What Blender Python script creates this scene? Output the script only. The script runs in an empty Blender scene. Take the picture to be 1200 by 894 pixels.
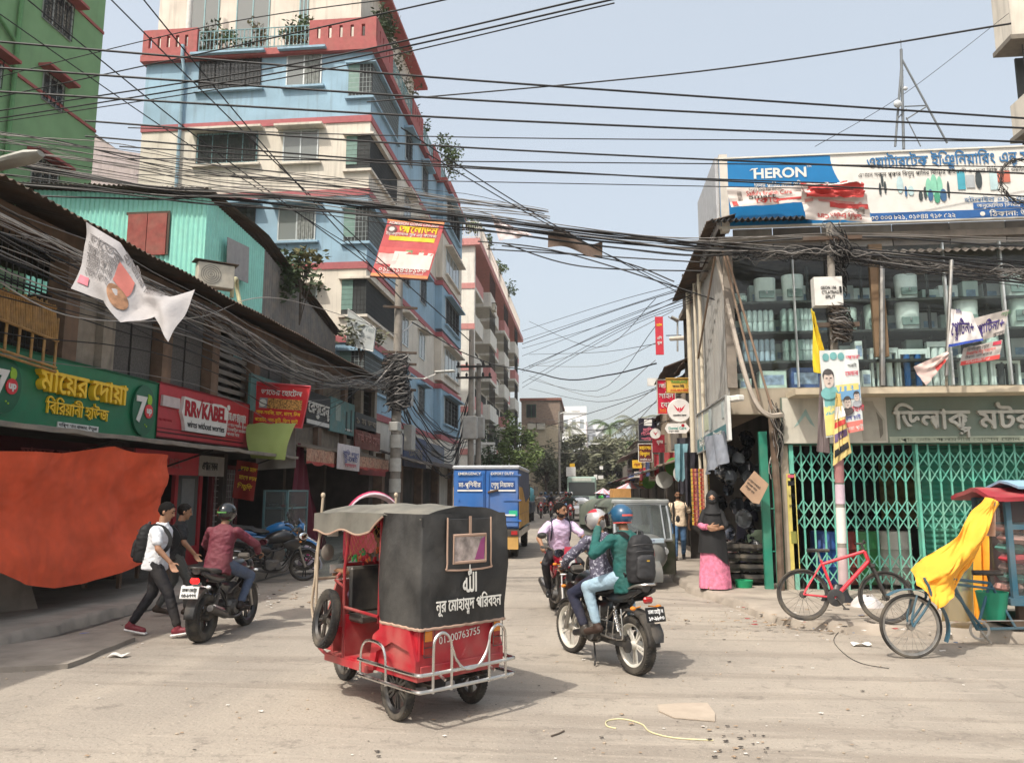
import bpy,bmesh,math,random
from mathutils import Vector as V,Matrix as M
R=math.radians
SC=bpy.context.scene
C=SC.collection
# ---------------------------------------------------------------- camera, sky, sun
TH,PH,F,HC=R(5.7),math.atan(129/900),900.0,1.72
cd=bpy.data.cameras.new('camera'); cam=bpy.data.objects.new('camera',cd); C.objects.link(cam)
cam.location=(0,0,HC); cam.rotation_euler=(R(90)+PH,0,TH)
cd.sensor_width=36; cd.lens=27; cd.clip_start=.05; cd.clip_end=2000
SC.camera=cam
SUN_EL,SUN_AZ=R(56),R(213)
w=bpy.data.worlds.new('World'); SC.world=w; w.use_nodes=True
nt=w.node_tree; bg=nt.nodes['Background']
sky=nt.nodes.new('ShaderNodeTexSky'); sky.sky_type='NISHITA'; sky.sun_disc=False
sky.sun_elevation=SUN_EL; sky.sun_rotation=SUN_AZ
sky.air_density=1.; sky.dust_density=8.0; sky.ozone_density=1.; sky.altitude=0
hz=nt.nodes.new('ShaderNodeMix'); hz.data_type='RGBA'; hz.blend_type='ADD'; hz.inputs[0].default_value=1; hz.inputs[7].default_value=(3.3,3.5,3.45,1)
nt.links.new(sky.outputs[0],hz.inputs[6]); nt.links.new(hz.outputs[2],bg.inputs[0]); bg.inputs[1].default_value=.12
sd=bpy.data.lights.new('sun','SUN'); so=bpy.data.objects.new('sun',sd); C.objects.link(so)
sd.energy=3.6; sd.angle=R(.6); sd.color=(1,.94,.84)
so.rotation_euler=V((.305,.469,-.829)).to_track_quat('-Z','Y').to_euler(); so.location=(-6,-10,30)
vs=SC.view_settings; vs.view_transform='Standard'; vs.look='None'; vs.gamma=1; vs.use_curve_mapping=False
vs.exposure=0.22
# ---------------------------------------------------------------- pixel (1200 x 894) to world
fw=V((-math.sin(TH)*math.cos(PH),math.cos(TH)*math.cos(PH),math.sin(PH)))
rt=V((math.cos(TH),math.sin(TH),0)); up=rt.cross(fw); CP=V((0,0,HC))
def ray(x,y):return fw+rt*((x-600)/F)-up*((y-447)/F)
def gnd(x,y,z=0.):
 r=ray(x,y); return CP+r*((z-HC)/r.z)
def onX(x,y,X):
 r=ray(x,y); return CP+r*(X/r.x)
def onY(x,y,Y):
 r=ray(x,y); return CP+r*(Y/r.y)
# ---------------------------------------------------------------- materials
MC={}
def s2l(c):return tuple((v/12.92 if v<=.04045 else((v+.055)/1.055)**2.4)for v in c)
def mat(name,col,rough=.7,metal=0.,var=.12,scale=6.,bump=0.,streak=0.,dirt=0.,spec=.4,alpha=1.,trans=0.,emit=0.,wave=None,coat=0.,dcol=(.33,.28,.22),brick=None,bscale=0):
 k=name
 if k in MC:return MC[k]
 m=bpy.data.materials.new(name); m.use_nodes=True; n=m.node_tree.nodes; L=m.node_tree.links
 b=n['Principled BSDF']; b.inputs['Roughness'].default_value=rough; b.inputs['Metallic'].default_value=metal
 b.inputs['Specular IOR Level'].default_value=spec; b.inputs['Alpha'].default_value=alpha
 b.inputs['Transmission Weight'].default_value=trans; b.inputs['Coat Weight'].default_value=coat
 tc=n.new('ShaderNodeTexCoord')
 def noise(sc,det=5,st=None):
  t=n.new('ShaderNodeTexNoise'); t.inputs['Scale'].default_value=sc; t.inputs['Detail'].default_value=det
  if st:
   mp=n.new('ShaderNodeMapping'); mp.inputs['Scale'].default_value=st; L.new(tc.outputs['Object'],mp.inputs['Vector']); L.new(mp.outputs[0],t.inputs['Vector'])
  else:L.new(tc.outputs['Object'],t.inputs['Vector'])
  return t
 def mix(fac,a,c2,bt='MIX'):
  x=n.new('ShaderNodeMix'); x.data_type='RGBA'; x.blend_type=bt
  for sock,val in((x.inputs[0],fac),(x.inputs[6],a),(x.inputs[7],c2)):
   if hasattr(val,'links'):L.new(val,sock)
   elif isinstance(val,(int,float)):sock.default_value=val
   else:sock.default_value=(*val[:3],1)
  return x.outputs[2]
 def ramp(src,lo,hi):
  r=n.new('ShaderNodeMapRange'); r.inputs[1].default_value=lo; r.inputs[2].default_value=hi; L.new(src,r.inputs[0]); return r.outputs[0]
 out=tuple(col[:3])
 if brick:
  t=n.new('ShaderNodeTexBrick'); t.inputs['Scale'].default_value=bscale or 4; t.inputs['Color1'].default_value=(*col[:3],1)
  t.inputs['Color2'].default_value=(*[c*.75 for c in col[:3]],1); t.inputs['Mortar'].default_value=(*brick,1); t.inputs['Mortar Size'].default_value=.02
  mp=n.new('ShaderNodeMapping'); mp.inputs['Rotation'].default_value=(R(90),0,0); L.new(tc.outputs['Object'],mp.inputs['Vector']); L.new(mp.outputs[0],t.inputs['Vector'])
  out=t.outputs[0]
 if var:
  t=noise(scale)
  f=ramp(t.outputs[0],.3,.7)
  g=n.new('ShaderNodeMapRange'); g.inputs[3].default_value=1-var; g.inputs[4].default_value=1+var; L.new(f,g.inputs[0])
  cb=n.new('ShaderNodeCombineColor')
  for i in range(3):L.new(g.outputs[0],cb.inputs[i])
  out=mix(1.,out,cb.outputs[0],'MULTIPLY')
 if streak:
  t=noise(1.6,6,(3.2,3.2,.28)); f=ramp(t.outputs[0],.52,.78)
  mu=n.new('ShaderNodeMath'); mu.operation='MULTIPLY'; mu.inputs[1].default_value=streak; L.new(f,mu.inputs[0])
  out=mix(mu.outputs[0],out,(.11,.1,.085))
 if dirt:
  t=noise(scale*.37+.4,8); f=ramp(t.outputs[0],.42,.75)
  mu=n.new('ShaderNodeMath'); mu.operation='MULTIPLY'; mu.inputs[1].default_value=dirt; L.new(f,mu.inputs[0])
  out=mix(mu.outputs[0],out,dcol)
  rr=n.new('ShaderNodeMapRange'); rr.inputs[3].default_value=rough; rr.inputs[4].default_value=min(1,rough+.35); L.new(f,rr.inputs[0]); L.new(rr.outputs[0],b.inputs['Roughness'])
 if hasattr(out,'links'):L.new(out,b.inputs['Base Color'])
 else:b.inputs['Base Color'].default_value=(*out,1)
 if bump:
  t=noise(scale*4,8); bp=n.new('ShaderNodeBump'); bp.inputs['Strength'].default_value=bump; bp.inputs['Distance'].default_value=.02
  L.new(t.outputs[0],bp.inputs['Height']); L.new(bp.outputs[0],b.inputs['Normal'])
 if emit:
  b.inputs['Emission Color'].default_value=(*col[:3],1); b.inputs['Emission Strength'].default_value=emit
 MC[k]=m; return m
def glass(name,col=(.55,.65,.66),refl=.9,see=.5):
 if name in MC:return MC[name]
 m=bpy.data.materials.new(name); m.use_nodes=True; n=m.node_tree.nodes; L=m.node_tree.links
 n.remove(n['Principled BSDF']); o=n['Material Output']
 t=n.new('ShaderNodeBsdfTransparent'); t.inputs[0].default_value=(*col,1)
 g=n.new('ShaderNodeBsdfGlossy'); g.inputs['Roughness'].default_value=.04; g.inputs[0].default_value=(refl,refl,refl,1)
 fr=n.new('ShaderNodeFresnel'); ge=n.new('ShaderNodeNewGeometry'); io=n.new('ShaderNodeMapRange'); io.inputs[3].default_value=1.5; io.inputs[4].default_value=1.001; L.new(ge.outputs['Backfacing'],io.inputs[0]); L.new(io.outputs[0],fr.inputs[0])
 d=n.new('ShaderNodeBsdfDiffuse'); d.inputs[0].default_value=(.09,.1,.1,1)if 'dark'in name else(.3,.32,.31,1)
 m1=n.new('ShaderNodeMixShader'); m1.inputs[0].default_value=1-see; L.new(t.outputs[0],m1.inputs[1]); L.new(d.outputs[0],m1.inputs[2])
 m2=n.new('ShaderNodeMixShader'); L.new(fr.outputs[0],m2.inputs[0]); L.new(m1.outputs[0],m2.inputs[1]); L.new(g.outputs[0],m2.inputs[2])
 L.new(m2.outputs[0],o.inputs[0]); MC[name]=m; return m
def P(name,r,g,b,**k):
 if name.split('_')[0]in('shirt','jeans','trouser','tunic','skirt','banner','cloth'):k=dict(dict(bump=.3,scale=8,var=.12,dirt=.12),**k)
 c=s2l((r/255,g/255,b/255)); l=.3*c[0]+.55*c[1]+.15*c[2]; return mat(name,tuple((l+(q-l)*.96)*.92 for q in c),**k)
# ---------------------------------------------------------------- mesh building
class MB:
 def __init__(s):s.v=[]; s.f=[]; s.m=[]; s.s=[]
 def add(s,vs_,fs,mi=0,sm=False):
  o=len(s.v); s.v+=[tuple(q)for q in vs_]
  for f in fs:s.f.append([i+o for i in f]); s.m.append(mi); s.s.append(sm)
  return s
 def box(s,c,sz,rot=None,mi=0,bev=0):
  x,y,z=sz[0]/2,sz[1]/2,sz[2]/2
  if bev:
   b=min(bev,x*.9,y*.9,z*.9); pts=[]
   for sx in(-1,1):
    for sy in(-1,1):
     for sz_ in(-1,1):
      pts+=[(sx*x,sy*(y-b),sz_*(z-b)),(sx*(x-b),sy*y,sz_*(z-b)),(sx*(x-b),sy*(y-b),sz_*z)]
   bm=bmesh.new()
   for q in pts:bm.verts.new(q)
   bmesh.ops.convex_hull(bm,input=bm.verts[:])
   bmesh.ops.dissolve_limit(bm,angle_limit=.01,verts=bm.verts[:],edges=bm.edges[:])
   bm.verts.index_update(); vs_=[q.co.copy()for q in bm.verts]; fs=[[q.index for q in f.verts]for f in bm.faces]; bm.free()
  else:
   vs_=[V((a*x,b*y,d*z))for a in(-1,1)for b in(-1,1)for d in(-1,1)]
   fs=[(0,1,3,2),(4,6,7,5),(0,4,5,1),(2,3,7,6),(0,2,6,4),(1,5,7,3)]
  T=M.Translation(c)@(rot.to_4x4()if rot is not None else M())
  return s.add([T@V(q)for q in vs_],fs,mi)
 def mm(s,a,b,mi=0,bev=0):
  return s.box([(a[i]+b[i])/2 for i in range(3)],[abs(b[i]-a[i])for i in range(3)],None,mi,bev)
 def beam(s,p,q,wd,th=None,mi=0,upv=(0,0,1)):
  p,q=V(p),V(q); d=q-p; th=th or wd
  z=d.normalized(); u=V(upv)
  if abs(z.dot(u))>.98:u=V((0,1,0))
  x=u.cross(z).normalized(); y=z.cross(x)
  return s.box((p+q)/2,(wd,th,d.length),M((x,y,z)).transposed(),mi)
 def tube(s,pts,r,n=8,mi=0,cap=True,closed=False):
  pts=[V(p)for p in pts]; k=len(pts); rs=r if isinstance(r,(list,tuple))else[r]*k
  vs_=[]; fs=[]; pu=None
  for i,p in enumerate(pts):
   if closed:t=pts[(i+1)%k]-pts[i-1]
   else:t=pts[min(i+1,k-1)]-pts[max(i-1,0)]
   t=t.normalized()if t.length>1e-9 else V((0,0,1))
   if pu is None:pu=t.orthogonal()
   pu=pu-t*pu.dot(t); pu=pu.normalized()if pu.length>1e-6 else t.orthogonal().normalized()
   pv=t.cross(pu)
   for j in range(n):
    a=2*math.pi*j/n; vs_.append(p+(pu*math.cos(a)+pv*math.sin(a))*rs[i])
  for i in range(k if closed else k-1):
   i2=(i+1)%k
   for j in range(n):fs.append((i*n+j,i*n+(j+1)%n,i2*n+(j+1)%n,i2*n+j))
  if cap and not closed:fs+=[tuple(range(n))[::-1],tuple((k-1)*n+j for j in range(n))]
  return s.add(vs_,fs,mi,True)
 def cyl(s,p,q,r,r2=None,n=12,mi=0):return s.tube([p,q],[r,r if r2 is None else r2],n,mi)
 def lathe(s,prof,T=None,n=20,mi=0):
  T=T or M(); vs_=[]; fs=[]; k=len(prof)
  for(r,z)in prof:
   for j in range(n):
    a=2*math.pi*j/n; vs_.append(T@V((r*math.cos(a),r*math.sin(a),z)))
  for i in range(k-1):
   for j in range(n):fs.append((i*n+j,i*n+(j+1)%n,(i+1)*n+(j+1)%n,(i+1)*n+j))
  return s.add(vs_,fs,mi,True)
 def ball(s,c,r,n=12,mi=0,T=None):
  r=r if isinstance(r,(list,tuple))else(r,)*3; c=V(c); k=max(5,n//2+1)
  pr=[(math.sin(math.pi*i/(k-1)),-math.cos(math.pi*i/(k-1)))for i in range(k)]
  A=M.Translation(c)@(T or M())@M.Diagonal((*r,1)); pr[0]=(.001,-1); pr[-1]=(.001,1)
  return s.lathe(pr,A,n,mi)
 def prism(s,pts,T=None,d=.01,mi=0):
  T=T or M(); n=len(pts)
  vs_=[T@V((x,y,0))for x,y in pts]+[T@V((x,y,d))for x,y in pts]
  fs=[tuple(range(n))[::-1],tuple(range(n,2*n))]+[(i,(i+1)%n,n+(i+1)%n,n+i)for i in range(n)]
  return s.add(vs_,fs,mi)
 def sheet(s,fn,nu,nv,mi=0,th=0.):
  g=[[V(fn(i/nu,j/nv))for j in range(nv+1)]for i in range(nu+1)]
  vs_=[p for r in g for p in r]; W=nv+1; cnt=len(vs_)
  fs=[(i*W+j,(i+1)*W+j,(i+1)*W+j+1,i*W+j+1)for i in range(nu)for j in range(nv)]
  if th:
   back=[]
   for i in range(nu+1):
    for j in range(nv+1):
     a=g[min(i+1,nu)][j]-g[max(i-1,0)][j]; b=g[i][min(j+1,nv)]-g[i][max(j-1,0)]
     q=a.cross(b); q=q.normalized()if q.length>1e-9 else V((0,0,1)); back.append(g[i][j]-q*th)
   vs_+=back; fs+=[tuple(q+cnt for q in f)[::-1]for f in fs]
   rim=[i*W for i in range(nu+1)]+[nu*W+j for j in range(1,W)]+[i*W+nv for i in range(nu-1,-1,-1)]+[j for j in range(nv-1,0,-1)]
   fs+=[(rim[i],rim[(i+1)%len(rim)],rim[(i+1)%len(rim)]+cnt,rim[i]+cnt)[::-1]for i in range(len(rim))]
  return s.add(vs_,fs,mi,True)
 def weld(s,e=1e-4):
  d={}; ix=[]; nv=[]
  for v in s.v:
   k=tuple(round(q/e)for q in v)
   if k not in d:d[k]=len(nv); nv.append(v)
   ix.append(d[k])
  keep=[(list(dict.fromkeys(ix[i]for i in f)),m,q)for f,m,q in zip(s.f,s.m,s.s)]; keep=[k for k in keep if len(k[0])>2]
  s.v=nv; s.f=[k[0]for k in keep]; s.m=[k[1]for k in keep]; s.s=[k[2]for k in keep]; return s
 def build(s,name,mats,par=None,world=False,smooth=None):
  me=bpy.data.meshes.new(name)
  vv=s.v
  if world and par is not None:
   iv=wm(par).inverted(); vv=[iv@V(q)for q in vv]
  me.from_pydata(vv,[],s.f)
  for m in(mats if isinstance(mats,(list,tuple))else[mats]):me.materials.append(m)
  me.polygons.foreach_set('material_index',s.m)
  me.polygons.foreach_set('use_smooth',s.s if smooth is None else[smooth]*len(s.f))
  me.validate(); me.update()
  if any(s.s):
   try:me.set_sharp_from_angle(angle=R(40))
   except Exception:pass
  o=bpy.data.objects.new(name,me); C.objects.link(o)
  if par is not None:o.parent=par
  return o
def wm(o):return(wm(o.parent)if o.parent else M())@o.matrix_basis
def tag(o,label=None,cat=None,group=None,kind=None):
 for k,v in(('label',label),('category',cat),('group',group),('kind',kind)):
  if v:o[k]=v
 return o
def thing(name,label,cat,loc=(0,0,0),rz=0,group=None):
 o=bpy.data.objects.new(name,None); C.objects.link(o); o.location=loc; o.rotation_euler=(0,0,rz); o.empty_display_size=.2
 return tag(o,label,cat,group)
def copy_tree(o,par=None):
 c=o.copy(); C.objects.link(c)
 if par is not None:c.parent=par
 for ch in list(o.children):copy_tree(ch,c)
 return c
def swap(o,m,idx=0):
 o.material_slots[idx].link='OBJECT'; o.material_slots[idx].material=m
def frame(o,x,y):
 x,y=V(x).normalized(),V(y); z=x.cross(y).normalized(); y=z.cross(x)
 return M(((x.x,y.x,z.x,o[0]),(x.y,y.y,z.y,o[1]),(x.z,y.z,z.z,o[2]),(0,0,0,1)))
def smooth_path(pts,n=6):
 pts=[V(p)for p in pts]; out=[]
 for i in range(len(pts)-1):
  a=pts[max(i-1,0)]; b=pts[i]; c=pts[i+1]; d=pts[min(i+2,len(pts)-1)]
  for k in range(n):
   t=k/n; out.append(.5*((2*b)+(c-a)*t+(2*a-5*b+4*c-d)*t*t+(3*b-a-3*c+d)*t**3))
 out.append(pts[-1]); return out
BFONT=None
def textmesh(txt,h,bold=0.,ext=.002,shear=0.):
 """outline letters, height h of a capital, origin at the left of the baseline; returns verts, faces, width"""
 cu=bpy.data.curves.new('t','FONT'); cu.body=txt; cu.size=h*1.38; cu.offset=bold*h; cu.extrude=0; cu.resolution_u=3; cu.shear=shear
 ob=bpy.data.objects.new('t',cu); C.objects.link(ob)
 me=bpy.data.meshes.new_from_object(ob.evaluated_get(bpy.context.evaluated_depsgraph_get()))
 bm=bmesh.new(); bm.from_mesh(me); bm.verts.index_update()
 vs_=[q.co.copy()for q in bm.verts]; fs=[[q.index for q in f.verts]for f in bm.faces]
 bd=[(e.verts[0].index,e.verts[1].index,e.link_faces[0])for e in bm.edges if len(e.link_faces)==1]
 edges=[]
 for a,b,f in bd:
  idx=[q.index for q in f.verts]; i=idx.index(a)
  edges.append((a,b)if idx[(i+1)%len(idx)]==b else(b,a))
 bm.free(); bpy.data.objects.remove(ob); bpy.data.curves.remove(cu); bpy.data.meshes.remove(me)
 n=len(vs_)
 if ext and n:
  vs_=[V((q.x,q.y,ext))for q in vs_]+[V((q.x,q.y,0))for q in vs_]
  fs=fs+[(b,a,a+n,b+n)for a,b in edges]
 wd=max([q.x for q in vs_]or[0])-min([q.x for q in vs_]or[0])
 x0=min([q.x for q in vs_]or[0])
 return[V((q.x-x0,q.y,q.z))for q in vs_],fs,wd
def lettering(par,T,lines,name='lettering',world=True):
 """lines: (text, x, y, cap height, material, align, bold, ext, fit width)"""
 out=[]
 by={}
 for ln in lines:
  t,x,y,h,m=ln[:5]; al=ln[5]if len(ln)>5 else 'L'; bo=ln[6]if len(ln)>6 else 0; ex=ln[7]if len(ln)>7 else.003; fit=ln[8]if len(ln)>8 else None
  vs_,fs,wd=textmesh(t,h,bo,ex)
  if not vs_:continue
  k=1.
  if fit:k=fit/wd; wd=fit
  dx=x-(wd/2 if al=='C'else wd if al=='R'else 0)
  by.setdefault(m.name,(m,MB()))[1].add([T@V((q.x*k+dx,q.y+y,q.z+.003))for q in vs_],fs)
 for m,mb in by.values():out.append(mb.build(name,m,par,world))
 return out
from mathutils import noise as NZ
PRE='িেৈ'; BASE=set(chr(c)for c in range(0x995,0x9BA))|set('\u09dc\u09dd\u09df\u09ce')
def bn_prepare(t):
 """visual order of Bengali letters; second letters of conjuncts come back apart: (text, [(index of its first letter, letter)])"""
 t=t.replace('\u09a1\u09bc','\u09dc').replace('\u09a2\u09bc','\u09dd').replace('\u09af\u09bc','\u09df')
 out=''; subs=[]; i=0
 while i<len(t):
  c=t[i]
  if c in BASE:
   base=c; j=i+1; sub=''
   while j+1<len(t)and t[j]=='্'and t[j+1]in BASE:sub+=t[j+1]; j+=2
   sig=''
   while j<len(t)and 0x9BE<=ord(t[j])<=0x9CC or j<len(t)and t[j]in 'ঁংঃ':sig+=t[j]; j+=1
   pre=post=''
   for s in sig:
    if s in PRE:pre+=s
    elif s=='ো':pre+='ে'; post+='া'
    elif s=='ৌ':pre+='ে'; post+='ৗ'
    else:post+=s
   out+=pre+base
   for s in sub[:1]:subs.append((len(out),s))
   out+=post; i=j
  else:out+=c; i+=1
 return out,subs
_tm=textmesh
def textmesh(txt,h,bold=0.,ext=.002,shear=0.):
 if not any(0x980<=ord(c)<0xa00 for c in txt):return _tm(txt,h,bold,ext,shear)
 t,subs=bn_prepare(txt)
 v,f,wd=_tm(t,h,0,ext,shear)
 for k,s in subs:
  _,_,w1=_tm(t[:k],h,0,0,shear); v2,f2,w2=_tm(s,h*.55,0,ext,shear)
  o=len(v); v=v+[V((q.x+w1-w2*1.02,q.y-h*.42,q.z))for q in v2]; f=f+[[i+o for i in q]for q in f2]
 if bold:
  o=len(v); b=bold*h*.7; v0,f0=v,f; v,f=[],[]
  for i,(dx,dy)in enumerate(((-b,0),(b,0),(0,b),(0,-b))):
   v=v+[V((q.x+dx,q.y+dy,q.z-.0003*i))for q in v0]; f=f+[[j+o*i for j in q]for q in f0]
 return v,f,wd
# ---------------------------------------------------------------- people
def capsule(mb,p,q,r1,r2,n=12,mi=0):
 p,q=V(p),V(q); d=(q-p); L=d.length; d=d/L if L>1e-6 else V((0,0,1))
 pts=[p-d*r1*k for k in(.98,.8,.45)]+[p,q]+[q+d*r2*k for k in(.45,.8,.98)]
 mb.tube(pts,[r1*.15,r1*.6,r1*.9,r1,r2,r2*.9,r2*.6,r2*.15],n,mi)
def loft(mb,secs,n=18,mi=0):
 vs_=[]; fs=[]; k=len(secs)
 for c,ax,ay in secs:
  for j in range(n):
   a=2*math.pi*j/n; ca,sa=math.cos(a),math.sin(a)
   vs_.append(V(c)+V(ax)*math.copysign(abs(ca)**.85,ca)+V(ay)*math.copysign(abs(sa)**.85,sa))
 for i in range(k-1):
  for j in range(n):fs.append((i*n+j,i*n+(j+1)%n,(i+1)*n+(j+1)%n,(i+1)*n+j))
 fs+=[tuple(range(n))[::-1],tuple((k-1)*n+j for j in range(n))]
 mb.add(vs_,fs,mi,True)
def fuse(mb,name,m,par,vox=.012,sm=6,wrinkle=0.,wsc=9.):
 """all pieces of mb grown together into one continuous surface"""
 tmp=mb.build('tmp',m)
 a=tmp.modifiers.new('r','REMESH'); a.mode='VOXEL'; a.voxel_size=vox; a.use_smooth_shade=True
 b=tmp.modifiers.new('s','SMOOTH'); b.factor=.5; b.iterations=sm
 dg=bpy.context.evaluated_depsgraph_get(); me=bpy.data.meshes.new_from_object(tmp.evaluated_get(dg)); me.name=name
 old=tmp.data; bpy.data.objects.remove(tmp); bpy.data.meshes.remove(old)
 if wrinkle:
  ns=[v.normal.copy()for v in me.vertices]
  for v,nn in zip(me.vertices,ns):
   q=v.co
   k=NZ.noise(V((q.x*wsc,q.y*wsc,q.z*wsc*1.6)))+.6*NZ.noise(V((q.x*wsc*2.3+4,q.y*wsc*2.3,q.z*wsc*3.1)))
   v.co=q+nn*(1-abs(k)*2.2)*wrinkle
 me.materials.clear(); me.materials.append(m)
 for p in me.polygons:p.use_smooth=True
 o=bpy.data.objects.new(name,me); C.objects.link(o); o.parent=par; return o
def hand(mb,w,d,side,nrm,curl=.5,k=1.):
 """palm, four fingers and a thumb; d along the hand, side towards the thumb, nrm out of the palm"""
 w,d=V(w),V(d).normalized(); side=V(side); side=(side-d*side.dot(d)).normalized(); nrm=d.cross(side)if nrm is None else V(nrm); nrm=(nrm-d*nrm.dot(d)-side*nrm.dot(side)).normalized()
 for i,(o,ln)in enumerate(((.030,.075),(.010,.082),(-.010,.078),(-.029,.060))):
  kn=w+d*.085*k+side*o*k
  capsule(mb,w+d*.012+side*o*.6*k,kn,.0135*k,.0115*k,8)
  a=curl*(.8+.12*i); d1=d*math.cos(a)+nrm*math.sin(a); a2=a*2.1; d2=d*math.cos(a2)+nrm*math.sin(a2)
  p1=kn+d1*ln*.52*k; capsule(mb,kn,p1,.0098*k,.0088*k,8); capsule(mb,p1,p1+d2*ln*.48*k,.0086*k,.0072*k,8)
 b=w+d*.025*k+side*.026*k; t1=b+(d*.55+side*.75+nrm*.25).normalized()*.04*k; t2=t1+(d*.85+side*.2+nrm*(.2+curl*.4)).normalized()*.036*k
 capsule(mb,b,t1,.0135*k,.0105*k,8); capsule(mb,t1,t2,.0102*k,.008*k,8)
SKIN=mat('skin',(.27,.145,.085),.5,var=.06,scale=14,spec=.35); SKINL=mat('skin_fair',(.33,.18,.11),.5,var=.06,scale=14,spec=.35)
HAIR=mat('hair',(.006,.005,.0045),.75,spec=.15,var=.3,scale=60,bump=.5); EYE=mat('eye',(.012,.01,.01),.2,var=0); BEARD=mat('beard',(.018,.012,.01),.8,var=.3,scale=90,bump=.6)
def person(label,loc,rz,J,shirt,pants,shoes=None,skin=SKIN,sleeve='short',hair='short',helmet=None,look=0.,nod=0.,beard=False,group=None,scale=1.,tuck=False,vox=.0085,belt=False,parent_thing=None,hem=.09):
 """one figure in local coordinates (x right, y forward); J holds the joints of the pose"""
 root=thing('person',label,'person',loc,rz,group); root.scale=(scale,)*3
 pe,ch,hd=V(J['pelvis']),V(J['chest']),V(J['head'])
 sp=(ch-pe).normalized(); X=V(J.get('right',(1,0,0))).normalized(); Y=sp.cross(X)*-1
 hx=V(J.get('hipright',X)).normalized()
 sw=J.get('shoulder',.185); HF=M.Rotation(look,3,'Z')@M.Rotation(nod,3,'X')
 hX,hY,hZ=HF@V((1,0,0)),HF@V((0,1,0)),HF@V((0,0,1))
 sh={-1:ch-X*sw,1:ch+X*sw}; hp={-1:pe-hx*.088,1:pe+hx*.088}
 B=MB(); low=vox>.016
 neck=ch+sp*.03
 def torso(mb,g,z0,z1=1.):
  L=(ch-pe).length; pr=[(-.12,.145,.105),(0,.155,.112),(.25,.142,.1),(.5,.15,.108),(.75,.17,.116),(.93,.165,.1),(1.04,.12,.075),(1.12,.06,.055)]
  S=[(pe+sp*(t*L),X*(a+g),Y*(b+g))for t,a,b in pr if z0<=t<=z1]
  loft(mb,S)
 torso(B,0,-.2)
 capsule(B,neck,hd-hZ*.06-hY*.015,.056,.05)
# head: skull, jaw, cheek, nose, brow, lips, ears
 A=hX*.074,hY*.094,hZ*.1
 T=M((A[0].normalized(),A[1].normalized(),A[2].normalized())).transposed().to_4x4()
 B.ball(hd+hZ*.03,(.074,.092,.088),16,0,T); B.ball(hd-hZ*.028+hY*.018,(.06,.068,.082),14,0,T)
 if not low:
  capsule(B,hd+hZ*.018+hY*.088,hd-hZ*.022+hY*.1,.01,.0165,8)
  capsule(B,hd+hZ*.034+hY*.082-hX*.034,hd+hZ*.034+hY*.082+hX*.034,.011,.011,8)
  capsule(B,hd-hZ*.054+hY*.078-hX*.018,hd-hZ*.054+hY*.078+hX*.018,.0105,.0105,8)
  B.ball(hd-hZ*.092+hY*.062,(.026,.022,.02),8,0,T)
  for s in(-1,1):B.ball(hd+hX*s*.076-hY*.006-hZ*.004,(.012,.022,.034),8,0,T)
 for s,k in((-1,'L'),(1,'R')):
  el,wr=V(J['elbow'+k]),V(J['wrist'+k])
  capsule(B,sh[s]-sp*.035,el,.046,.038); capsule(B,el,wr,.041,.027)
  hdv=V(J.get('hand'+k,wr-el))
  if low:capsule(B,wr,wr+hdv.normalized()*.12,.033,.025)
  else:hand(B,wr,hdv,J.get('thumb'+k,X*-s*.5+Y),J.get('palm'+k),J.get('curl'+k,.45),1.02)
  kn,an=V(J['knee'+k]),V(J['ankle'+k]); toe=V(J.get('toe'+k,(0,1,0))).normalized()
  capsule(B,hp[s],kn,.082,.055); capsule(B,kn,kn.lerp(an,.4),.052,.054); capsule(B,kn.lerp(an,.4),an,.054,.034)
  capsule(B,an-toe*.03-V((0,0,.045)),an+toe*.15-V((0,0,.06)),.036,.03)
 fuse(B,'body',skin,root,vox,4 if not low else 3)
# trousers
 Tm=MB(); torso(Tm,.012,-.2,.3)
 for s,k in((-1,'L'),(1,'R')):
  kn,an=V(J['knee'+k]),V(J['ankle'+k])
  capsule(Tm,hp[s],kn,.096,.07); capsule(Tm,kn,an+(kn-an).normalized()*.045,.068,.052)
 fuse(Tm,'trousers',pants,root,.013 if not low else.03,5,.004 if not low else 0,10)
# shirt
 S=MB(); L=(ch-pe).length
 secs=[(pe+sp*(t*L),X*a,Y*b)for t,a,b in[(-hem/L if not tuck else.06,.18,.146),(0.08,.176,.142),(.3,.165,.128),(.55,.165,.125),(.78,.182,.13),(.93,.186,.116),(1.02,.16,.094),(1.1,.09,.074)]]
 loft(S,secs)
 for s,k in((-1,'L'),(1,'R')):
  el,wr=V(J['elbow'+k]),V(J['wrist'+k])
  if sleeve=='short':capsule(S,sh[s]-sp*.03,sh[s].lerp(el,.66),.064,.064)
  else:
   capsule(S,sh[s]-sp*.028,el,.064,.054); capsule(S,el,el.lerp(wr,.9),.054,.042)
 if not low:S.tube([neck+sp*.03+X*.062*math.cos(a)+Y*.064*math.sin(a)+sp*.008*math.sin(a)*-1 for a in[i*math.pi/8 for i in range(16)]],.014,6,0,closed=True)
 fuse(S,'shirt',shirt,root,.012 if not low else.03,5,.007 if not low else 0,8)
 if shoes:
  for s,k in((-1,'L'),(1,'R')):
   an=V(J['ankle'+k]); toe=V(J.get('toe'+k,(0,1,0))).normalized(); F_=MB()
   dn=V((0,0,-1))if abs(toe.z)<.3 else(toe.cross(V((1,0,0)))).normalized()
   if dn.z>0:dn=-dn
   capsule(F_,an-toe*.035+dn*.045,an+toe*.16+dn*.058,.045,.038); capsule(F_,an,an+dn*.05,.045,.045)
   q=fuse(F_,'shoe',shoes[0],root,.009 if not low else.025,3)
   if len(shoes)>1:
    Q=MB(); c=an+toe*.062+dn*.088; Q.box(c,(.086,.285,.028),M((toe.cross(dn),toe,-dn)).transposed(),0,.012); Q.build('sole',shoes[1],q)
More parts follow.
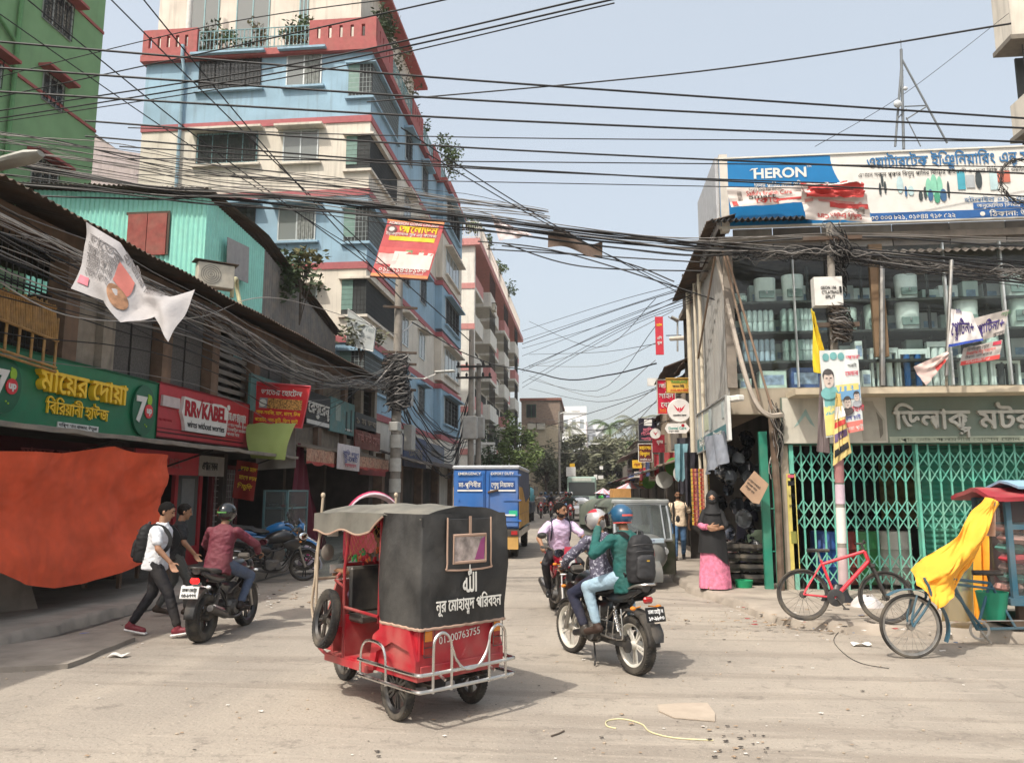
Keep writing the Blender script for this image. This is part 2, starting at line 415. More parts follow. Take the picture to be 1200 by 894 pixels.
 if helmet:helm(root,hd,T,*helmet)
 elif hair:
  Hm=MB(); Hm.ball((0,0,0),1,28)
  o=[]
  for v in Hm.v:
   q=V(v); k=1+.07*NZ.noise(q*4)+.09*NZ.noise(q*13); r=V((q.x*.083*k,q.y*.101*k-.014,q.z*.1*k+.03))
   lowz=(.084 if r.y>.055 else.04 if r.y>.015 else-.06); r.z=max(r.z,lowz*hair_k(r)); o.append(hd+T.to_3x3()@r)
  Hm.v=o; Hm.build('hair',HAIR,root)
 if not low and not(helmet and helmet[0]=='full'):
  for s in(-1,1):
   E=MB(); E.ball(hd+hX*s*.031+hZ*.014+hY*.084,(.0135,.008,.007),8,0,T); E.build('eye',EYE,root)
   E=MB(); capsule(E,hd+hX*s*.016+hZ*.038+hY*.091,hd+hX*s*.046+hZ*.038+hY*.083,.0055,.004,6); E.build('eyebrow',HAIR,root)
  E=MB(); capsule(E,hd-hZ*.054+hY*.0865-hX*.02,hd-hZ*.054+hY*.0865+hX*.02,.004,.004,6); E.build('mouth',P('lips',120,66,56,rough=.5),root)
  if beard:
   E=MB(); E.ball(hd-hZ*.06+hY*.012,(.064,.074,.05),16,0,T)
   capsule(E,hd-hZ*.038+hY*.093-hX*.028-hZ*.006,hd-hZ*.038+hY*.093+hX*.028-hZ*.006,.008,.008,6); E.build('beard',BEARD,root)
 return root
def hair_k(r):return 1.
def helm(root,hd,T,style,shell,stripe=None,visor=None,band=None):
 Q=MB(); ctr=V((0,-.005,.012))
 def pt(u,v,k=1.):
  a=u*2*math.pi; b=v*math.pi/2
  return hd+T.to_3x3()@(ctr+V((math.sin(a)*math.cos(b)*.122*k,-math.cos(a)*math.cos(b)*.146*k,math.sin(b)*.128*k)))
 if style=='full':
  vis=lambda u,v:.3<u<.7 and-.22<v<.3
  for i in range(40):
   for j in range(24):
    u0,u1=i/40,(i+1)/40; v0,v1=-.72+1.72*j/24,-.72+1.72*(j+1)/24
    if vis((u0+u1)/2,(v0+v1)/2):continue
    mi=1 if stripe and stripe[1]((u0+u1)/2,(v0+v1)/2)else 0
    Q.add([pt(u0,v0),pt(u1,v0),pt(u1,v1),pt(u0,v1)],[(0,1,2,3)],mi,True)
  h=Q.weld().build('helmet',[shell,stripe[0]]if stripe else shell,root)
  G=MB(); G.sheet(lambda u,v:pt(.3+.4*u,-.23+.54*v,1.012),14,8,0,.003); G.build('visor',visor,h)
 else:
  for i in range(32):
   for j in range(18):
    u0,u1=i/32,(i+1)/32; v0,v1=-.42+1.42*j/18,-.42+1.42*(j+1)/18
    if.28<(u0+u1)/2<.72 and(v0+v1)/2<.12:continue
    Q.add([pt(u0,v0),pt(u1,v0),pt(u1,v1),pt(u0,v1)],[(0,1,2,3)],0,True)
  h=Q.weld().build('helmet',shell,root)
  G=MB(); G.sheet(lambda u,v:pt(.29+.42*u,.1+.16*v,1.03+.25*(1-v)*0.5),12,3,0,.004); G.build('peak',shell,h)
 m=h.modifiers.new('thick','SOLIDIFY'); m.thickness=.01; m.offset=-1
 G=MB(); b0=-.7 if style=='full'else-.42
 G.tube([pt(i/32,b0,1.0)for i in range(32)]if style=='full'else[pt(-.27+.54*i/20,b0,1.)for i in range(21)],.008,6,0,closed=(style=='full')); G.build('rim_trim',band or P('helmet_trim',22,22,24),h)
 if band:
  G=MB(); G.sheet(lambda u,v:pt(-.1+.2*u,-.05+.1*v,1.012),8,2,0,.003); G.build('sticker',band,h)
 L_=MB(); L_.ball(hd+T.to_3x3()@V((0,-.008,.02)),(.108,.125,.105),14,0,T); L_.build('lining',P('helmet_lining',20,20,22),h)
 return h
def backpack(label,p,X,Yb,Z,size,m,m2,trim=None):
 """bag on a back: p its middle, X right, Yb away from the back"""
 X,Yb,Z=V(X).normalized(),V(Yb).normalized(),V(Z).normalized(); w_,d_,h_=size
 r=thing('backpack',label,'backpack',tuple(p)); T3=lambda a,b,c:X*a+Yb*b+Z*c
 B=MB(); loft(B,[(T3(0,d_*.02,z*h_),X*(w_*.5*k),Yb*(d_*.5*k2))for z,k,k2 in((-.5,.72,.7),(-.46,.95,.95),(-.2,1,1.12),(.15,.98,1.),(.38,.82,.8),(.47,.6,.6),(.51,.3,.35))],20)
 fuse(B,'bag',m,r,.011,5,.004,9)
 K=MB(); loft(K,[(T3(0,d_*.48,z*h_),X*(w_*.36*k),Yb*(d_*.22*k))for z,k in((-.4,.8),(-.36,1),(-.1,1),(.06,.9),(.1,.6))],16); fuse(K,'front_pocket',m2,r,.01,4,.003,10)
 Q=MB()
 for z in(.12,.26):Q.tube([T3(math.sin(a)*w_*.46,math.cos(a)*d_*.56+.004,z*h_+.03*math.cos(a))for a in[(-1.2+2.4*i/12)for i in range(13)]],.004,5)
 Q.tube([T3(-.03,0,h_*.5),T3(-.02,-.01,h_*.57),T3(.02,-.01,h_*.57),T3(.03,0,h_*.5)],.008,6); Q.build('zip',P('zip_grey',60,60,62,rough=.5),r)
 if trim:
  Q=MB(); Q.box(T3(0,d_*.7,-.02*h_),(.03,.006,.012),M((X,Yb,Z)).transposed()); Q.build('badge',trim,r)
 for s in(-1,1):
  Q=MB(); pts=smooth_path([T3(s*w_*.28,-d_*.35,h_*.44),T3(s*w_*.36,-d_*.5-.04,h_*.52),T3(s*w_*.42,-d_*.5-.16,h_*.46),T3(s*w_*.45,-d_*.5-.25,h_*.2),T3(s*w_*.46,-d_*.5-.2,-h_*.12),T3(s*w_*.45,-d_*.35,-h_*.36)],5)
  vs_=[]
  for a,b in zip(pts[:-1],pts[1:]):Q.beam(a,b+(b-a)*.15,.045,.012,0,X)
  Q.build('strap',m,r)
 return r
# ---------------------------------------------------------------- shared vehicle materials
RUB=mat('tyre_rubber',(.022,.021,.02),.85,var=.2,scale=12,bump=.25,dirt=.55,dcol=(.2,.17,.13))
BLK=mat('black_paint',(.015,.015,.016),.35,var=.15,scale=8,dirt=.3,coat=.3)
BLKP=mat('black_plastic',(.022,.022,.023),.6,var=.15,scale=10,dirt=.35)
SEAT=mat('seat_vinyl',(.02,.019,.019),.55,var=.2,scale=14,bump=.15,dirt=.25)
CHR=mat('chrome',(.62,.61,.59),.22,1.,var=.08,scale=10,dirt=.2)
STL=mat('worn_steel',(.38,.37,.35),.42,1.,var=.15,scale=12,dirt=.35)
ENG=mat('engine_grey',(.12,.12,.12),.5,.6,var=.2,scale=18,bump=.2,dirt=.5)
LGT=mat('lamp_glass',(.7,.72,.72),.08,.3,var=0)
TAIL=mat('tail_lens',(.35,.01,.012),.15,var=0,coat=.6)
AMB=mat('amber_lens',(.6,.2,.02),.18,var=0,coat=.5)
WHT=mat('white_paint',(.72,.72,.7),.4,var=.06,scale=8,dirt=.2)
MIR=mat('mirror',(.75,.8,.85),.05,1.,var=0)
YT=M.Rotation(R(90),4,'Y')
def wheel(par,c,r,tw,rim,spokes=5,wire=False,name='wheel',T=None,tread=True,tm=None,rimw=.7):
 """rim, hub and spokes as one part, its tyre below it; the axle runs along local x"""
 A=M.Translation(c)@(T or M())@YT
 W=MB(); t=tw/2; ri=r-tw*.62
 W.lathe([(ri-.004,-t*rimw),(ri+.006,-t*rimw-.004),(ri+.006,-t*.3),(ri-.012,-t*.2),(ri-.012,t*.2),(ri+.006,t*.3),(ri+.006,t*rimw+.004),(ri-.004,t*rimw),(ri-.026,t*.3),(ri-.026,-t*.3),(ri-.004,-t*rimw)],A,36)
 hb=max(.02,r*.12); W.lathe([(.004,-t*1.1),(hb,-t*1.1),(hb*1.2,-t*.4),(hb*1.2,t*.4),(hb,t*1.1),(.004,t*1.1)],A,16)
 if wire:
  for i in range(spokes):
   a=2*math.pi*i/spokes; b=a+(.5 if i%2 else-.5); z=t*.9 if i%4<2 else-t*.9
   W.tube([A@V((hb*math.cos(b),hb*math.sin(b),z)),A@V(((ri-.01)*math.cos(a),(ri-.01)*math.sin(a),0))],.0016,4)
 else:
  for i in range(spokes):
   a=2*math.pi*i/spokes
   for da in(-.13,.13):
    W.beam(A@V((hb*math.cos(a+da*2),hb*math.sin(a+da*2),0)),A@V(((ri-.015)*math.cos(a+da),(ri-.015)*math.sin(a+da),0)),.022,.02)
 o=W.build(name,rim,par)
 Q=MB(); pr=[(ri,-t*.66),(ri+tw*.2,-t*.95),(r-tw*.16,-t*.93),(r-tw*.03,-t*.55),(r,0),(r-tw*.03,t*.55),(r-tw*.16,t*.93),(ri+tw*.2,t*.95),(ri,t*.66),(ri-.006,0),(ri,-t*.66)]
 Q.lathe(pr,A,48)
 if tread:
  n=int(2*math.pi*r/.032)
  for i in range(n):
   a=2*math.pi*i/n
   for sgn in(-1,1):
    p=A@V(((r-.001)*math.cos(a),(r-.001)*math.sin(a),sgn*t*.28)); q=A@V(((r-tw*.1)*math.cos(a+.05),(r-tw*.1)*math.sin(a+.05),sgn*t*.85)); nr=(A.to_3x3()@V((math.cos(a),math.sin(a),0)))
    Q.beam(p,q,.014,.008,0,nr)
 Q.build('tyre',tm or RUB,o)
 return o
def motorcycle(label,loc,rz,body,tankm=None,rimm=None,group=None,plate=None,platem=None,guard=False,steer=0.,lean=0.,fat=1.,lit=False,stripe=None,scale=1.):
 r=thing('motorcycle',label,'motorcycle',loc,rz,group); r.rotation_euler=(0,lean,rz); r.scale=(scale,)*3
 tankm=tankm or body; rimm=rimm or BLK
 wb,wr=.64,.3; fx=V((0,wb,wr)); rx=V((0,-wb,wr))
 ST=M.Translation((0,.42,.8))@M.Rotation(steer,4,V((0,-.42,1)).normalized())@M.Translation((0,-.42,-.8))
 wheel(r,ST@fx,wr,.085*fat,rimm,5,T=M.Rotation(steer,4,'Z')); wheel(r,rx,wr*1.01,.12*fat,rimm,5)
 F_=MB()
 for s in(-1,1):
  F_.tube(smooth_path([(0,.46,.82),(s*.07,.3,.7),(s*.09,.0,.62),(s*.1,-.3,.7),(s*.08,-.72,.78)],4),.017,8)
  F_.tube(smooth_path([(0,.46,.76),(s*.06,.36,.5),(s*.09,.18,.26),(s*.1,-.12,.27),(s*.1,-.2,.45),(s*.09,-.2,.66)],4),.016,8)
  F_.tube([(s*.09,-.2,.45),(s*.1,-.5,.72)],.013,8)
 F_.build('frame',BLK,r)
 S=MB()
 for s in(-1,1):
  S.beam((s*.075,-.18,.36),(s*.085,-wb-.02,wr),.03,.05)
  S.cyl((s*.1,-wb,wr),(s*.085,-wb,wr),.02)
 S.mm((-.105,-wb-.05,.27),(-.09,-.15,.36)); S.build('swingarm',BLKP,r)
 for s in(-1,1):
  K=MB(); p,q=V((s*.11,-.42,.68)),V((s*.11,-.55,.36)); K.cyl(p,q,.012)
  pts=[p.lerp(q,.15+.6*i/60)+V((math.cos(i*.9)*.026,math.sin(i*.9)*.018,math.sin(i*.9)*.018))for i in range(61)]; K.tube(pts,.0055,5); K.build('shock_absorber',CHR if guard else BLK,r)
 E=MB(); E.mm((-.13,-.12,.25),(.13,.16,.45),0,.04); E.cyl((-.17,-.02,.35),(.17,-.02,.35),.085,n=18); E.cyl((-.15,.12,.33),(.15,.12,.33),.06,n=16)
 cd_=V((0,.3,1)).normalized(); cp=V((0,.1,.43))
 for i in range(8):E.box(cp+cd_*(.02+.022*i),(.2-.008*(i%2),.2,.012),M.Rotation(R(-17),3,'X'))
 E.box(cp+cd_*.21,(.16,.15,.06),M.Rotation(R(-17),3,'X'),0,.02); E.box(cp+cd_*.1,(.15,.15,.22),M.Rotation(R(-17),3,'X'))
 E.build('engine',ENG,r)
 X=MB(); X.tube(smooth_path([(.04,.26,.52),(.06,.33,.4),(.1,.26,.24),(.13,.0,.22),(.15,-.3,.27)],5),.02,8)
 X.tube([(.15,-.28,.27),(.165,-.36,.3),(.19,-.8,.44),(.192,-.83,.452)],[.03,.05,.052,.042],14); X.build('exhaust',STL if guard else BLK,r)
 X=MB(); X.tube([(.172,-.42,.37),(.188,-.72,.455)],.028,8); X.build('heat_shield',CHR,r)
 K=MB()
 for s in(-1,1):
  K.tube([ST@V((s*.085,.42+.03,.84)),ST@V((s*.085,.58,.44))],.018,10); K.tube([ST@V((s*.085,.55,.52)),ST@V((s*.085,wb,wr-.01))],.027,10)
 K.box(ST@V((0,.45,.84)),(.22,.07,.03),None,0,.01); K.box(ST@V((0,.5,.66)),(.22,.08,.03),None,0,.01); K.build('fork',STL,r)
 H=MB(); hp=smooth_path([ST@V(q)for q in((-.36,.28,1.03),(-.26,.33,1.03),(-.12,.42,.96),(0,.43,.94),(.12,.42,.96),(.26,.33,1.03),(.36,.28,1.03))],5); H.tube(hp,.012,8)
 for s in(-1,1):
  H.tube([ST@V((s*.36,.28,1.03)),ST@V((s*.25,.335,1.03))],.018,8); H.tube([ST@V((s*.27,.35,1.03)),ST@V((s*.32,.4,1.02)),ST@V((s*.39,.37,1.01))],.006,6)
 hb=H.build('handlebar',BLKP,r)
 D=MB(); D.box(ST@V((0,.5,.99)),(.17,.08,.09),M.Rotation(R(-35),3,'X'),0,.02); D.build('dashboard',BLKP,hb)
 for s in(-1,1):
  Q=MB(); Q.tube(smooth_path([ST@V((s*.24,.35,1.04)),ST@V((s*.28,.36,1.12)),ST@V((s*.33,.34,1.18))],4),.006,6)
  T=M.Translation(ST@V((s*.36,.33,1.2)))@M.Rotation(R(84),4,'X'); Q.lathe([(.004,-.025),(.045,-.018),(.065,0),(.062,.012),(.004,.012)],T@M.Diagonal((1.15,.75,1,1)),18); q=Q.build('mirror',BLKP,r)
  Q=MB(); Q.lathe([(.001,.014),(.056,.014),(.056,.0135)],T@M.Diagonal((1.15,.75,1,1)),18); Q.build('mirror_glass',MIR,q)
 N=MB(); loft(N,[(ST@V((0,.66-dy*0,.86)),ST.to_3x3()@V((a,0,0)),V((0,dz*.2,dz)))if 0 else(ST@V((0,.5+yy,.86)),ST.to_3x3()@V((a,0,0)),V((0,0,b)))for yy,a,b in((0,.08,.09),(.06,.105,.12),(.11,.1,.105),(.13,.085,.085))]); N.add([ST@V(q)for q in((-.09,.6,.93),(.09,.6,.93),(.06,.52,1.06),(-.06,.52,1.06))],[(0,1,2,3)]); hl=N.build('headlight_cowl',body,r)
 N=MB(); N.ball(ST@V((0,.625,.855)),(.08,.022,.075),16); N.build('headlight',LGT,hl)
 G=MB()
 for s in(-1,1):G.tube([ST@V((s*.08,.5,.8)),ST@V((s*.17,.5,.8))],.006,6); G.ball(ST@V((s*.19,.5,.8)),(.035,.028,.022),10)
 for s in(-1,1):G.tube([(s*.05,-.82,.72),(s*.14,-.84,.71)],.007,6); G.ball((s*.165,-.845,.71),(.036,.028,.024),10)
 G.build('indicator',AMB if not lit else LGT,r)
 K=MB(); loft(K,[((0,y,z),V((a,0,0)),V((0,-c*.15,c)))for y,z,a,c in((-.13,.8,.07,.05),(-.08,.82,.1,.085),(.08,.86,.135,.115),(.25,.88,.15,.125),(.37,.86,.12,.1),(.43,.83,.07,.06))],20); tk=K.build('tank',tankm,r)
 K=MB(); K.lathe([(.001,.012),(.03,.01),(.034,0)],M.Translation((0,.2,.995)),14); K.build('fuel_cap',CHR,tk)
 for s in(-1,1):
  K=MB(); loft(K,[((s*(.1+.03*k),y,z),V((.02,0,0)),V((0,0,c)))for y,z,c,k in((.2,.74,.03,1),(.3,.73,.1,1.6),(.42,.74,.12,1.9),(.5,.76,.05,1.8))],10); K.build('tank_shroud',stripe or body,r)
  K=MB(); loft(K,[((s*.1,y,z),V((.03,0,0)),V((0,0,c)))for y,z,c in((-.02,.62,.02),(-.08,.62,.08),(-.25,.64,.09),(-.42,.7,.03))],10); K.build('side_panel',body,r)
  K=MB(); loft(K,[((s*.095,y,z),V((.03,0,0)),V((0,0,c)))for y,z,c in((-.3,.76,.03),(-.42,.77,.055),(-.65,.82,.055),(-.86,.88,.02))],10); K.build('tail_cowl',body,r)
 K=MB(); loft(K,[((0,y,z),V((a,0,0)),V((0,0,.045)))for y,z,a in((-.02,.8,.08),(-.06,.81,.12),(-.2,.8,.14),(-.34,.82,.135),(-.4,.86,.13),(-.6,.88,.115),(-.82,.91,.08),(-.86,.91,.05))],18); K.build('seat',SEAT,r)
 K=MB(); K.tube(smooth_path([(-.1,-.62,.86),(-.115,-.8,.93),(-.06,-.93,.955),(.06,-.93,.955),(.115,-.8,.93),(.1,-.62,.86)],5),.013,8); K.build('grab_rail',CHR if guard else BLK,r)
 K=MB(); a0=[V((0,wb+math.sin(a)*.335,wr+math.cos(a)*.335))for a in[R(-62+i*10)for i in range(13)]]
 vs_=[]; fs=[]
 for i,p in enumerate(a0):
  for x,dz in((-.062,-.02),(-.04,.004),(0,.012),(.04,.004),(.062,-.02)):vs_.append(ST@(p+(p-V((0,wb,wr))).normalized()*dz+V((x,0,0))))
 for i in range(12):
  for j in range(4):fs.append((i*5+j,(i+1)*5+j,(i+1)*5+j+1,i*5+j+1))
 K.add(vs_,fs,0,True); K.build('front_mudguard',body,r).modifiers.new('t','SOLIDIFY').thickness=.005
 K=MB(); a0=[V((0,-wb-math.sin(a)*.36,wr+.02+math.cos(a)*.36))for a in[R(-20+i*9)for i in range(13)]]; vs_=[]; fs=[]
 for p in a0:
  for x,dz in((-.08,-.03),(-.06,0),(.06,0),(.08,-.03)):vs_.append(p+(p-V((0,-wb,wr))).normalized()*dz+V((x,0,0)))
 for i in range(12):
  for j in range(3):fs.append((i*4+j,(i+1)*4+j,(i+1)*4+j+1,i*4+j+1))
 K.add(vs_,fs,0,True); K.build('rear_mudguard',BLKP,r).modifiers.new('t','SOLIDIFY').thickness=.005
 K=MB(); K.box((0,-.885,.79),(.12,.05,.07),None,0,.02); o=K.build('tail_light',mat('tail_lit',(.8,.01,.01),.2,emit=3.,var=0)if lit else TAIL,r)
 K=MB(); K.box((0,-1.005,.66),(.24,.012,.15),M.Rotation(R(-14),3,'X'),0,.004); pl=K.build('number_plate',platem or P('plate_black',18,18,20,rough=.4,dirt=.1),r)
 if plate:
  T=M.Translation((-.105,-1.013,.66))@M.Rotation(R(90-14),4,'X')
  lm=P('plate_ink',20,20,22)if platem else P('plate_white',235,235,235)
  ls=lettering(pl,T,[(plate[0],.105,.012,.04,lm,'C',.04,.002,.19),(plate[1],.105,-.055,.045,lm,'C',.05,.002,.19)],world=False)
 if guard:
  K=MB(); K.tube(smooth_path([(-.15,-.2,.66),(-.17,-.24,.4),(-.17,-.3,.36),(-.17,-.6,.36),(-.17,-.66,.42),(-.16,-.62,.68)],5),.009,8)
  for y in(-.34,-.46):K.tube([(-.17,y,.36),(-.16,y-.05,.68)],.007,6)
  K.tube([(-.165,-.22,.52),(-.165,-.63,.52)],.006,6); K.build('leg_guard',CHR,r)
  K=MB(); K.prism([(-.06,.07),(.06,.07),(.075,-.04),(.05,-.12),(-.05,-.12),(-.075,-.04)],M.Translation((0,-1.02,.5))@M.Rotation(R(90-20),4,'X'),.006); mf=K.build('mud_flap',BLKP,r)
  rd=P('flap_red',180,40,50)
  lettering(mf,M.Translation((0,-1.03,.47))@M.Rotation(R(70),4,'X'),[('FI',0,0,.06,rd,'C',.03,.002,.07),('150',0,-.045,.03,rd,'C',.03,.002,.07)],world=False)
 K=MB()
 for s in(-1,1):K.tube([(s*.1,.06,.3),(s*.24,.06,.3)],.013,8); K.tube([(s*.1,-.28,.4),(s*.2,-.32,.4)],.012,8)
 K.tube([(-.1,.0,.24),(-.16,-.12,.08),(-.2,-.16,.02)]if abs(lean)<.02 else[(-.1,.0,.24),(-.25,-.05,.02)],.011,6); K.build('footpeg',BLKP,r)
 K=MB(); K.tube(smooth_path([(-.1,-.1,.34),(-.1,-.64,.37)],2),.03,8); K.cyl((-.11,-wb,wr),(-.095,-wb,wr),.075,n=18); K.build('chain_case',BLKP,r)
 return r
RIDE=dict(pelvis=(0,-.16,.95),chest=(0,-.02,1.38),head=(0,.07,1.575),elbowL=(-.36,.12,1.16),elbowR=(.36,.12,1.16),wristL=(-.33,.25,1.06),wristR=(.33,.25,1.06),handL=(0,.9,-.25),handR=(0,.9,-.25),thumbL=(1,0,0),thumbR=(-1,0,0),curlL=1.,curlR=1.,palmL=(0,-.2,-1),palmR=(0,-.2,-1),
kneeL=(-.23,.24,.74),kneeR=(.23,.24,.74),ankleL=(-.2,.03,.4),ankleR=(.2,.03,.4),toeL=(-.2,1,-.15),toeR=(.2,1,-.15))
PILL=dict(pelvis=(0,-.56,.99),chest=(0,-.48,1.44),head=(0,-.43,1.635),elbowL=(-.34,-.3,1.2),elbowR=(.34,-.3,1.2),wristL=(-.2,-.12,1.12),wristR=(.2,-.12,1.12),kneeL=(-.27,-.14,.86),kneeR=(.27,-.14,.86),ankleL=(-.24,-.28,.47),ankleR=(.24,-.28,.47),toeL=(-.25,1,-.2),toeR=(.25,1,-.2))
def place(p,rz,local):
 c,s=math.cos(rz),math.sin(rz); return V((p[0]+local[0]*c-local[1]*s,p[1]+local[0]*s+local[1]*c,p[2]+local[2]))
# ---------------------------------------------------------------- three-wheeled easy bike in the foreground
def easy_bike(loc,rz):
 r=thing('electric_rickshaw','red three-wheeled electric rickshaw under a black canvas hood with a spare wheel on its side','rickshaw',loc,rz)
 RED=P('rickshaw_red',176,30,44,rough=.4,var=.2,scale=5,dirt=.6,coat=.2,bump=.06,dcol=(.34,.24,.19)); REDF=P('frame_red',140,30,38,rough=.4,dirt=.3,var=.2)
 CAN=mat('hood_canvas',(.027,.027,.027),.5,var=.35,scale=3.2,bump=.4,dirt=.5,dcol=(.12,.115,.105)); CANL=mat('hood_top_canvas',(.125,.122,.106),.7,var=.3,scale=4,bump=.2,dirt=.4,dcol=(.3,.27,.22))
 PIP=P('canvas_piping',168,140,122,rough=.8)
 W2=.5
 wheel(r,(-.45,0,.25),.25,.1,BLK,6,tread=True); wheel(r,(.45,0,.25),.25,.1,BLK,6); wheel(r,(0,1.8,.25),.25,.1,BLK,6)
 K=MB(); K.cyl((-.45,0,.25),(.45,0,.25),.035); K.ball((0,0,.25),(.11,.12,.11)); K.mm((-.3,-.1,.3),(.3,.3,.38));
 for s in(-1,1):
  for i in range(4):K.beam((s*.33,-.4+i*.06,.3-.012*i),(s*.33,.4-i*.06,.3-.012*i),.045,.01)
 K.tube([(0,1.8,.25),(0,1.68,.7)],.03)
 for s in(-1,1):K.tube([(s*.09,1.8,.25),(s*.08,1.7,.62)],.02)
 K.build('axle',BLKP,r)
# tub: rear box, seat base, floor, front shield
 B=MB(); B.mm((-W2,-.42,.36),(W2,-.4,.82),0,.01); B.mm((-W2,-.4,.36),(-W2+.02,.28,.78)); B.mm((W2-.02,-.4,.36),(W2,.28,.78)); B.mm((-W2,-.4,.34),(W2,1.3,.375)); B.mm((-W2,.26,.375),(W2,.285,.66)); B.mm((-W2+.01,-.44,.4),(W2-.01,-.425,.46),0,.01)
 B.mm((-W2,.95,.375),(W2,.99,.72)); B.mm((-W2-.02,.45,.3),(-W2+.05,1.35,.36)); B.mm((W2-.05,.45,.3),(W2+.02,1.35,.36)); B.mm((-W2+.03,1.26,.36),(W2-.03,1.3,.58))
 B.prism([(-.3,0),(.3,0),(.38,.28),(.3,.55),(-.3,.55),(-.38,.28)],frame((0,1.62,.42),(1,0,0),(0,-.15,1)),.03)
 B.mm((-.35,1.28,.34),(.35,1.66,.37)); B.build('body',RED,r)
 B=MB()
 for s in(-1,1):
  B.prism([(.42,.34),(.34,.62),(.1,.74),(-.3,.74),(-.42,.5),(-.42,.4),(-.3,.56),(0,.6),(.26,.5),(.33,.34)],M.Translation((s*W2-(.05 if s>0 else-.05)*.0,0,0))@M.Rotation(R(90),4,'X')@M.Rotation(R(90),4,'Y')if 0 else frame((s*(W2+.005)-.03,0,0),(0,1,0),(0,0,1)),.06)
 B.build('mudguard',RED,r)
 B=MB(); B.mm((-W2+.03,-.35,.66),(W2-.03,.3,.76),0,.03); B.build('rear_seat',P('seat_cream',206,190,164,rough=.6,dirt=.3),r)
 B=MB(); B.mm((-W2+.04,.7,.66),(W2-.04,1.02,.73),0,.02); B.mm((-W2+.04,.93,.73),(W2-.04,.99,1.12),0,.02); B.build('front_bench',BLK,r)
 B=MB(); B.mm((-.28,1.05,.6),(.28,1.3,.7),0,.03); B.build('driver_seat',SEAT,r)
# posts and rails
 K=MB(); zt=1.56
 for s in(-1,1):
  K.tube([(s*W2,.98,.36),(s*W2,1.0,1.1),(s*(W2-.03),.94,zt)],.018); K.tube([(s*(W2-.04),.36,.7),(s*(W2-.04),.34,zt)],.016)
  K.tube([(s*(W2-.05),.28,.36),(s*(W2-.03),-.36,zt)],.014); K.tube(smooth_path([(s*(W2-.02),-.38,zt),(s*(W2-.02),1.4,zt),(s*(W2-.06),1.62,zt-.08)],4),.014)
  K.tube([(s*W2,.99,.78),(s*W2,.3,.76)],.014); K.tube([(s*W2,.99,1.14),(-s*W2,.99,1.14)],.016)
  K.tube(smooth_path([(s*W2,1.32,.34),(s*(W2+.03),1.5,.42),(s*(W2+.02),1.58,.6),(s*W2,1.55,.78)],5),.016)
  K.tube([(s*.3,1.56,.96),(s*W2,1.0,.95)],.014)
 K.build('cabin_frame',REDF,r)
 K=MB()
 for s in(-1,1):
  K.tube([(s*(W2+.02),1.58,.42),(s*(W2+.01),1.6,1.2),(s*(W2-.01),1.56,1.72)],.015); K.ball((s*(W2-.01),1.56,1.74),.026)
  K.tube(smooth_path([(s*W2,1.66,.6),(s*W2,1.72,.75),(s*W2,1.66,1.0),(s*(W2-.02),1.7,1.14),(s*(W2-.04),1.66,1.36),(s*(W2-.08),1.6,1.5)],5),.016)
 K.tube([(-W2,1.62,.98),(W2,1.62,.98)],.014); K.build('front_rails',P('cream_tube',176,160,138,rough=.5,dirt=.35),r)
 K=MB(); K.sheet(lambda u,v:(-.44+.88*u,1.7-.1*v,.98+.55*v),2,2,0,.004); wsd=K.build('windscreen',glass('windscreen_glass',(.85,.9,.9),.6,.9),r)
 K=MB(); K.mm((-.34,1.62,1.02),(-.18,1.626,1.1)); K.mm((-.42,1.56,1.36),(-.28,1.57,1.52),0,.004); K.mm((-.15,1.62,1.0),(-.05,1.626,1.08)); K.build('paper_note',P('paper',228,226,220),wsd)
 K=MB(); K.lathe([(.06,0),(.075,.01),(.075,.03),(.06,.04),(.005,.045),(.005,.0),(.06,0)],M.Translation((-.42,1.56,1.22))@M.Rotation(R(90),4,'X'),18); K.build('fan',P('fan_grey',120,112,104,rough=.5),r)
 K=MB(); K.tube(smooth_path([(-.36,1.42,1.0),(-.2,1.5,1.06),(0,1.54,1.02),(.2,1.5,1.06),(.36,1.42,1.0)],4),.013); K.tube([(0,1.62,.6),(0,1.54,1.02)],.02); hb=K.build('handlebar',STL,r)
 K=MB()
 for s in(-1,1):K.tube([(s*.36,1.42,1.0),(s*.24,1.48,1.045)],.02)
 K.build('grip',RED,hb)
 for s in(-1,1):
  K=MB(); K.tube([(s*W2,1.6,1.3),(s*(W2+.12),1.66,1.36)],.006); K.ball((s*(W2+.16),1.66,1.37),(.055,.012,.032),12); K.build('mirror',MIR,r)
# embroidered lining net with plastic flowers
 K=MB()
 for i in range(15):
  x=-.46+i*.066
  K.tube([(x,1.04,1.16),(min(.48,x+.3),1.04,1.54)],.003,4); K.tube([(x,1.04,1.16),(max(-.48,x-.3),1.04,1.54)],.003,4)
 K.build('net_screen',P('net_brass',176,140,70,rough=.5),r)
 rnd=random.Random(4)
 for nm,c in(('flower_red',(206,38,60)),('flower_green',(40,170,90)),('flower_orange',(226,120,60))):
  K=MB()
  for i in range(16):
   x,z=-.46+rnd.random()*.9,(1.2 if rnd.random()<.6 else 1.48)+rnd.uniform(-.05,.06)
   for j in range(6):K.ball((x+.022*math.cos(j*1.05),1.0+rnd.uniform(-.02,.02),z+.022*math.sin(j*1.05)),(.014,.01,.014),6)
  K.build('flower_trim',P(nm,*c,rough=.5),r)
# canvas hood: top, back wall, sides behind the seat
 def top(u,v):
  y=-.46+2.08*u; x=-W2-.03+v*(2*W2+.06); e=abs(2*v-1); ez=.05*(1-(2*u-1)**2)
  return V((x,y,1.565+.075*(1-e**2.4)+ez*.5+.006*math.sin(y*9)*(1-e)-.012*NZ.noise(V((x*5,y*4,2)))))
 K=MB(); K.sheet(lambda u,v:top(v,u),22,26,0,.008); K.build('hood_top',CANL,r)
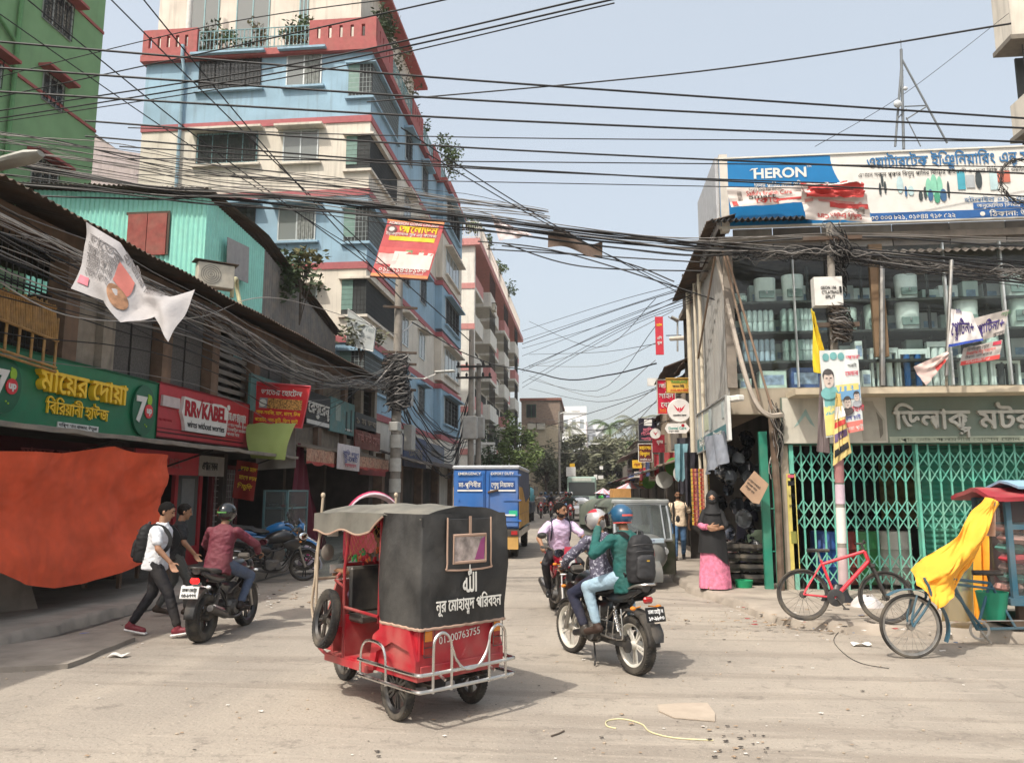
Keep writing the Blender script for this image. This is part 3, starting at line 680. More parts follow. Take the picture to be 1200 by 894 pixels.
 def wall(pts,zt_,zb,seed):
  pts=smooth_path(pts,7)
  def fn(u,v):
   k=u*(len(pts)-1); i=min(int(k),len(pts)-2); p=pts[i].lerp(pts[i+1],k-i); z=zb+(zt_-zb)*v
   c=V((0,.1,0)); d=(p-c); d.z=0; d=d.normalized()
   bul=.028*math.sin(math.pi*v)+.026*NZ.noise(V((p.x*3+seed,p.y*3,z*3.2)))+.014*(1-abs(NZ.noise(V((p.x*5+p.y*5+z*4,z*3-p.x*2,seed))))*2)
   return V((p.x,p.y,z-.006*abs(math.sin(k*.9))*(1-v)))+d*bul
  return fn
 K=MB(); bk=wall([(-W2-.01,.22,0),(-W2-.03,0,0),(-W2-.03,-.25,0),(-W2-.02,-.43,0),(-W2+.03,-.47,0),(-.25,-.475,0),(0,-.48,0),(.25,-.475,0),(W2-.03,-.47,0),(W2+.02,-.43,0),(W2+.03,-.25,0),(W2+.03,0,0),(W2+.01,.22,0)],1.6,.74,3.)
 K.sheet(bk,84,20,0,.006); hood=K.build('hood_wall',CAN,r)
 K=MB(); K.tube([bk(i/84,0)+V((0,0,-.004))for i in range(85)],.012,6); K.build('hem',PIP,hood)
 for s in(-1,1):
  K=MB(); K.sheet(lambda u,v:top(.3+.7*u,0 if s<0 else 1)+V((s*.03,0,.01-v*(.17*min(1,u*5+.15)-.018*math.sin(u*14))*(1 if u>.1 else 1)-.0)),30,3,0,.006); va=K.build('side_valance',CANL,r)
  K=MB(); K.tube([top(.3+.7*i/30,0 if s<0 else 1)+V((s*.033,0,.01-.17*min(1,i/6+.15)+.018*math.sin(i/30*14)))for i in range(31)],.009,6); K.build('valance_piping',PIP,va)
 K=MB(); K.sheet(lambda u,v:top(1,u)+V((0,.008,-.12*v)),16,2,0,.006); K.build('front_valance',CANL,r)
 K=MB(); K.sheet(lambda u,v:top(0,u)+V((0,-.01,.012-.07*v)),16,2,0,.006); K.build('rear_valance',CAN,r)
# window flap in the back
 yb=-.532
 K=MB(); K.mm((-.27,yb-.004,1.16),(.27,yb+.012,1.56),0,.004); fl=K.build('window_flap',CAN,hood)
 K=MB(); K.tube(smooth_path([(-.27,yb-.008,1.57),(-.27,yb-.008,1.22),(-.24,yb-.008,1.165),(.24,yb-.008,1.165),(.27,yb-.008,1.22),(.27,yb-.008,1.57)],4),.009,6); K.tube([(-.2,yb-.01,1.43),(-.2,yb-.01,1.22),(.2,yb-.01,1.22),(.2,yb-.01,1.43)],.014,6,closed=True); K.beam((0,yb-.016,1.58),(0,yb-.016,1.43),.03,.006)
 K.build('flap_binding',PIP,hood)
 K=MB(); K.mm((-.19,yb-.012,1.23),(.19,yb-.007,1.425)); K.build('clear_window',mat('cloudy_plastic',(.32,.27,.25),.12,var=.6,scale=11,coat=.5),hood)
 K=MB(); K.prism([(.06,0),(.18,.0),(.19,.18),(.14,.16)],M.Translation((0,yb-.012,1.235))@M.Rotation(R(90),4,'X'),.002); K.build('pink_scarf_behind_window',P('scarf_pink',150,70,120),hood)
 WL=P('sign_paint_white',226,224,216,rough=.7)
 T=M.Translation((0,yb-.012,0))@M.Rotation(R(90),4,'X')
 lettering(hood,T,[('ﷲ',0,.99,.15,WL,'C',.02,.004,.17),('নূর মোহাম্মদ পরিবহন',0,.86,.092,WL,'C',.03,.004,.8)],world=False)
 T=M.Translation((.02,-.424,0))@M.Rotation(R(90),4,'X')@M.Rotation(R(4),4,'Z')
 lettering(r,T,[('01300763755',0,.62,.06,WL,'C',.0,.002,.5)],world=False)
 for s in(-1,1):
  K=MB(); K.mm((s*.42-.05,-.46,.54),(s*.42+.05,-.42,.73),0,.008); k=K.build('tail_lamp',P('lamp_red',150,24,20,rough=.2,coat=.5),r)
  K=MB(); K.mm((s*.42-.042,-.467,.64),(s*.42+.042,-.455,.72),0,.004); K.build('amber_lens',AMB,k)
  K=MB()
  for zz in(.53,.6,.74):K.tube([(s*.42-.06,-.475,zz),(s*.42+.06,-.475,zz)],.004,5)
  for xx in(-.06,.06):K.tube([(s*.42+xx,-.475,.53),(s*.42+xx,-.475,.74)],.004,5)
  K.build('lamp_cage',BLKP,k)
# bumper of bent tube around the tail
 K=MB()
 for z in(.3,.42):K.tube(smooth_path([(-W2-.1,.5,z),(-W2-.1,.0,z),(-W2-.09,-.48,z),(-W2-.02,-.56,z),(-.2,-.57,z),(.2,-.57,z),(W2+.02,-.56,z),(W2+.09,-.48,z),(W2+.1,0,z),(W2+.1,.3,z)],5),.015,8)
 for s in(-1,1):
  K.tube(smooth_path([(s*.44,-.57,.28),(s*.44,-.57,.58),(s*.42,-.57,.67),(s*.34,-.57,.71),(s*.26,-.57,.67),(s*.23,-.57,.58),(s*.23,-.57,.28)],5),.013,8)
  K.tube(smooth_path([(s*(W2+.1),.46,.28),(s*(W2+.1),.44,.5),(s*(W2+.1),.34,.58),(s*(W2+.1),.1,.58),(s*(W2+.1),0,.5),(s*(W2+.1),-.02,.28)],5),.013,8)
 K.tube(smooth_path([(-.23,-.575,.6),(-.18,-.575,.5),(-.08,-.575,.42),(.08,-.575,.42),(.18,-.575,.5),(.23,-.575,.6)],5),.013,8)
 for s in(-1,1):K.tube([(s*.3,-.42,.4),(s*.3,-.57,.36)],.012)
 K.build('bumper',CHR,r)
# spare wheel
 sp=wheel(r,(0,0,0),.25,.1,BLK,5,name='spare_wheel'); sp.location=(-W2-.12,1.15,.68); sp.rotation_euler=(0,R(12),R(-4))
 K=MB(); K.cyl((-W2-.2,1.15,.68),(-W2,1.15,.66),.012); K.build('wheel_bolt',STL,r)
 return r
# ================================================================ SETTING
rnd=random.Random(7)
DUST=(.5,.43,.345)
def road_mat():
 m=bpy.data.materials.new('dusty_road'); m.use_nodes=True; n=m.node_tree.nodes; L=m.node_tree.links; b=n['Principled BSDF']; b.inputs['Roughness'].default_value=.92; b.inputs['Specular IOR Level'].default_value=.2
 tc=n.new('ShaderNodeTexCoord')
 def nz(sc,st=(1,1,1),det=8,ro=.55,rz=0):
  mp=n.new('ShaderNodeMapping'); mp.inputs['Scale'].default_value=st; mp.inputs['Rotation'].default_value=(0,0,rz); L.new(tc.outputs['Object'],mp.inputs[0]); t=n.new('ShaderNodeTexNoise'); t.inputs['Scale'].default_value=sc; t.inputs['Detail'].default_value=det; t.inputs['Roughness'].default_value=ro; L.new(mp.outputs[0],t.inputs['Vector']); return t.outputs[0]
 def rng(s,a,c,lo=0.,hi=1.):
  r=n.new('ShaderNodeMapRange'); r.inputs[1].default_value=a; r.inputs[2].default_value=c; r.inputs[3].default_value=lo; r.inputs[4].default_value=hi; L.new(s,r.inputs[0]); return r.outputs[0]
 def mix(f,a,c):
  x=n.new('ShaderNodeMix'); x.data_type='RGBA'
  for so_,v in((x.inputs[0],f),(x.inputs[6],a),(x.inputs[7],c)):
   if hasattr(v,'links'):L.new(v,so_)
   else:so_.default_value=(*v,1)
  return x.outputs[2]
 big=rng(nz(.33),.38,.62); col=mix(big,(.325,.288,.243),(.262,.234,.2))
 col=mix(rng(nz(1.1,(1,.16,1),6,.6,R(-12)),.48,.62,0,.55),col,(.36,.318,.264))
 col=mix(rng(nz(1.6,(.1,1.4,1),6,.6,R(7)),.52,.6,0,.5),col,(.2,.172,.144))
 col=mix(rng(nz(3.2,det=10,ro=.7),.57,.66,0,.6),col,(.17,.15,.13))
 col=mix(rng(nz(38.,det=3),.62,.68,0,.7),col,(.13,.115,.1))
 col=mix(rng(nz(55.,(1,1,1),2),.66,.7,0,.6),col,(.55,.5,.43))
 v=n.new('ShaderNodeTexVoronoi'); v.feature='DISTANCE_TO_EDGE'; v.inputs['Scale'].default_value=.42
 mp=n.new('ShaderNodeMapping'); L.new(tc.outputs['Object'],mp.inputs[0]); ad=n.new('ShaderNodeVectorMath'); ad.operation='MULTIPLY_ADD'; t=n.new('ShaderNodeTexNoise'); t.inputs['Scale'].default_value=1.7; t.inputs['Detail'].default_value=6; L.new(tc.outputs['Object'],t.inputs['Vector']); L.new(t.outputs['Color'],ad.inputs[0]); ad.inputs[1].default_value=(1.6,1.6,0); L.new(mp.outputs[0],ad.inputs[2]); L.new(ad.outputs[0],v.inputs['Vector'])
 cr=rng(v.outputs['Distance'],.0,0.008,.28,0); col=mix(cr,col,(.1,.09,.08))
 col=mix(rng(nz(.8,(1,1,1),9,.72),.6,.68,0,.5),col,(.14,.122,.104)); col=mix(rng(nz(6.,(.16,1.6,1),4,.5,R(3)),.6,.68,0,.35),col,(.4,.352,.295))
 L.new(col,b.inputs['Base Color'])
 bp=n.new('ShaderNodeBump'); bp.inputs['Strength'].default_value=.55; bp.inputs['Distance'].default_value=.02
 s=n.new('ShaderNodeMath'); s.operation='ADD'; L.new(nz(26.,det=6),s.inputs[0]); L.new(nz(2.2,det=4),s.inputs[1]); L.new(s.outputs[0],bp.inputs['Height']); L.new(bp.outputs[0],b.inputs['Normal'])
 return m
K=MB(); K.add([(-110,-40,0),(110,-40,0),(110,300,0),(-110,300,0)],[(0,1,2,3)]); tag(K.build('road',road_mat()),kind='structure')
CONC=mat('rough_concrete',(.27,.24,.205),.9,var=.22,scale=3,bump=.5,dirt=.45,dcol=(.13,.115,.1))
CONCD=mat('dirty_concrete',(.2,.175,.15),.9,var=.25,scale=3,bump=.5,dirt=.5,streak=.5)
def ledge(name,edge,back,h,m,n=60,rough=.05):
 """raised pavement: ragged kerb edge along `edge`, flat to `back`"""
 e=smooth_path(edge,8); bk=smooth_path(back,8); N_=len(e); K=MB(); vs_=[]; fs=[]
 for i,p in enumerate(e):
  q=bk[min(i*len(bk)//N_,len(bk)-1)]; d=(q-p).normalized()
  j=rough*NZ.noise(V((p.x*1.7,p.y*1.7,1)))+rough*.5*NZ.noise(V((p.x*6,p.y*6,5)))
  hz=h*(1+.18*NZ.noise(V((p.x*1.1,p.y*1.1,9))))
  for dd,z in((-.05+j,-.01),(-.015+j*1.2,hz*.72),(.03+j*.6,hz*.97),(.2,hz+.008*NZ.noise(p*3)),(.9,h+.01*NZ.noise(p*2)),(None,h)):
   b=(q if dd is None else p+d*dd); vs_.append((b.x,b.y,z))
 for i in range(N_-1):
  for k in range(5):fs.append((i*6+k,(i+1)*6+k,(i+1)*6+k+1,i*6+k+1))
 K.add(vs_,fs,0,True); o=K.build(name,m); return tag(o,kind='structure')
ledge('pavement',[(-6.5,y,0)for y in(120,60,40,26,20,17,15,14,13,12.2,11.5,10.9,10.3,9.7,9.1,8.5,7.9,7.3,6.5,5,3,0)],[(-11,y,0)for y in(120,60,40,26,17,13,10,7,0)],.15,CONC,rough=.13)
ledge('pavement',[tuple(gnd(*q))for q in((1560,800),(1400,772),(1200,754),(1060,746),(960,738),(905,728),(872,716),(838,704),(806,692),(786,672),(768,640),(758,618))]+[(2.9,45,0),(3.1,70,0),(3.3,120,0)],[(14,13.5,0),(10,13.5,0),(5,13.6,0),(3.4,14,0),(3.4,20,0),(5,60,0),(5,120,0)],.13,mat('dusty_pavement',(.31,.27,.225),.9,var=.2,scale=2.5,bump=.6,dirt=.4,dcol=(.2,.17,.14)),rough=.07)
GUT=mat('dark_gutter',(.075,.068,.06),.6,var=.4,scale=3,bump=.4)  # ragged dark strip laid along the kerb foot to draw its dark edge
K=MB(); vs_=[]
for i in range(240):
 y=2+i*.2; a_=.12+.12*NZ.noise(V((y*.9,3,1)))+.05*NZ.noise(V((y*3.1,1,1))); vs_+=[(-6.62,y,.006),(-6.5+max(.03,a_),y,.006)]
K.add(vs_,[(2*i,2*i+1,2*i+3,2*i+2)for i in range(239)]); tag(K.build('gutter',GUT),kind='structure')
K=MB(); sl=[gnd(*q)for q in((-60,792),(82,783),(156,752),(140,742),(60,752),(-60,772))]; sl=[q+V((.05*NZ.noise(q*2.3),.05*NZ.noise(q*2.1+V((5,0,0))),0))for i in range(6)for q in[sl[i].lerp(sl[(i+1)%6],k/9)for k in range(9)]]; K.prism([(p.x,p.y)for p in sl],None,.05); tag(K.build('broken_concrete_slab',CONC),kind='structure')
# ================================================================ LEFT ROW OF SHOPS
XF=-8.0
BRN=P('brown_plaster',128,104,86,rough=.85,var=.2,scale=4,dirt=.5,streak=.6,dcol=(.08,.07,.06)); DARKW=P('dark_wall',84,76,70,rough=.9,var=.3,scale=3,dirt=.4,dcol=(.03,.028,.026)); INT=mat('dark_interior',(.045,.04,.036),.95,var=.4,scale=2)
RUST=P('rusty_tin',88,76,66,rough=.75,var=.3,scale=3,dirt=.6,streak=.7,dcol=(.12,.06,.035),metal=.2); TIN=P('grey_tin',120,116,110,rough=.6,var=.2,scale=3,dirt=.5,streak=.5,metal=.3,dcol=(.12,.08,.06))
NET=P('window_net',98,96,94,rough=.9,var=.25,scale=30); GRILL=P('iron_grille',40,38,36,rough=.6)
def corr(fn,nu,nv,amp,per,m,name,par,axis=0,th=.006):
 """corrugated sheet: fn(u, v) -> (point, normal), ridges counted along u"""
 def g(u,v):
  p,nr=fn(u,v); return p+nr*amp*math.sin(2*math.pi*per*u)
 K=MB(); K.sheet(g,nu,nv,0,th); return K.build(name,m,par)
row=thing('shop_row','long two-storey row of shops on the left with a rusty tin roof','building',(XF,17,0))
def mmw(par,name,a,b,m,bev=0):
 K=MB(); K.mm(a,b,0,bev); return K.build(name,m,par,True)
YA,YB=3.2,28.15
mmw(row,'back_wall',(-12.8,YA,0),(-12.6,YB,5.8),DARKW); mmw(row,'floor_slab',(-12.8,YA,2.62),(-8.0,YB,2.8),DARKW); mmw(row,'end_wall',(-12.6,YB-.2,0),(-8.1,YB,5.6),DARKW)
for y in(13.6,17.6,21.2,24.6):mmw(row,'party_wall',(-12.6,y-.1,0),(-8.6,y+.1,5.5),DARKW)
ups=[(YA,8.6,'b'),(8.6,10.95,'w'),(10.95,11.9,'p'),(11.9,13.7,'n'),(13.7,15.6,'n'),(15.6,17.7,'g'),(17.7,19.9,'n'),(19.9,22.2,'t'),(22.2,24.6,'t'),(24.6,26.4,'w'),(26.4,YB,'w')]
WPL=P('dirty_white_plaster',150,142,130,rough=.85,var=.2,dirt=.6,streak=.8)
for i,(a,b,k)in enumerate(ups):
 mmw(row,'pillar',(-8.3,b-.16,2.85),(-7.97,b+.16,5.5),(BRN,WPL)[i%4==2 or i>8])
 if k=='n':
  f=mmw(row,'window_frame',(-8.22,a+.2,2.9),(-8.18,b-.2,5.5),GRILL); K=MB();
  for t in(0.02,.5):K.mm((-8.176,a+.24+(b-a-.4)*t,3.0),(-8.16,a+.2+(b-a-.4)*(t+.46),5.42))
  K.build('net_panel',NET,row,True)
 elif k=='g':
  K=MB()
  for j in range(14):K.mm((-8.2,a+.2,3.0+j*.19),(-8.16,b-.2,3.1+j*.19))
  K.build('louvre_window',P('louvre_grey',128,124,118,rough=.6,dirt=.5),row,True)
 elif k=='t':mmw(row,'tin_panel',(-8.2,a+.17,2.9),(-8.12,b-.17,5.45),P('panel_tan',118,106,92,rough=.8,dirt=.5,streak=.7,var=.2))
 elif k=='p':mmw(row,'plaster_panel',(-8.25,a+.17,2.85),(-8.1,b-.17,5.5),WPL)
 elif k=='w':
  mmw(row,'upper_wall',(-8.3,a+.17,2.8),(-8.12,b-.17,3.5),BRN if i<5 else WPL)
  K=MB()
  for j in range(7):K.mm((-8.2,a+.2,3.55+j*.28),(-8.18,b-.2,3.58+j*.28))
  n_=int((b-a)/.14)
  for j in range(n_):K.mm((-8.19,a+.2+(b-a-.4)*j/n_,3.5),(-8.175,a+.215+(b-a-.4)*j/n_,5.4))
  K.build('iron_grille',GRILL,row,True)
mmw(row,'eave_beam',(-8.35,YA,5.42),(-7.92,YB-.02,5.66),BRN)
corr(lambda u,v:(V((-7.25-v*1.2+.0,YA+(YB-YA)*u,5.64+v*.3+.05*NZ.noise(V((u*14,v*2,1)))))-V((XF,17,0)),V((0,0,1))),700,3,.022,170,RUST,'tin_roof_edge',row)
corr(lambda u,v:(V((-8.4-v*4.3,YA+(YB-YA)*u,5.92+v*.7+.05*NZ.noise(V((u*14,v*2,7)))))-V((XF,17,0)),V((0,0,1))),420,3,.02,100,RUST,'tin_roof',row)
# bamboo screen standing in the first upper opening
bs=thing('bamboo_screen','yellow bamboo slat screen leaning out of the upper floor above the green restaurant sign','screen',(-7.9,9,3.7))
K=MB(); BAM=P('bamboo',168,128,70,rough=.6,var=.3,scale=10,dirt=.3)
K2=MB()
p0,p1=onX(-8,372,-7.86),onX(66,400,-7.86); t0,t1=onX(-8,334,-7.86),onX(64,357,-7.86)
for i in range(27):
 t=i/26; K2.tube([p0.lerp(p1,t),t0.lerp(t1,t)+V((0,0,rnd.uniform(-.02,.03)))],.018,6)
for i in range(6):
 t=i/5; q=p0.lerp(p1,t); K.tube([q+V((0,0,-.42)),q+V((0,0,.35))],.02,6)
for a,b,dz in((p0,p1,0),(p0,p1,-.4),(t0,t1,-.05),(p0,p1,-.46)):K.tube([a+V((.03,0,dz)),b+V((.03,0,dz))],.022,6)
K.build('frame',BAM,bs,True); K2.build('slat_panel',BAM,bs,True)
# concrete canopy ledge under the signs
cn=thing('shop_canopy','grey concrete canopy ledge running under the green and red shop signs','canopy',(-7.4,12,2.6))
K=MB(); K.sheet(lambda u,v:(-8.05+1.05*v,YA+(18.05-YA)*u,2.62-.12*v+.035*NZ.noise(V((u*30,v*2,3)))),60,4,0,.06); K.build('slab',P('canopy_grey',128,122,114,rough=.9,var=.2,scale=4,dirt=.5,streak=.4),cn,True)
K=MB()
for y in(5,8,11,14,17):K.beam((-8.0,y,2.2),(-7.1,y,2.5),.03)
K.build('bracket',GRILL,cn,True)
# ---- shop signs on the front
def board(name,label,cat,c00,c10,c11,c01,m,th=.06,framem=None,group=None,bend=0.):
 """sign board from its four corners (lower left, lower right, upper right, upper left); returns it and the matrix of its face (x along, y up)"""
 c00,c10,c11,c01=map(V,(c00,c10,c11,c01)); X=(c10-c00); Y=(c01-c00); Nn=X.cross(Y).normalized()
 r=thing(name,label,cat,tuple(c00),0,group); K=MB()
 K.sheet(lambda u,v:(c00.lerp(c10,u)).lerp(c01.lerp(c11,u),v)+Nn*bend*math.sin(math.pi*u)*math.sin(math.pi*v),6 if bend else 1,6 if bend else 1,0,th)
 K.build('panel',m,r,True,False)
 if framem:
  K=MB(); K.tube([c00+Nn*.01,c10+Nn*.01,c11+Nn*.01,c01+Nn*.01],.02,4,closed=True); K.build('frame',framem,r,True)
 return r,frame(c00+Nn*.004,X,Y),X.length,Y.length
def onboard(r,T,polys,name='printed_shape'):
 for pts,m,d in polys:MB().prism(pts,T,d).build(name,m,r,True)
def circ(x,y,rx,ry=None,n=28,a0=0,a1=2*math.pi):return[(x+rx*math.cos(a0+(a1-a0)*i/n),y+(ry or rx)*math.sin(a0+(a1-a0)*i/n))for i in range(n)]
def rect(x,y,w_,h_):return[(x,y),(x+w_,y),(x+w_,y+h_),(x,y+h_)]
GRN=P('sign_green',16,118,78,rough=.4,var=.08,dirt=.12); SRED=P('sign_red',186,40,52,rough=.45,var=.08,dirt=.15); YEL=P('letter_yellow',245,200,14,rough=.4,var=.05); SWH=P('sign_white',222,220,214,rough=.5,var=.06,dirt=.12); SBK=P('sign_black',24,24,26,rough=.5); TEAL=P('sign_teal',86,134,134,rough=.6,dirt=.4,var=.15)
DGRN=P('disc_green',8,92,60,rough=.35)
XS=-7.95
def sgn(x0,x1,yt,yb,name,label,m,xs=XS,**k):
 y0=onX(x0,500,xs).y; y1=onX(x1,500,xs).y; zb=onX(x0,yb,xs).z; zt=onX(x0,yt,xs).z
 return board(name,label,'sign',(xs,y0,zb),(xs,y1,zb),(xs,y1,zt),(xs,y0,zt),m,**k)
r,T,w_,h_=sgn(-60,182,388,492,'restaurant_sign','green restaurant sign with raised yellow Bengali letters above the orange cloth',GRN,framem=P('frame_green',10,84,56))
yy=lambda x:onX(x,500,XS).y-onX(-60,500,XS).y
lettering(r,T,[('মায়ের দোয়া',yy(35),h_*.52,.34,YEL,'L',.035,.1,yy(140)-yy(35)),('বিরিয়ানী হাউজ',yy(50),h_*.24,.2,YEL,'L',.02,.03,yy(124)-yy(50))],'raised_letters')
onboard(r,T,[(rect(yy(66),h_*.06,yy(114)-yy(66),.09),SWH,.02)],'address_strip')
lettering(r,T@M.Translation((0,0,.02)),[('দক্ষিণ খান বাজার, উত্তরা',yy(67),h_*.08,.05,SBK,'L',0,.003,yy(112)-yy(67))])
def seven_up(cx,cy,rr):
 K=MB(); K.lathe([(.001,.05),(rr,.05),(rr,0)],T@M.Translation((cx,cy,0))@M.Diagonal((1,1.28,1,1)),36); d=K.build('drink_disc',DGRN,r,True)
 A=T@M.Translation((cx,cy,.052))
 lettering(d,A,[('7',-.08*rr/.4-.1*rr,-.55*rr,rr*1.25,SWH,'C',.05,.012)]); onboard(d,A,[(circ(rr*.36,-rr*.02,rr*.36),P('dot_red',214,40,50,rough=.4),.014)],'red_dot')
 lettering(d,A@M.Translation((0,0,.014)),[('up',rr*.36,-rr*.12,rr*.34,SWH,'C',.05,.006)]); onboard(d,A,[(circ(rr*.42,rr*.55,rr*.2,rr*.28),P('lime',150,190,50),.008),(circ(rr*.3,rr*.8,rr*.06),P('lime',0,0,0),.008),(circ(rr*.25,-rr*.8,rr*.05),MC['lime'],.008),(circ(rr*.1,-rr*.72,rr*.04),MC['lime'],.008)],'lime')
seven_up((yy(150)+yy(178))/2,h_*.5,(yy(178)-yy(150))/2*.96); seven_up((yy(-32)+yy(24))/2,h_*.5,(yy(24)-yy(-32))/2*.72)
r,T,w_,h_=sgn(182.6,290.5,446.5,511,'cable_shop_sign','red cable shop sign with a raised white logo plate beside the green restaurant sign',SRED,framem=P('frame_dark_red',120,26,34))
yy=lambda x:onX(x,500,XS).y-onX(182.6,500,XS).y
KR=P('logo_red',168,24,40); KG=P('letter_grey',60,60,60)
bx0,bx1=yy(208),yy(262)
onboard(r,T,[([(bx0,h_*.52),(bx0+.1,h_*.36),(bx0+.16,h_*.17),(bx1-.05,h_*.17),(bx1,h_*.28),(bx1+.05,h_*.78),(bx1-.3,h_*.83),(bx0+.75,h_*.8),(bx0+.08,h_*.83)],SWH,.07)],'logo_plate')
A=T@M.Translation((0,0,.07)); bw=bx1-bx0
lettering(r,A,[('RR',bx0+.1,h_*.47,h_*.3,KR,'L',.05,.012,bw*.25),('KĀBEL',bx0+bw*.41,h_*.47,h_*.3,KR,'L',.05,.012,bw*.56),('wires without worries',bx0+.22,h_*.25,h_*.14,KG,'L',.01,.006,bw*.82)],'logo_letters')
onboard(r,A,[([(bx0+bw*.29,h_*.62),(bx0+bw*.31,h_*.66),(bx0+bw*.335,h_*.55),(bx0+bw*.4,h_*.85),(bx0+bw*.415,h_*.85),(bx0+bw*.34,h_*.46),(bx0+bw*.33,h_*.46)],KR,.012),(circ(bx1+.02,h_*.8,.06),SWH,.02)],'tick_mark')
onboard(r,T,[(rect(yy(186),h_*.57,.6,.2),P('plate_pale',200,186,184),.05),(rect(yy(184),.08,w_-.25,.025),P('stripe_dark',60,20,24),.004),(rect(yy(184),.16,w_-.4,.012),MC['stripe_dark'],.004)],'plate')
lettering(r,T,[('জে.এস হার্ডওয়্যার',yy(266),h_*.55,.19,SWH,'L',.02,.01,yy(287)-yy(266)),('এখানে সকল প্রকার',yy(266),h_*.42,.07,SWH,'L',0,.004,1.),('ইলেকট্রিক মালামাল',yy(266),h_*.32,.07,SWH,'L',0,.004,1.),('পাওয়া যায়',yy(266),h_*.22,.07,SWH,'L',0,.004,.6),('আর আর কেবল',yy(185),h_*.3,.05,KR,'L',0,.003)])
# projecting food sign, tilted
YJ=17.6; q=[onY(295,497,YJ),onY(353.5,501.5,YJ),onY(364,453,YJ),onY(301.5,447.5,YJ)]
r,T,w_,h_=board('food_sign','red rice hotel sign with white and yellow letters hung crosswise over the green cloth','sign',*q,P('banner_red',204,22,38,rough=.35,var=.06),.05,P('frame_pink',214,90,100))
FY=P('letter_gold',250,206,30)
lettering(r,T,[('ভাতের হোটেল',w_*.52,h_*.72,.13,SWH,'C',.03,.004,w_*.82),('শাক-সবজি, মাছ, মাংস, ডিম',w_*.5,h_*.26,.085,FY,'C',.03,.004,w_*.88),('পরোটা, নান-রুটি, ফিস ফ্রাই',w_*.48,h_*.09,.085,FY,'C',.03,.004,w_*.86)])
onboard(r,T,[(rect(w_*.27,h_*.4,w_*.68,h_*.24),mat('food_photo',(.42,.22,.06),.5,var=.9,scale=30),.004),(rect(w_*.1,h_*.4,w_*.16,h_*.24),P('plate_grey',150,150,150),.004),(circ(w_*.17,h_*.52,h_*.09),SWH,.006)],'food_picture')
for a,lab,x0,x1,yt,yb,m,txt,tm_ in(('restaurant_name_sign','black sign with bold white Bengali lettering between the rice hotel sign and the teal sign',358,386,456,496.5,SBK,'রেস্টুরেন্ট',SWH),('shop_sign','faded teal sign with white panel beside the black restaurant sign',386.5,415,464,504.5,TEAL,None,None),('shop_sign','dark narrow sign with small pale marks past the teal sign',416,441,482,502.5,SBK,'১ ম ডব',WPL),('shop_sign','brick red sign board low beside the utility pole',417,446,500,524.5,P('sign_brick',128,74,66,rough=.8,dirt=.3),'ভাই ভাই স্টোর',P('faint_pink',176,120,112)),('shop_sign','teal blank board behind the rice hotel sign',291.5,344,436,480,TEAL,None,None)):
 r,T,w_,h_=sgn(x0,x1,yt,yb,a,lab,m,xs=-7.93)
 if txt:lettering(r,T,[(txt,w_/2,h_*.38,h_*.36,tm_,'C',.04,.02,w_*.9)])
 if m is SBK and tm_ is SWH:onboard(r,T,[(rect(.05,.04,w_-.1,h_*.12),SWH,.01)],'strip')
 if x0==386.5:onboard(r,T,[(rect(w_*.2,h_*.35,w_*.2,h_*.5),P('pale_patch',150,166,160),.006),(rect(w_*.62,h_*.1,w_*.06,h_*.6),P('dark_mark',60,70,70),.006),(rect(w_*.82,h_*.1,w_*.06,h_*.7),MC['dark_mark'],.006),(rect(w_*.6,h_*.12,w_*.3,h_*.06),SWH,.006)],'sticker')
# sagging cloths and awnings
def cloth(name,label,cat,fn,m,nu=30,nv=20,group=None,th=.006):
 K=MB(); K.sheet(fn,nu,nv,0,th); o=K.build(name,m); return tag(o,label,cat,group)
OR=P('orange_cloth',222,86,46,rough=.85,var=.1,scale=5,bump=.12,dirt=.3,dcol=(.2,.05,.025))
ta=[(-60,528),(40,529),(75,531),(110,526),(133,523),(160,531),(201,533)]; ba=[(-60,648),(4,672),(30,685),(62,689),(100,684),(150,666),(196,650)]
def lerp_path(pts,t):
 k=t*(len(pts)-1); i=min(int(k),len(pts)-2); f=k-i; return(pts[i][0]*(1-f)+pts[i+1][0]*f,pts[i][1]*(1-f)+pts[i+1][1]*f)
def orange(u,v):
 a,b=lerp_path(ba,u),lerp_path(ta,u); X_=-7.05+.0*v
 p=onX(*b,-7.1); q=onX(*a,-7.0); s=q.lerp(p,v)
 fold=.05*math.sin(u*26+v*3)*(.3+.7*max(0,u-.55)*2)+.09*NZ.noise(V((u*4,v*3,2)))
 diag=.05*math.sin((u*1.3-v)*14)*max(0,u-.6)*2
 cre=.013*(1-2*abs(NZ.noise(V((u*9+v*4,v*5-u*3,7)))))+.012*NZ.noise(V((u*30,v*16,2)))
 return s+V((cre+fold+diag-.14*math.sin(math.pi*v),0,0))
cloth('orange_cloth','large orange cloth sheet hung from the canopy in front of the restaurant','cloth',orange,OR,120,60)
MAR=P('maroon_cloth',92,26,44,rough=.85,var=.12)
def maroon(u,v):
 lo=onX(333+52*u,652,-7.35); hi=onX(349+12*u,519+26*u**1.5,-7.35); s=lo.lerp(hi,v)
 if u>.45:s.z-=(u-.45)*1.1*v
 return s+V((.06*math.sin(u*20),0,0))
cloth('maroon_curtain','dark maroon curtain hanging down beside the food stall','curtain',maroon,MAR,40,16)
LG=P('lime_cloth',150,166,92,rough=.75,var=.08,scale=2)
cloth('green_awning_cloth','pale green cloth awning under the rice hotel sign','awning',lambda u,v:(V(onY(289+58*u,496,17.3)).lerp(V(onY(294+40*u-6*v*0,536+3*u,16.7)),1-v))+V((0,-.12*math.sin(math.pi*v),.03*NZ.noise(V((u*5,v*4,1))))),LG,20,14)
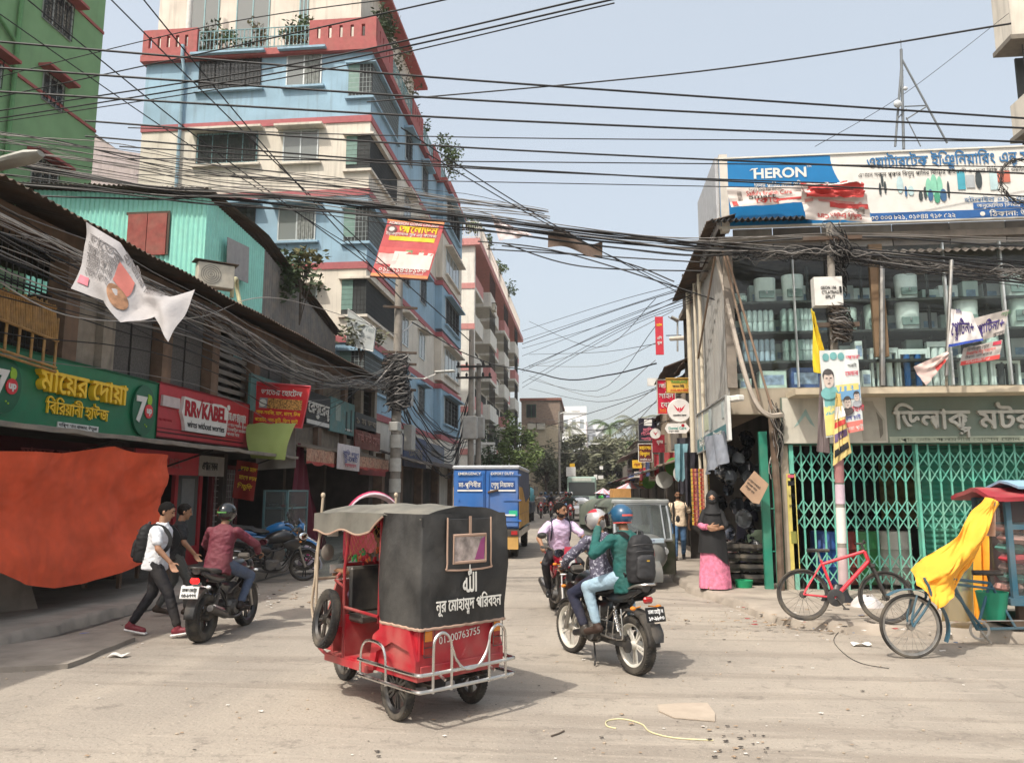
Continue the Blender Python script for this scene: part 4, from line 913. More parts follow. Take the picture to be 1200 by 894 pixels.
cloth('white_awning_cloth','grey white sheet hanging behind the green awning cloth','awning',lambda u,v:onY(300+46*u,551-52*v-3*u,17.9)+V((0,.04*math.sin(u*9),0)),P('offwhite_sheet',150,148,142,rough=.8,dirt=.2),16,8)
cloth('red_menu_banner','small red menu banner with yellow writing hanging crooked below the canopy','banner',lambda u,v:onY(272+25*u+6*v,583-44*v+4*u,17.0)+V((0,.03*math.sin(u*6),0)),P('menu_red',150,42,30,rough=.7,var=.1),10,8)
mb_=bpy.data.objects['red_menu_banner']; q0,q1,q2=onY(273,582,16.95),onY(297,586,16.95),onY(280,541,16.95)
lettering(mb_,frame(q0,q1-q0,q2-q0),[('ভাত মাছ',.05,.62,.1,FY,'L',.02,.003,.4),('মাংস ডাল',.05,.42,.1,FY,'L',.02,.003,.42),('খিচুড়ি',.05,.22,.1,FY,'L',.02,.003,.36)])
FL=mat('floral_cloth',s2l((.62,.5,.42)),.8,var=.5,scale=14,dirt=.5,dcol=(.25,.06,.05))
a2=thing('striped_awning','tin awning with a red and cream flowered valance over the shops past the rice hotel','awning',(-7.4,22,2.5))
y0,y1=onX(348,510,-7.3).y,onX(460,540,-6.9).y
K=MB(); K.sheet(lambda u,v:(-8.0+.95*v,y0+(y1-y0)*u,3.05-.25*v+.03*NZ.noise(V((u*18,v,2)))),40,3,0,.03); K.build('tin_sheet',P('awning_brown',110,96,80,rough=.85,dirt=.5),a2,True)
K=MB(); K.sheet(lambda u,v:(-7.03+.03*math.sin(u*60),y0+(y1-y0)*u,2.42+.38*v+.03*math.sin(u*46)*(1-v)),90,4,0,.005); K.build('valance',FL,a2,True)
K=MB(); K.sheet(lambda u,v:(-7.02+.03*math.sin(u*60),y0+(y1-y0)*u,2.41+.07*v+.03*math.sin(u*46)*(1-v)),90,2,0,.005); K.build('red_trim',P('trim_red',160,60,54),a2,True)
q=[onX(394.5,549,-6.95),onX(421,552.5,-6.95),onX(422,524,-6.95),onX(396,519,-6.95)]
r,T,w_,h_=board('white_notice_banner','white notice banner with blue and red print tied to the flowered awning','banner',*q,P('banner_white',190,184,186,rough=.7),.005,bend=.05)
lettering(r,T@M.Translation((0,0,.06)),[('বাড়ি ভাড়া',w_*.5,h_*.56,.13,P('ink_blue',60,70,130),'C',.02,.003,w_*.7),('টু-লেট',w_*.5,h_*.34,.15,MC['ink_blue'],'C',.02,.003,w_*.6),('যোগাযোগ',w_*.5,h_*.12,.1,P('ink_red',190,60,80),'C',.02,.003,w_*.5)])
sgn(423,453,536.5,556,'shop_sign','red sign with dark letters low under the flowered awning',P('sign_red_dark',140,34,36,rough=.6),xs=-7.6)
# ---- ground-floor fronts behind
for(x0,x1,nm,lab,m)in((203,232,'shop_door','glass shop door in a red frame right of the orange cloth',SRED),(246,275,'shop_shutter','grey grid shutter in a dark red frame behind the helmeted rider',P('red_paint_dark',110,30,34))):
 y0,y1=onX(x0,600,-8.7).y,onX(x1,600,-8.7).y; r=thing(nm,lab,'door',(-8.7,y0,.14)); zt=2.35
 K=MB(); K.mm((-8.74,y0-.06,.14),(-8.66,y0+.06,zt)); K.mm((-8.74,y1-.06,.14),(-8.66,y1+.06,zt)); K.mm((-8.74,y0+.06,zt-.1),(-8.66,y1-.06,zt)); K.mm((-8.74,y0+.06,.14),(-8.66,y1-.06,.55)); K.build('frame',m,r,True)
 if nm=='shop_door':
  mmw(r,'pane',(-8.72,y0+.06,.55),(-8.7,y1-.06,zt-.1),glass('door_glass',(.4,.44,.46),.9,.5)); mmw(r,'poster',(-8.69,y0+.25,1.2),(-8.68,y1-.25,2.0),P('poster_grey',140,144,146)); K=MB(); K.tube([(-8.62,y0+.16,1.0),(-8.62,y0+.16,1.4)],.015); K.build('handle',CHR,r,True)
 else:
  K=MB()
  for i in range(12):K.mm((-8.73,y0+.06,.6+i*.14),(-8.7,y1-.06,.62+i*.14))
  for i in range(9):K.mm((-8.735,y0+.1+(y1-y0-.2)*i/8,.56),(-8.705,y0+.12+(y1-y0-.2)*i/8,2.25))
  K.build('grid',P('grid_pale',170,160,156),r,True); mmw(r,'backing_sheet',(-8.8,y0,.14),(-8.76,y1,2.3),P('backing_mauve',120,96,100))
q=[onX(90,563,-8.3),onX(232,560,-8.3),onX(232,524,-8.3),onX(90,506,-8.3)]
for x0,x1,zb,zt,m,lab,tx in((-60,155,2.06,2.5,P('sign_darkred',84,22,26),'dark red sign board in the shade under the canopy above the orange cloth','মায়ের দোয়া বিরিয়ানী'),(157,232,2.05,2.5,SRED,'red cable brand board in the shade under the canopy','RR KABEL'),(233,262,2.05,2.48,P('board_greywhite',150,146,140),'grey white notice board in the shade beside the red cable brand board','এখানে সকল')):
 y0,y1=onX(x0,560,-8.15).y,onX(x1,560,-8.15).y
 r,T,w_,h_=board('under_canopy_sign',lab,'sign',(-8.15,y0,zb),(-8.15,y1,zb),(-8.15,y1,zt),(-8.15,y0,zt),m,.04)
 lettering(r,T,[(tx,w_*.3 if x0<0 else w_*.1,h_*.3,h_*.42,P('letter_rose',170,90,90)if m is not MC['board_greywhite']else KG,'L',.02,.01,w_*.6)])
# food cabinet
FC=onX(322,600,-7.5); r=thing('food_cabinet','teal framed glass food cabinet with bowls standing in front of the maroon curtain','cabinet',(FC.x,FC.y,.14)); TB=P('cabinet_teal',84,120,124,rough=.5,dirt=.3)
K=MB()
for x in(0,.55):
 for y in(-.62,.62):K.mm((x-.025,y-.025,0),(x+.025,y+.025,1.62))
for z in(0.75,1.2,1.6):
 for y in(-.62,.62):K.mm((.025,y-.02,z-.02),(.525,y+.02,z+.02))
 for x in(0,.55):K.mm((x-.02,-.595,z-.02),(x+.02,.595,z+.02))
K.build('frame',TB,r); K=MB(); K.mm((0.03,-.59,.77),(.52,.59,.78)); K.mm((.03,-.59,1.2),(.52,.59,1.21)); K.build('shelf',WPL,r)
K=MB(); K.mm((.56,-.6,.78),(.565,.6,1.58)); K.mm((0.03,-.645,.78),(.52,-.64,1.58)); K.build('pane',glass('cabinet_glass',(.75,.8,.8),.9,.8),r); mmw(r,'lower_panel',(FC.x+.01,FC.y-.6,.3),(FC.x+.56,FC.y+.6,.85),P('panel_grey_teal',70,84,88)); K=MB(); K.mm((.575,-.45,.58),(.58,.1,.72)); K.build('paper_label',SWH,r)
for i in range(7):
 K=MB(); rr=rnd.uniform(.07,.12); K.lathe([(.001,0),(rr*.5,0),(rr,rr*.7),(rr*.95,rr*.7),(.001,rr*.5)],M.Translation((FC.x+rnd.uniform(.12,.42),FC.y-.5+.16*i,.14+(.785 if i%2 else 1.215))),16)
 tag(K.build('bowl',(P('bowl_steel',170,170,168,rough=.3,metal=.8),P('bowl_cream',206,190,160),P('bowl_red',150,50,44))[i%3]),'food bowl standing inside the teal glass food cabinet','bowl','bowls in the food cabinet')
# left foreground things at the pavement
g0=onX(-10,700,-7.2); r=MB(); p=gnd(8,715,.14)
r.prism([(-.5,0),(.36,0),(.02,1.0),(-.3,1.0)],frame((p.x-.1,p.y,.14),(0.55,.83,0),(0,0,1)),.3); tag(r.build('concrete_block',CONCD),'sloping grey concrete block on the pavement at the left edge of the photo','concrete block')
bt=thing('low_table','low table with a green drinks banner on its front under the orange cloth','table',tuple(gnd(140,690,.14)))
q=bt.location; K=MB(); K.mm((-.7,-.1,.62),(.05,1.6,.66)); K.build('table_top',BAM,bt)
for x,y in((-.62,0),(-.02,0),(-.62,1.5),(-.02,1.5)):K=MB(); K.mm((x-.03,y-.03,0),(x+.03,y+.03,.62)); K.build('leg',BRN,bt)
K=MB(); K.sheet(lambda u,v:(.07,-.1+1.7*u,.36+.3*v),4,2,0,.006); bn_=K.build('front_banner',GRN,bt); K=MB()
for i in range(4):K.lathe([(.07,0),(.1,0),(.1,.006),(.07,.006),(.07,0)],M.Translation((.072,.15+.4*i,.5))@M.Rotation(R(90),4,'Y'),18)
K.build('printed_ring',SWH,bn_)
for i,(dx,dy)in enumerate(((0,.02),(-.1,.12))):
 K=MB(); K.lathe([(.001,0),(.034,0),(.034,.15),(.014,.2),(.014,.23),(.001,.23)],M.Translation(V(q)+V((-.06+dx,dy,.66))),14); tag(K.build('water_bottle',glass('bottle_plastic',(.8,.85,.9),.9,.8)),'clear plastic water bottle on the low table under the orange cloth','bottle','water bottles on the low table')
K=MB(); pp=gnd(86,746); K.sheet(lambda u,v:(pp.x+.36*u,pp.y+.16*v+.05*math.sin(u*5),.012+.03*abs(NZ.noise(V((u*5,v*5,3))))),12,8); tag(K.build('plastic_wrapper',P('wrapper_blue',70,110,190,rough=.3)),'crumpled blue plastic wrapper in the gutter by the left kerb','litter')
# ================================================================ BUILDINGS BEHIND THE LEFT ROW
BLU=P('wall_blue',146,178,198,rough=.8,var=.1,scale=1.2,streak=.38,dirt=.22,dcol=(.2,.22,.22)); CRM=P('wall_cream',216,208,194,rough=.8,var=.09,scale=1.2,streak=.42,dirt=.25); BAND=P('band_red',168,92,96,rough=.75,var=.1,dirt=.15); PAR=P('parapet_red',166,84,82,rough=.75,var=.12,dirt=.2,streak=.25); RAIL=P('rail_teal',128,168,172,rough=.5)
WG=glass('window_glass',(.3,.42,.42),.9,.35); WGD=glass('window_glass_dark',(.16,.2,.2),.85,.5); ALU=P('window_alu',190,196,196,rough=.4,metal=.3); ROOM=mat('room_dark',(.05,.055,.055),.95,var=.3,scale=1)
CURT=P('curtain_grey',130,134,130,rough=.9,var=.3,scale=8)
def window(par,p,X,N_,w_,h_,hood=None,bars=False,panes=2,curtain=False,sillm=None,name='window',deep=.12,tone=None):
 """window at p (lower left, on the wall face), X along the wall, N_ out of it; frame with glass, bars, sill and hood below it"""
 X,N_=V(X),V(N_); Z=V((0,0,1)); p=V(p); B3=lambda a,b,c:p+X*a+Z*b+N_*c
 def bx(K,a0,a1,b0,b1,c0,c1):
  K.box((B3(a0,b0,c0)+B3(a1,b1,c1))/2,(a1-a0,abs(c1-c0),b1-b0),M((X,N_*-1,Z)).transposed())
 K=MB(); t=.05
 bx(K,0,w_,0,t,-.02,.03); bx(K,0,w_,h_-t,h_,-.02,.03); bx(K,0,t,t,h_-t,-.02,.03); bx(K,w_-t,w_,t,h_-t,-.02,.03)
 for i in range(1,panes):bx(K,w_*i/panes-.025,w_*i/panes+.025,t,h_-t,-.018,.028)
 f=K.build(name,tone or ALU,par,True)
 K=MB(); bx(K,t,w_-t,t,h_-t,.0,.008); K.build('pane',WGD if bars else WG,f,True)
 if curtain:
  K=MB(); a0=w_*.52; n_=8
  for i in range(n_):bx(K,a0+(w_*.42)*i/n_,a0+(w_*.42)*(i+.8)/n_,t,h_-t,.012,.012+.02*(1+(i%2)))
  K.build('curtain',CURT,f,True)
 if bars:
  K=MB(); n_=max(3,int(w_/.16)); m_=max(3,int(h_/.22))
  for i in range(n_+1):bx(K,w_*i/n_-.008,w_*i/n_+.008,0,h_,.05,.066)
  for i in range(m_+1):bx(K,0,w_,h_*i/m_-.008,h_*i/m_+.008,.068,.08)
  K.build('grille',GRILL,f,True)
 if hood:K=MB(); bx(K,-.25,w_+.25,h_+.04,h_+.13,.0,.42); K.build('hood',hood,f,True)
 if sillm:K=MB(); bx(K,-.15,w_+.15,-.12,-.03,.0,.16); K.build('sill',sillm,f,True)
 return f
BXR,BYF=-8.5,28.2; BXL=onY(163,200,BYF).x; BYB=48.5
bb=thing('apartment_building','five-storey blue and cream striped apartment building with a red slotted roof parapet','building',(-13,38,0))
zz_=lambda y:onX(426,y,BXR).z
zs=[0,zz_(482),zz_(395),zz_(306),zz_(216),zz_(124),zz_(40)]; cols=[CRM,BLU,CRM,BLU,CRM,BLU]
for i in range(6):
 c=cols[i]; mmw(bb,'wall',(BXL,BYF,zs[i]),(BXR,BYB,zs[i+1]-.0005),c); mmw(bb,'bay_wall',(BXR+.002,41.6,zs[i]+.3),(BXR+.38,48.2,zs[i+1]-.0005),c)
 if i:mmw(bb,'band',(BXL-.04,BYF-.05,zs[i]-.17),(BXR+.05,BYB,zs[i]+.1),BAND); mmw(bb,'bay_band',(BXR+.05,41.55,zs[i]-.172),(BXR+.43,48.25,zs[i]+.102),BAND)
FN=V((0,-1,0)); FXX=V((1,0,0)); SN=V((1,0,0)); SX=V((0,1,0))
def fw_(x0,x1,yt,yb,**k):
 a=onY(x0,yb,BYF); b=onY(x1,yt,BYF); return window(bb,(a.x,BYF-.012,a.z),FXX,FN,b.x-a.x,b.z-a.z,**k)
fw_(233,307,67,107,bars=True,hood=BLU,sillm=BLU,panes=4,tone=GRILL); fw_(335,378,63,102,hood=BLU,sillm=BLU,curtain=True); fw_(230,303,155,194,bars=True,hood=CRM,sillm=CRM,panes=4,tone=RAIL); fw_(331,374,152,191,hood=CRM,sillm=CRM)
fw_(262,300,242,282,bars=True,hood=BLU,sillm=BLU,panes=3,tone=GRILL); fw_(325,371,241,283,hood=BLU,sillm=BLU,curtain=True); fw_(262,300,335,372,hood=CRM,panes=2); fw_(336,372,336,372,hood=CRM)
# corner verandas: solid boxes, shade of the openings painted in as dark colour, grilles on both faces
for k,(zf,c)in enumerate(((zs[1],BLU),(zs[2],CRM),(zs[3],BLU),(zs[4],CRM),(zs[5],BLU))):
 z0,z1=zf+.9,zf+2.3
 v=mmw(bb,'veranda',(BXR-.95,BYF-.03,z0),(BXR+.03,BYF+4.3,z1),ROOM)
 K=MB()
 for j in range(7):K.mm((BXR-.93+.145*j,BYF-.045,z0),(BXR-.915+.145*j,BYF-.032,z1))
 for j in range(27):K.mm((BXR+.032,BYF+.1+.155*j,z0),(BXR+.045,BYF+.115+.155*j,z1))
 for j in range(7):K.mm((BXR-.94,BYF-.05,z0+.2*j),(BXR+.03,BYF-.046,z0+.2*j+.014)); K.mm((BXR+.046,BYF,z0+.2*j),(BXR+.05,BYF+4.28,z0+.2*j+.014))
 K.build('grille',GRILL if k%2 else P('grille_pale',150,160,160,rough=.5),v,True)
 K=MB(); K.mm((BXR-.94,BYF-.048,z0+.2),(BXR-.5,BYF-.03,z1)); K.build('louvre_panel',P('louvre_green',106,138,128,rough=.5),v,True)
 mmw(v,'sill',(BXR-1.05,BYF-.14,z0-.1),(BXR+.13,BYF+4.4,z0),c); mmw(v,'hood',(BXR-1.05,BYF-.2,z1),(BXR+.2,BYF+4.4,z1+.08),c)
for i in range(1,6):
 zf=zs[i]
 for y,w_ in((33.9,1.3),(37.6,1.3)):window(bb,(BXR+.012,y,zf+.9),SX,SN,w_,1.35,hood=cols[i],bars=(i+int(y))%2==0)
 window(bb,(BXR+.395,42.6,zf+.8),SX,SN,4.4,1.5,hood=cols[i],bars=i%2==1,panes=4,sillm=cols[i])
# roof parapet with slots, rails between, penthouse
def slotted(name,a,b,n_,N_):
 """parapet panel with upright slots"""
 a,b=V(a),V(b); d=(b-a).normalized(); L=(b-a).length; K=MB(); rot=M((d,V(N_)*-1,V((0,0,1)))).transposed()
 def bx(u0,u1,z0,z1):K.box(a+d*((u0+u1)/2)+V((0,0,(z0+z1)/2)),(u1-u0,.16,z1-z0),rot)
 bx(0,L,0,.3); bx(0,L,.82,1.12); step=L/(n_+1); x=0
 for i in range(n_+1):
  bx(x,x+step-.14 if i<n_ else L,.3,.82); x+=step
 return K.build(name,PAR,bb,True)
def railing(a,b,h_=.95,par=None,m=None):
 a,b=V(a),V(b); L=(b-a).length; K=MB(); n_=int(L/.16)
 for z in(.12,h_*.6,h_):K.tube([a+V((0,0,z)),b+V((0,0,z))],.022,6)
 for i in range(n_+1):q=a.lerp(b,i/n_); K.tube([q,q+V((0,0,h_))],.012 if i%4 else.024,5)
 K.build('railing',m or RAIL,par or bb,True)
zt=zs[6]; mmw(bb,'roof_slab',(BXL-.15,BYF-.25,zt),(BXR+.25,BYB,zt+.28),PAR); mmw(bb,'roof_slab',(BXR+.25,41.5,zt-.001),(BXR+.6,BYB-.01,zt+.279),PAR)
xa=onY(232,60,BYF-.1).x; xb=onY(363,60,BYF-.1).x
slotted('parapet',(BXL-.1,BYF-.14,zt+.28),(xa,BYF-.14,zt+.28),5,(0,-1,0)); slotted('parapet',(xb,BYF-.14,zt+.28),(BXR+.2,BYF-.14,zt+.28),5,(0,-1,0)); railing((xa+.05,BYF-.14,zt+.28),(xb-.05,BYF-.14,zt+.28))
for a,b,k in((28.1,30.6,1),(30.6,34.6,0),(34.6,36.8,1),(36.8,39.6,0),(39.6,41.6,1),(41.6,44.8,0),(44.8,48.4,1)):
 if k:slotted('parapet',(BXR+.14,a,zt+.28),(BXR+.14,b,zt+.28),4,(1,0,0))
 else:railing((BXR+.14,a+.05,zt+.28),(BXR+.14,b-.05,zt+.28))
XP=onY(187,10,30).x
mmw(bb,'penthouse_wall',(XP,30,zt+.281),(-9.6,40,zt+5.4),CRM); mmw(bb,'penthouse_roof',(XP-.4,29.4,zt+5.4),(-9.0,41,zt+5.55),PAR)
for x0,x1 in((222,258),(276,317),(350,362)):
 a=onY(x0,40,30); b=onY(x1,1,30); window(bb,(a.x,29.985,zt+.6),FXX,FN,b.x-a.x,3.7,panes=2,tone=RAIL)
K=MB(); p=onY(222,20,28.6); K.cyl((p.x,28.6,zt+.28),(p.x,28.6,zt+5.4),.12); K.build('column',P('column_white',206,206,200),bb,True)
K=MB(); p=onY(219,30,BYF-.1); K.tube([(p.x,BYF-.3,zt+.6),(p.x,BYF-.3,zt+.1),(p.x,BYF-.12,zt-.3),(p.x,BYF-.12,6)],.07,8); K.build('drain_pipe',P('pipe_bluegrey',150,180,195),bb,True)
# leaves: many small faces through a volume
def leaves(K,c,r,n,size,rn,mi=0,flat=.35,droop=0):
 c=V(c)
 for i in range(n):
  d=V((rn.gauss(0,1),rn.gauss(0,1),rn.gauss(0,1))); d=d.normalized()*(rn.random()**.45)
  p=c+V((d.x*r[0],d.y*r[1],d.z*r[2])); s=size*rn.uniform(.6,1.4); x=V((rn.gauss(0,1),rn.gauss(0,1),rn.gauss(0,flat)-droop)).normalized(); y=x.orthogonal(); y=(M.Rotation(rn.uniform(0,6.3),3,x)@y).normalized()*.42
  K.add([p,p+x*s*.5+y*s*.5,p+x*s,p+x*s*.5-y*s*.5],[(0,1,2,3)],mi)
LEAF=mat('leaf',(.085,.13,.045),.6,var=.5,scale=3,spec=.3); LEAFD=mat('leaf_dark',(.05,.075,.032),.6,var=.5,scale=3,spec=.3); LEAFY=mat('leaf_dry',(.14,.13,.06),.75,var=.45,scale=4,spec=.2); BARK=mat('bark',(.09,.07,.055),.9,var=.3,scale=8,bump=.5); TERR=P('pot_terracotta',150,96,70,dirt=.3)
LEAFH=mat('leaf_hazy',(.15,.155,.1),.7,var=.45,scale=2,spec=.2)  # pale leaf colour with distance haze painted in
def potted(p,h_,r_,n,label,lm=LEAF,pot=True,size=.16,group=None,seed=1):
 rn=random.Random(seed); r=thing('potted_plant'if pot else 'plant',label,'plant',tuple(p),0,group)
 if pot:K=MB(); K.lathe([(.001,0),(.13,0),(.18,.3),(.16,.3),(.001,.26)],None,14); K.build('pot',TERR,r)
 K=MB(); z0=.25 if pot else 0
 for i in range(5):a=rn.uniform(0,6.3); K.tube(smooth_path([(0,0,z0),(math.cos(a)*r_*.3,math.sin(a)*r_*.3,z0+h_*.5),(math.cos(a)*r_*.7,math.sin(a)*r_*.7,z0+h_*.9)],3),[.02]*3+[.014]*3+[.006],5)
 K.build('stem',BARK,r); K=MB()
 for i in range(6):a=rn.uniform(0,6.3); leaves(K,(math.cos(a)*r_*.55,math.sin(a)*r_*.55,z0+h_*rn.uniform(.45,1)),(r_*.5,r_*.5,h_*.25),n//6,size,rn)
 K.build('foliage',lm,r); return r
for i,x in enumerate((238,247,258,268,290,302,336,344,352,358)):
 p=onY(x,40,BYF+.35); potted((p.x,BYF+.35,zt+.285),(.5,1.3,.8,1.0)[i%4],(.3,.45)[i%2],(60,150)[i%2],'potted plant standing behind the teal railing on the blue building',(LEAF,LEAFD,LEAFY)[i%3],True,.2,'potted plants on the blue roof terrace',i)
for i,(y,dx,h_,r_,n,lm,lab)in enumerate(((31,.0,3.6,1.0,800,LEAFD,'tall dark tree growing on the corner of the blue roof'),(34.2,-.1,2.6,1.2,420,LEAFH,'pale thin bush growing on the blue roof behind the corner tree'),(38,0,1.8,.7,260,LEAF,'small shrub on the blue roof above the street, second from the far end'),(43.4,.5,2.6,1.1,700,LEAF,'broad green shrub hanging over the far end of the blue roof railing'))):
 potted((BXR-.3+dx,y,zt+.285),h_,r_,n,lab,lm,i>0,.22,None,40+i)
# green building on the far left
GX=-17.; gb=thing('green_building','plain green apartment building with red ledges at the far left','building',(GX-3,12,0)); GW=P('wall_green',126,166,118,rough=.8,var=.08,scale=1.5,streak=.15,dirt=.1,dcol=(.12,.16,.1))
YG=onX(116,100,GX).y
mmw(gb,'wall',(GX-8,1,0),(GX,YG,19.4),GW); mmw(gb,'roof_slab',(GX-8.2,1,19.4),(GX+.05,YG+.1,19.6),BAND)
for z in(10.4,14.1,17.8):mmw(gb,'band',(GX,1,z),(GX+.05,YG-.01,z+.1),PAR)
for x0,x1,yt,yb in((47,83,-10,35),(47,72,90,124),(34,66,188,222),(-30,0,60,95)):
 y0,y1=onX(x0,yb,GX).y,onX(x1,yb,GX).y; z0,z1=onX((x0+x1)/2,yb,GX).z,onX((x0+x1)/2,yt,GX).z
 window(gb,(GX+.012,y0,z0),SX,SN,y1-y0,z1-z0,hood=PAR,bars=True,panes=3,tone=P('frame_grey',160,164,160))
K=MB(); p=onX(20,60,GX+.1); K.tube([(GX+.1,p.y,19.3),(GX+.1,p.y,6)],.07,8); K.tube([(GX+.1,p.y,p.z+.2),(GX+.1,p.y-1.2,p.z+.8)],.06,8); K.build('drain_pipe',P('pipe_green',98,146,96),gb,True)
# small mauve building behind
mv=thing('plaster_building','low mauve grey building with sloping top between the green and blue buildings','building',(-20,33,0)); p0,p1=onY(100,155,32),onY(163,175,32); K=MB(); K.prism([(p0.x-3,0),(p1.x+1,0),(p1.x+1,p1.z-.4),(p1.x-1,p1.z),(p0.x,p0.z),(p0.x-3,p0.z)],frame((0,36,0),(1,0,0),(0,0,1)),4); K.build('wall',P('wall_mauve',176,164,164,rough=.85,dirt=.3,streak=.4),mv,True)
mmw(mv,'coping',(p0.x-3,31.9,p0.z),(p0.x+.2,36.05,p0.z+.12),CONCD)
# turquoise tin shed on the row roof
sh=thing('tin_shed','turquoise corrugated tin shed with rust red shutters standing on the shop roof','shed',(-11,18,6.5)); TQ=P('tin_turquoise',150,222,206,rough=.45,var=.06,dirt=.08,streak=.12,metal=.1); SY,SXR=17.7,-9.5
zl=onY(55,222,SY).z; zr=onX(228,219,SXR).z; xl=onY(40,222,SY).x; iw=wm(sh).inverted(); OFF=V((11,-18,-6.5))
corr(lambda u,v:(V((xl+(SXR-xl)*u,SY,6.5+v*(zl+(zr-zl)*u-6.5)))+OFF,V((0,-1,0))),300,2,.018,36,TQ,'front_sheet',sh)
corr(lambda u,v:(V((SXR,SY+(21.2-SY)*u,6.3+v*(zr-6.3-.25*u)))+OFF,V((1,0,0))),200,2,.018,26,TQ,'side_sheet',sh)
corr(lambda u,v:(V((SXR,21.2+6.6*u,6.1+v*(zr-6.1-.25-1.3*u)))+OFF,V((1,0,0))),300,2,.018,42,P('tin_weathered',120,116,112,rough=.7,dirt=.6,streak=.6),'rear_side_sheet',sh)
corr(lambda u,v:(V((xl-.2+(SXR+.45-xl)*u,SY-.35+10.6*v,zl+(zr-zl)*u+.08-1.55*max(0,v-.33)*1.5*(1 if u>0 else 1)+.04*NZ.noise(V((u*9,v*6,2)))))+OFF,V((0,0,1))),320,12,.025,40,RUST,'roof_sheet',sh)
a,b=onY(147,300,SY-.05),onY(197,250,SY-.05)
for i in range(2):
 x0=a.x+(b.x-a.x)*i/2; s_=mmw(sh,'shutter',(x0+.01,SY-.07,a.z),(x0+(b.x-a.x)/2-.01,SY-.03,b.z),P('shutter_rust',150,72,64,rough=.7,var=.2,dirt=.3));
mmw(sh,'window_frame',(a.x-.05,SY-.06,b.z),(b.x+.05,SY-.02,b.z+.06),RUST); mmw(sh,'window_frame',(b.x+.005,SY-.055,a.z),(b.x+.06,SY-.025,b.z),RUST)
# grey sheet, air conditioner and clutter on the roof
q=[onX(266,322,-9.3),onX(291,332,-9.3),onX(292,290,-9.3),onX(267,278,-9.3)]
board('metal_sheet','plain grey flat metal sheet leaning on the side of the turquoise shed','sheet',*q,P('sheet_grey',150,148,146,rough=.6),.02)
def air_con(p,label,N_=(1,0,0),group=None):
 r=thing('air_conditioner',label,'air conditioner',tuple(p),0,group); K=MB(); K.mm((-.15,-.42,0),(.15,.42,.58),0,.02); K.build('casing',P('ac_cream',196,190,174,rough=.5,dirt=.3),r); K=MB(); T=M.Translation((.151,-.12,.29))@M.Rotation(R(90),4,'Y')if N_[0]else M.Translation((-.1,-.43,.29))@M.Rotation(R(90),4,'X')
 for i in range(5):K.lathe([(.05*i+.02,0),(.05*i+.03,.006),(.05*i+.02,.006)],T,20)
 K.build('fan_grille',P('ac_grille',96,94,90),r); K=MB(); K.mm((-.2,-.5,.6),(.2,.5,.62)); K.build('cover_sheet',RUST,r); return r
p=onX(251,338,-8.85); ac=air_con((p.x,p.y,p.z),'dusty cream air conditioner under a tin cover on the shop roof'); ac.rotation_euler=(0,0,R(-50))
K=MB(); K.tube(smooth_path([V(p)+V(q)for q in((.2,.5,-.1),(.2,.55,.3),(.15,.8,.45),(.1,1.0,.2),(.3,.9,-.4))],6),.05,8); tag(K.build('drain_hose',P('hose_cream',196,190,150)),'bent cream hose beside the roof air conditioner','hose')
pl=onX(352,350,-9.0); potted((pl.x,pl.y,6.9),2.2,.8,500,'leafy creeper growing over the shop roof edge beside the shed',LEAFD,False,.2,None,77); pl=onX(357,310,-9.1); potted((pl.x,pl.y,pl.z-.6),.9,.7,260,'dry straw coloured creeper on top of the grey tin wall',LEAFY,False,.25,None,78)
pl=onX(424,385,-8.2); potted((pl.x,pl.y,6.4),1.5,.9,380,'pale green bush on the shop roof beside the computer shop sign',LEAFH,False,.2,None,79)
q=[onY(406,404,26.5),onY(437,412,26.5),onY(440,385,26.5),onY(408,362,26.5)]
r,T,w_,h_=board('computer_shop_sign','white computer shop sign on the roof edge below the blue building','sign',*q,P('sign_greywhite',172,178,178,rough=.6,dirt=.2),.12,WHT)
lettering(r,T,[('EPC Tech',w_*.12,h_*.5,.2,P('letter_faint',140,150,152),'L',.02,.003,w_*.75),('Computer Sales',w_*.2,h_*.32,.09,MC['letter_faint'],'L',0,.003,w_*.6)])
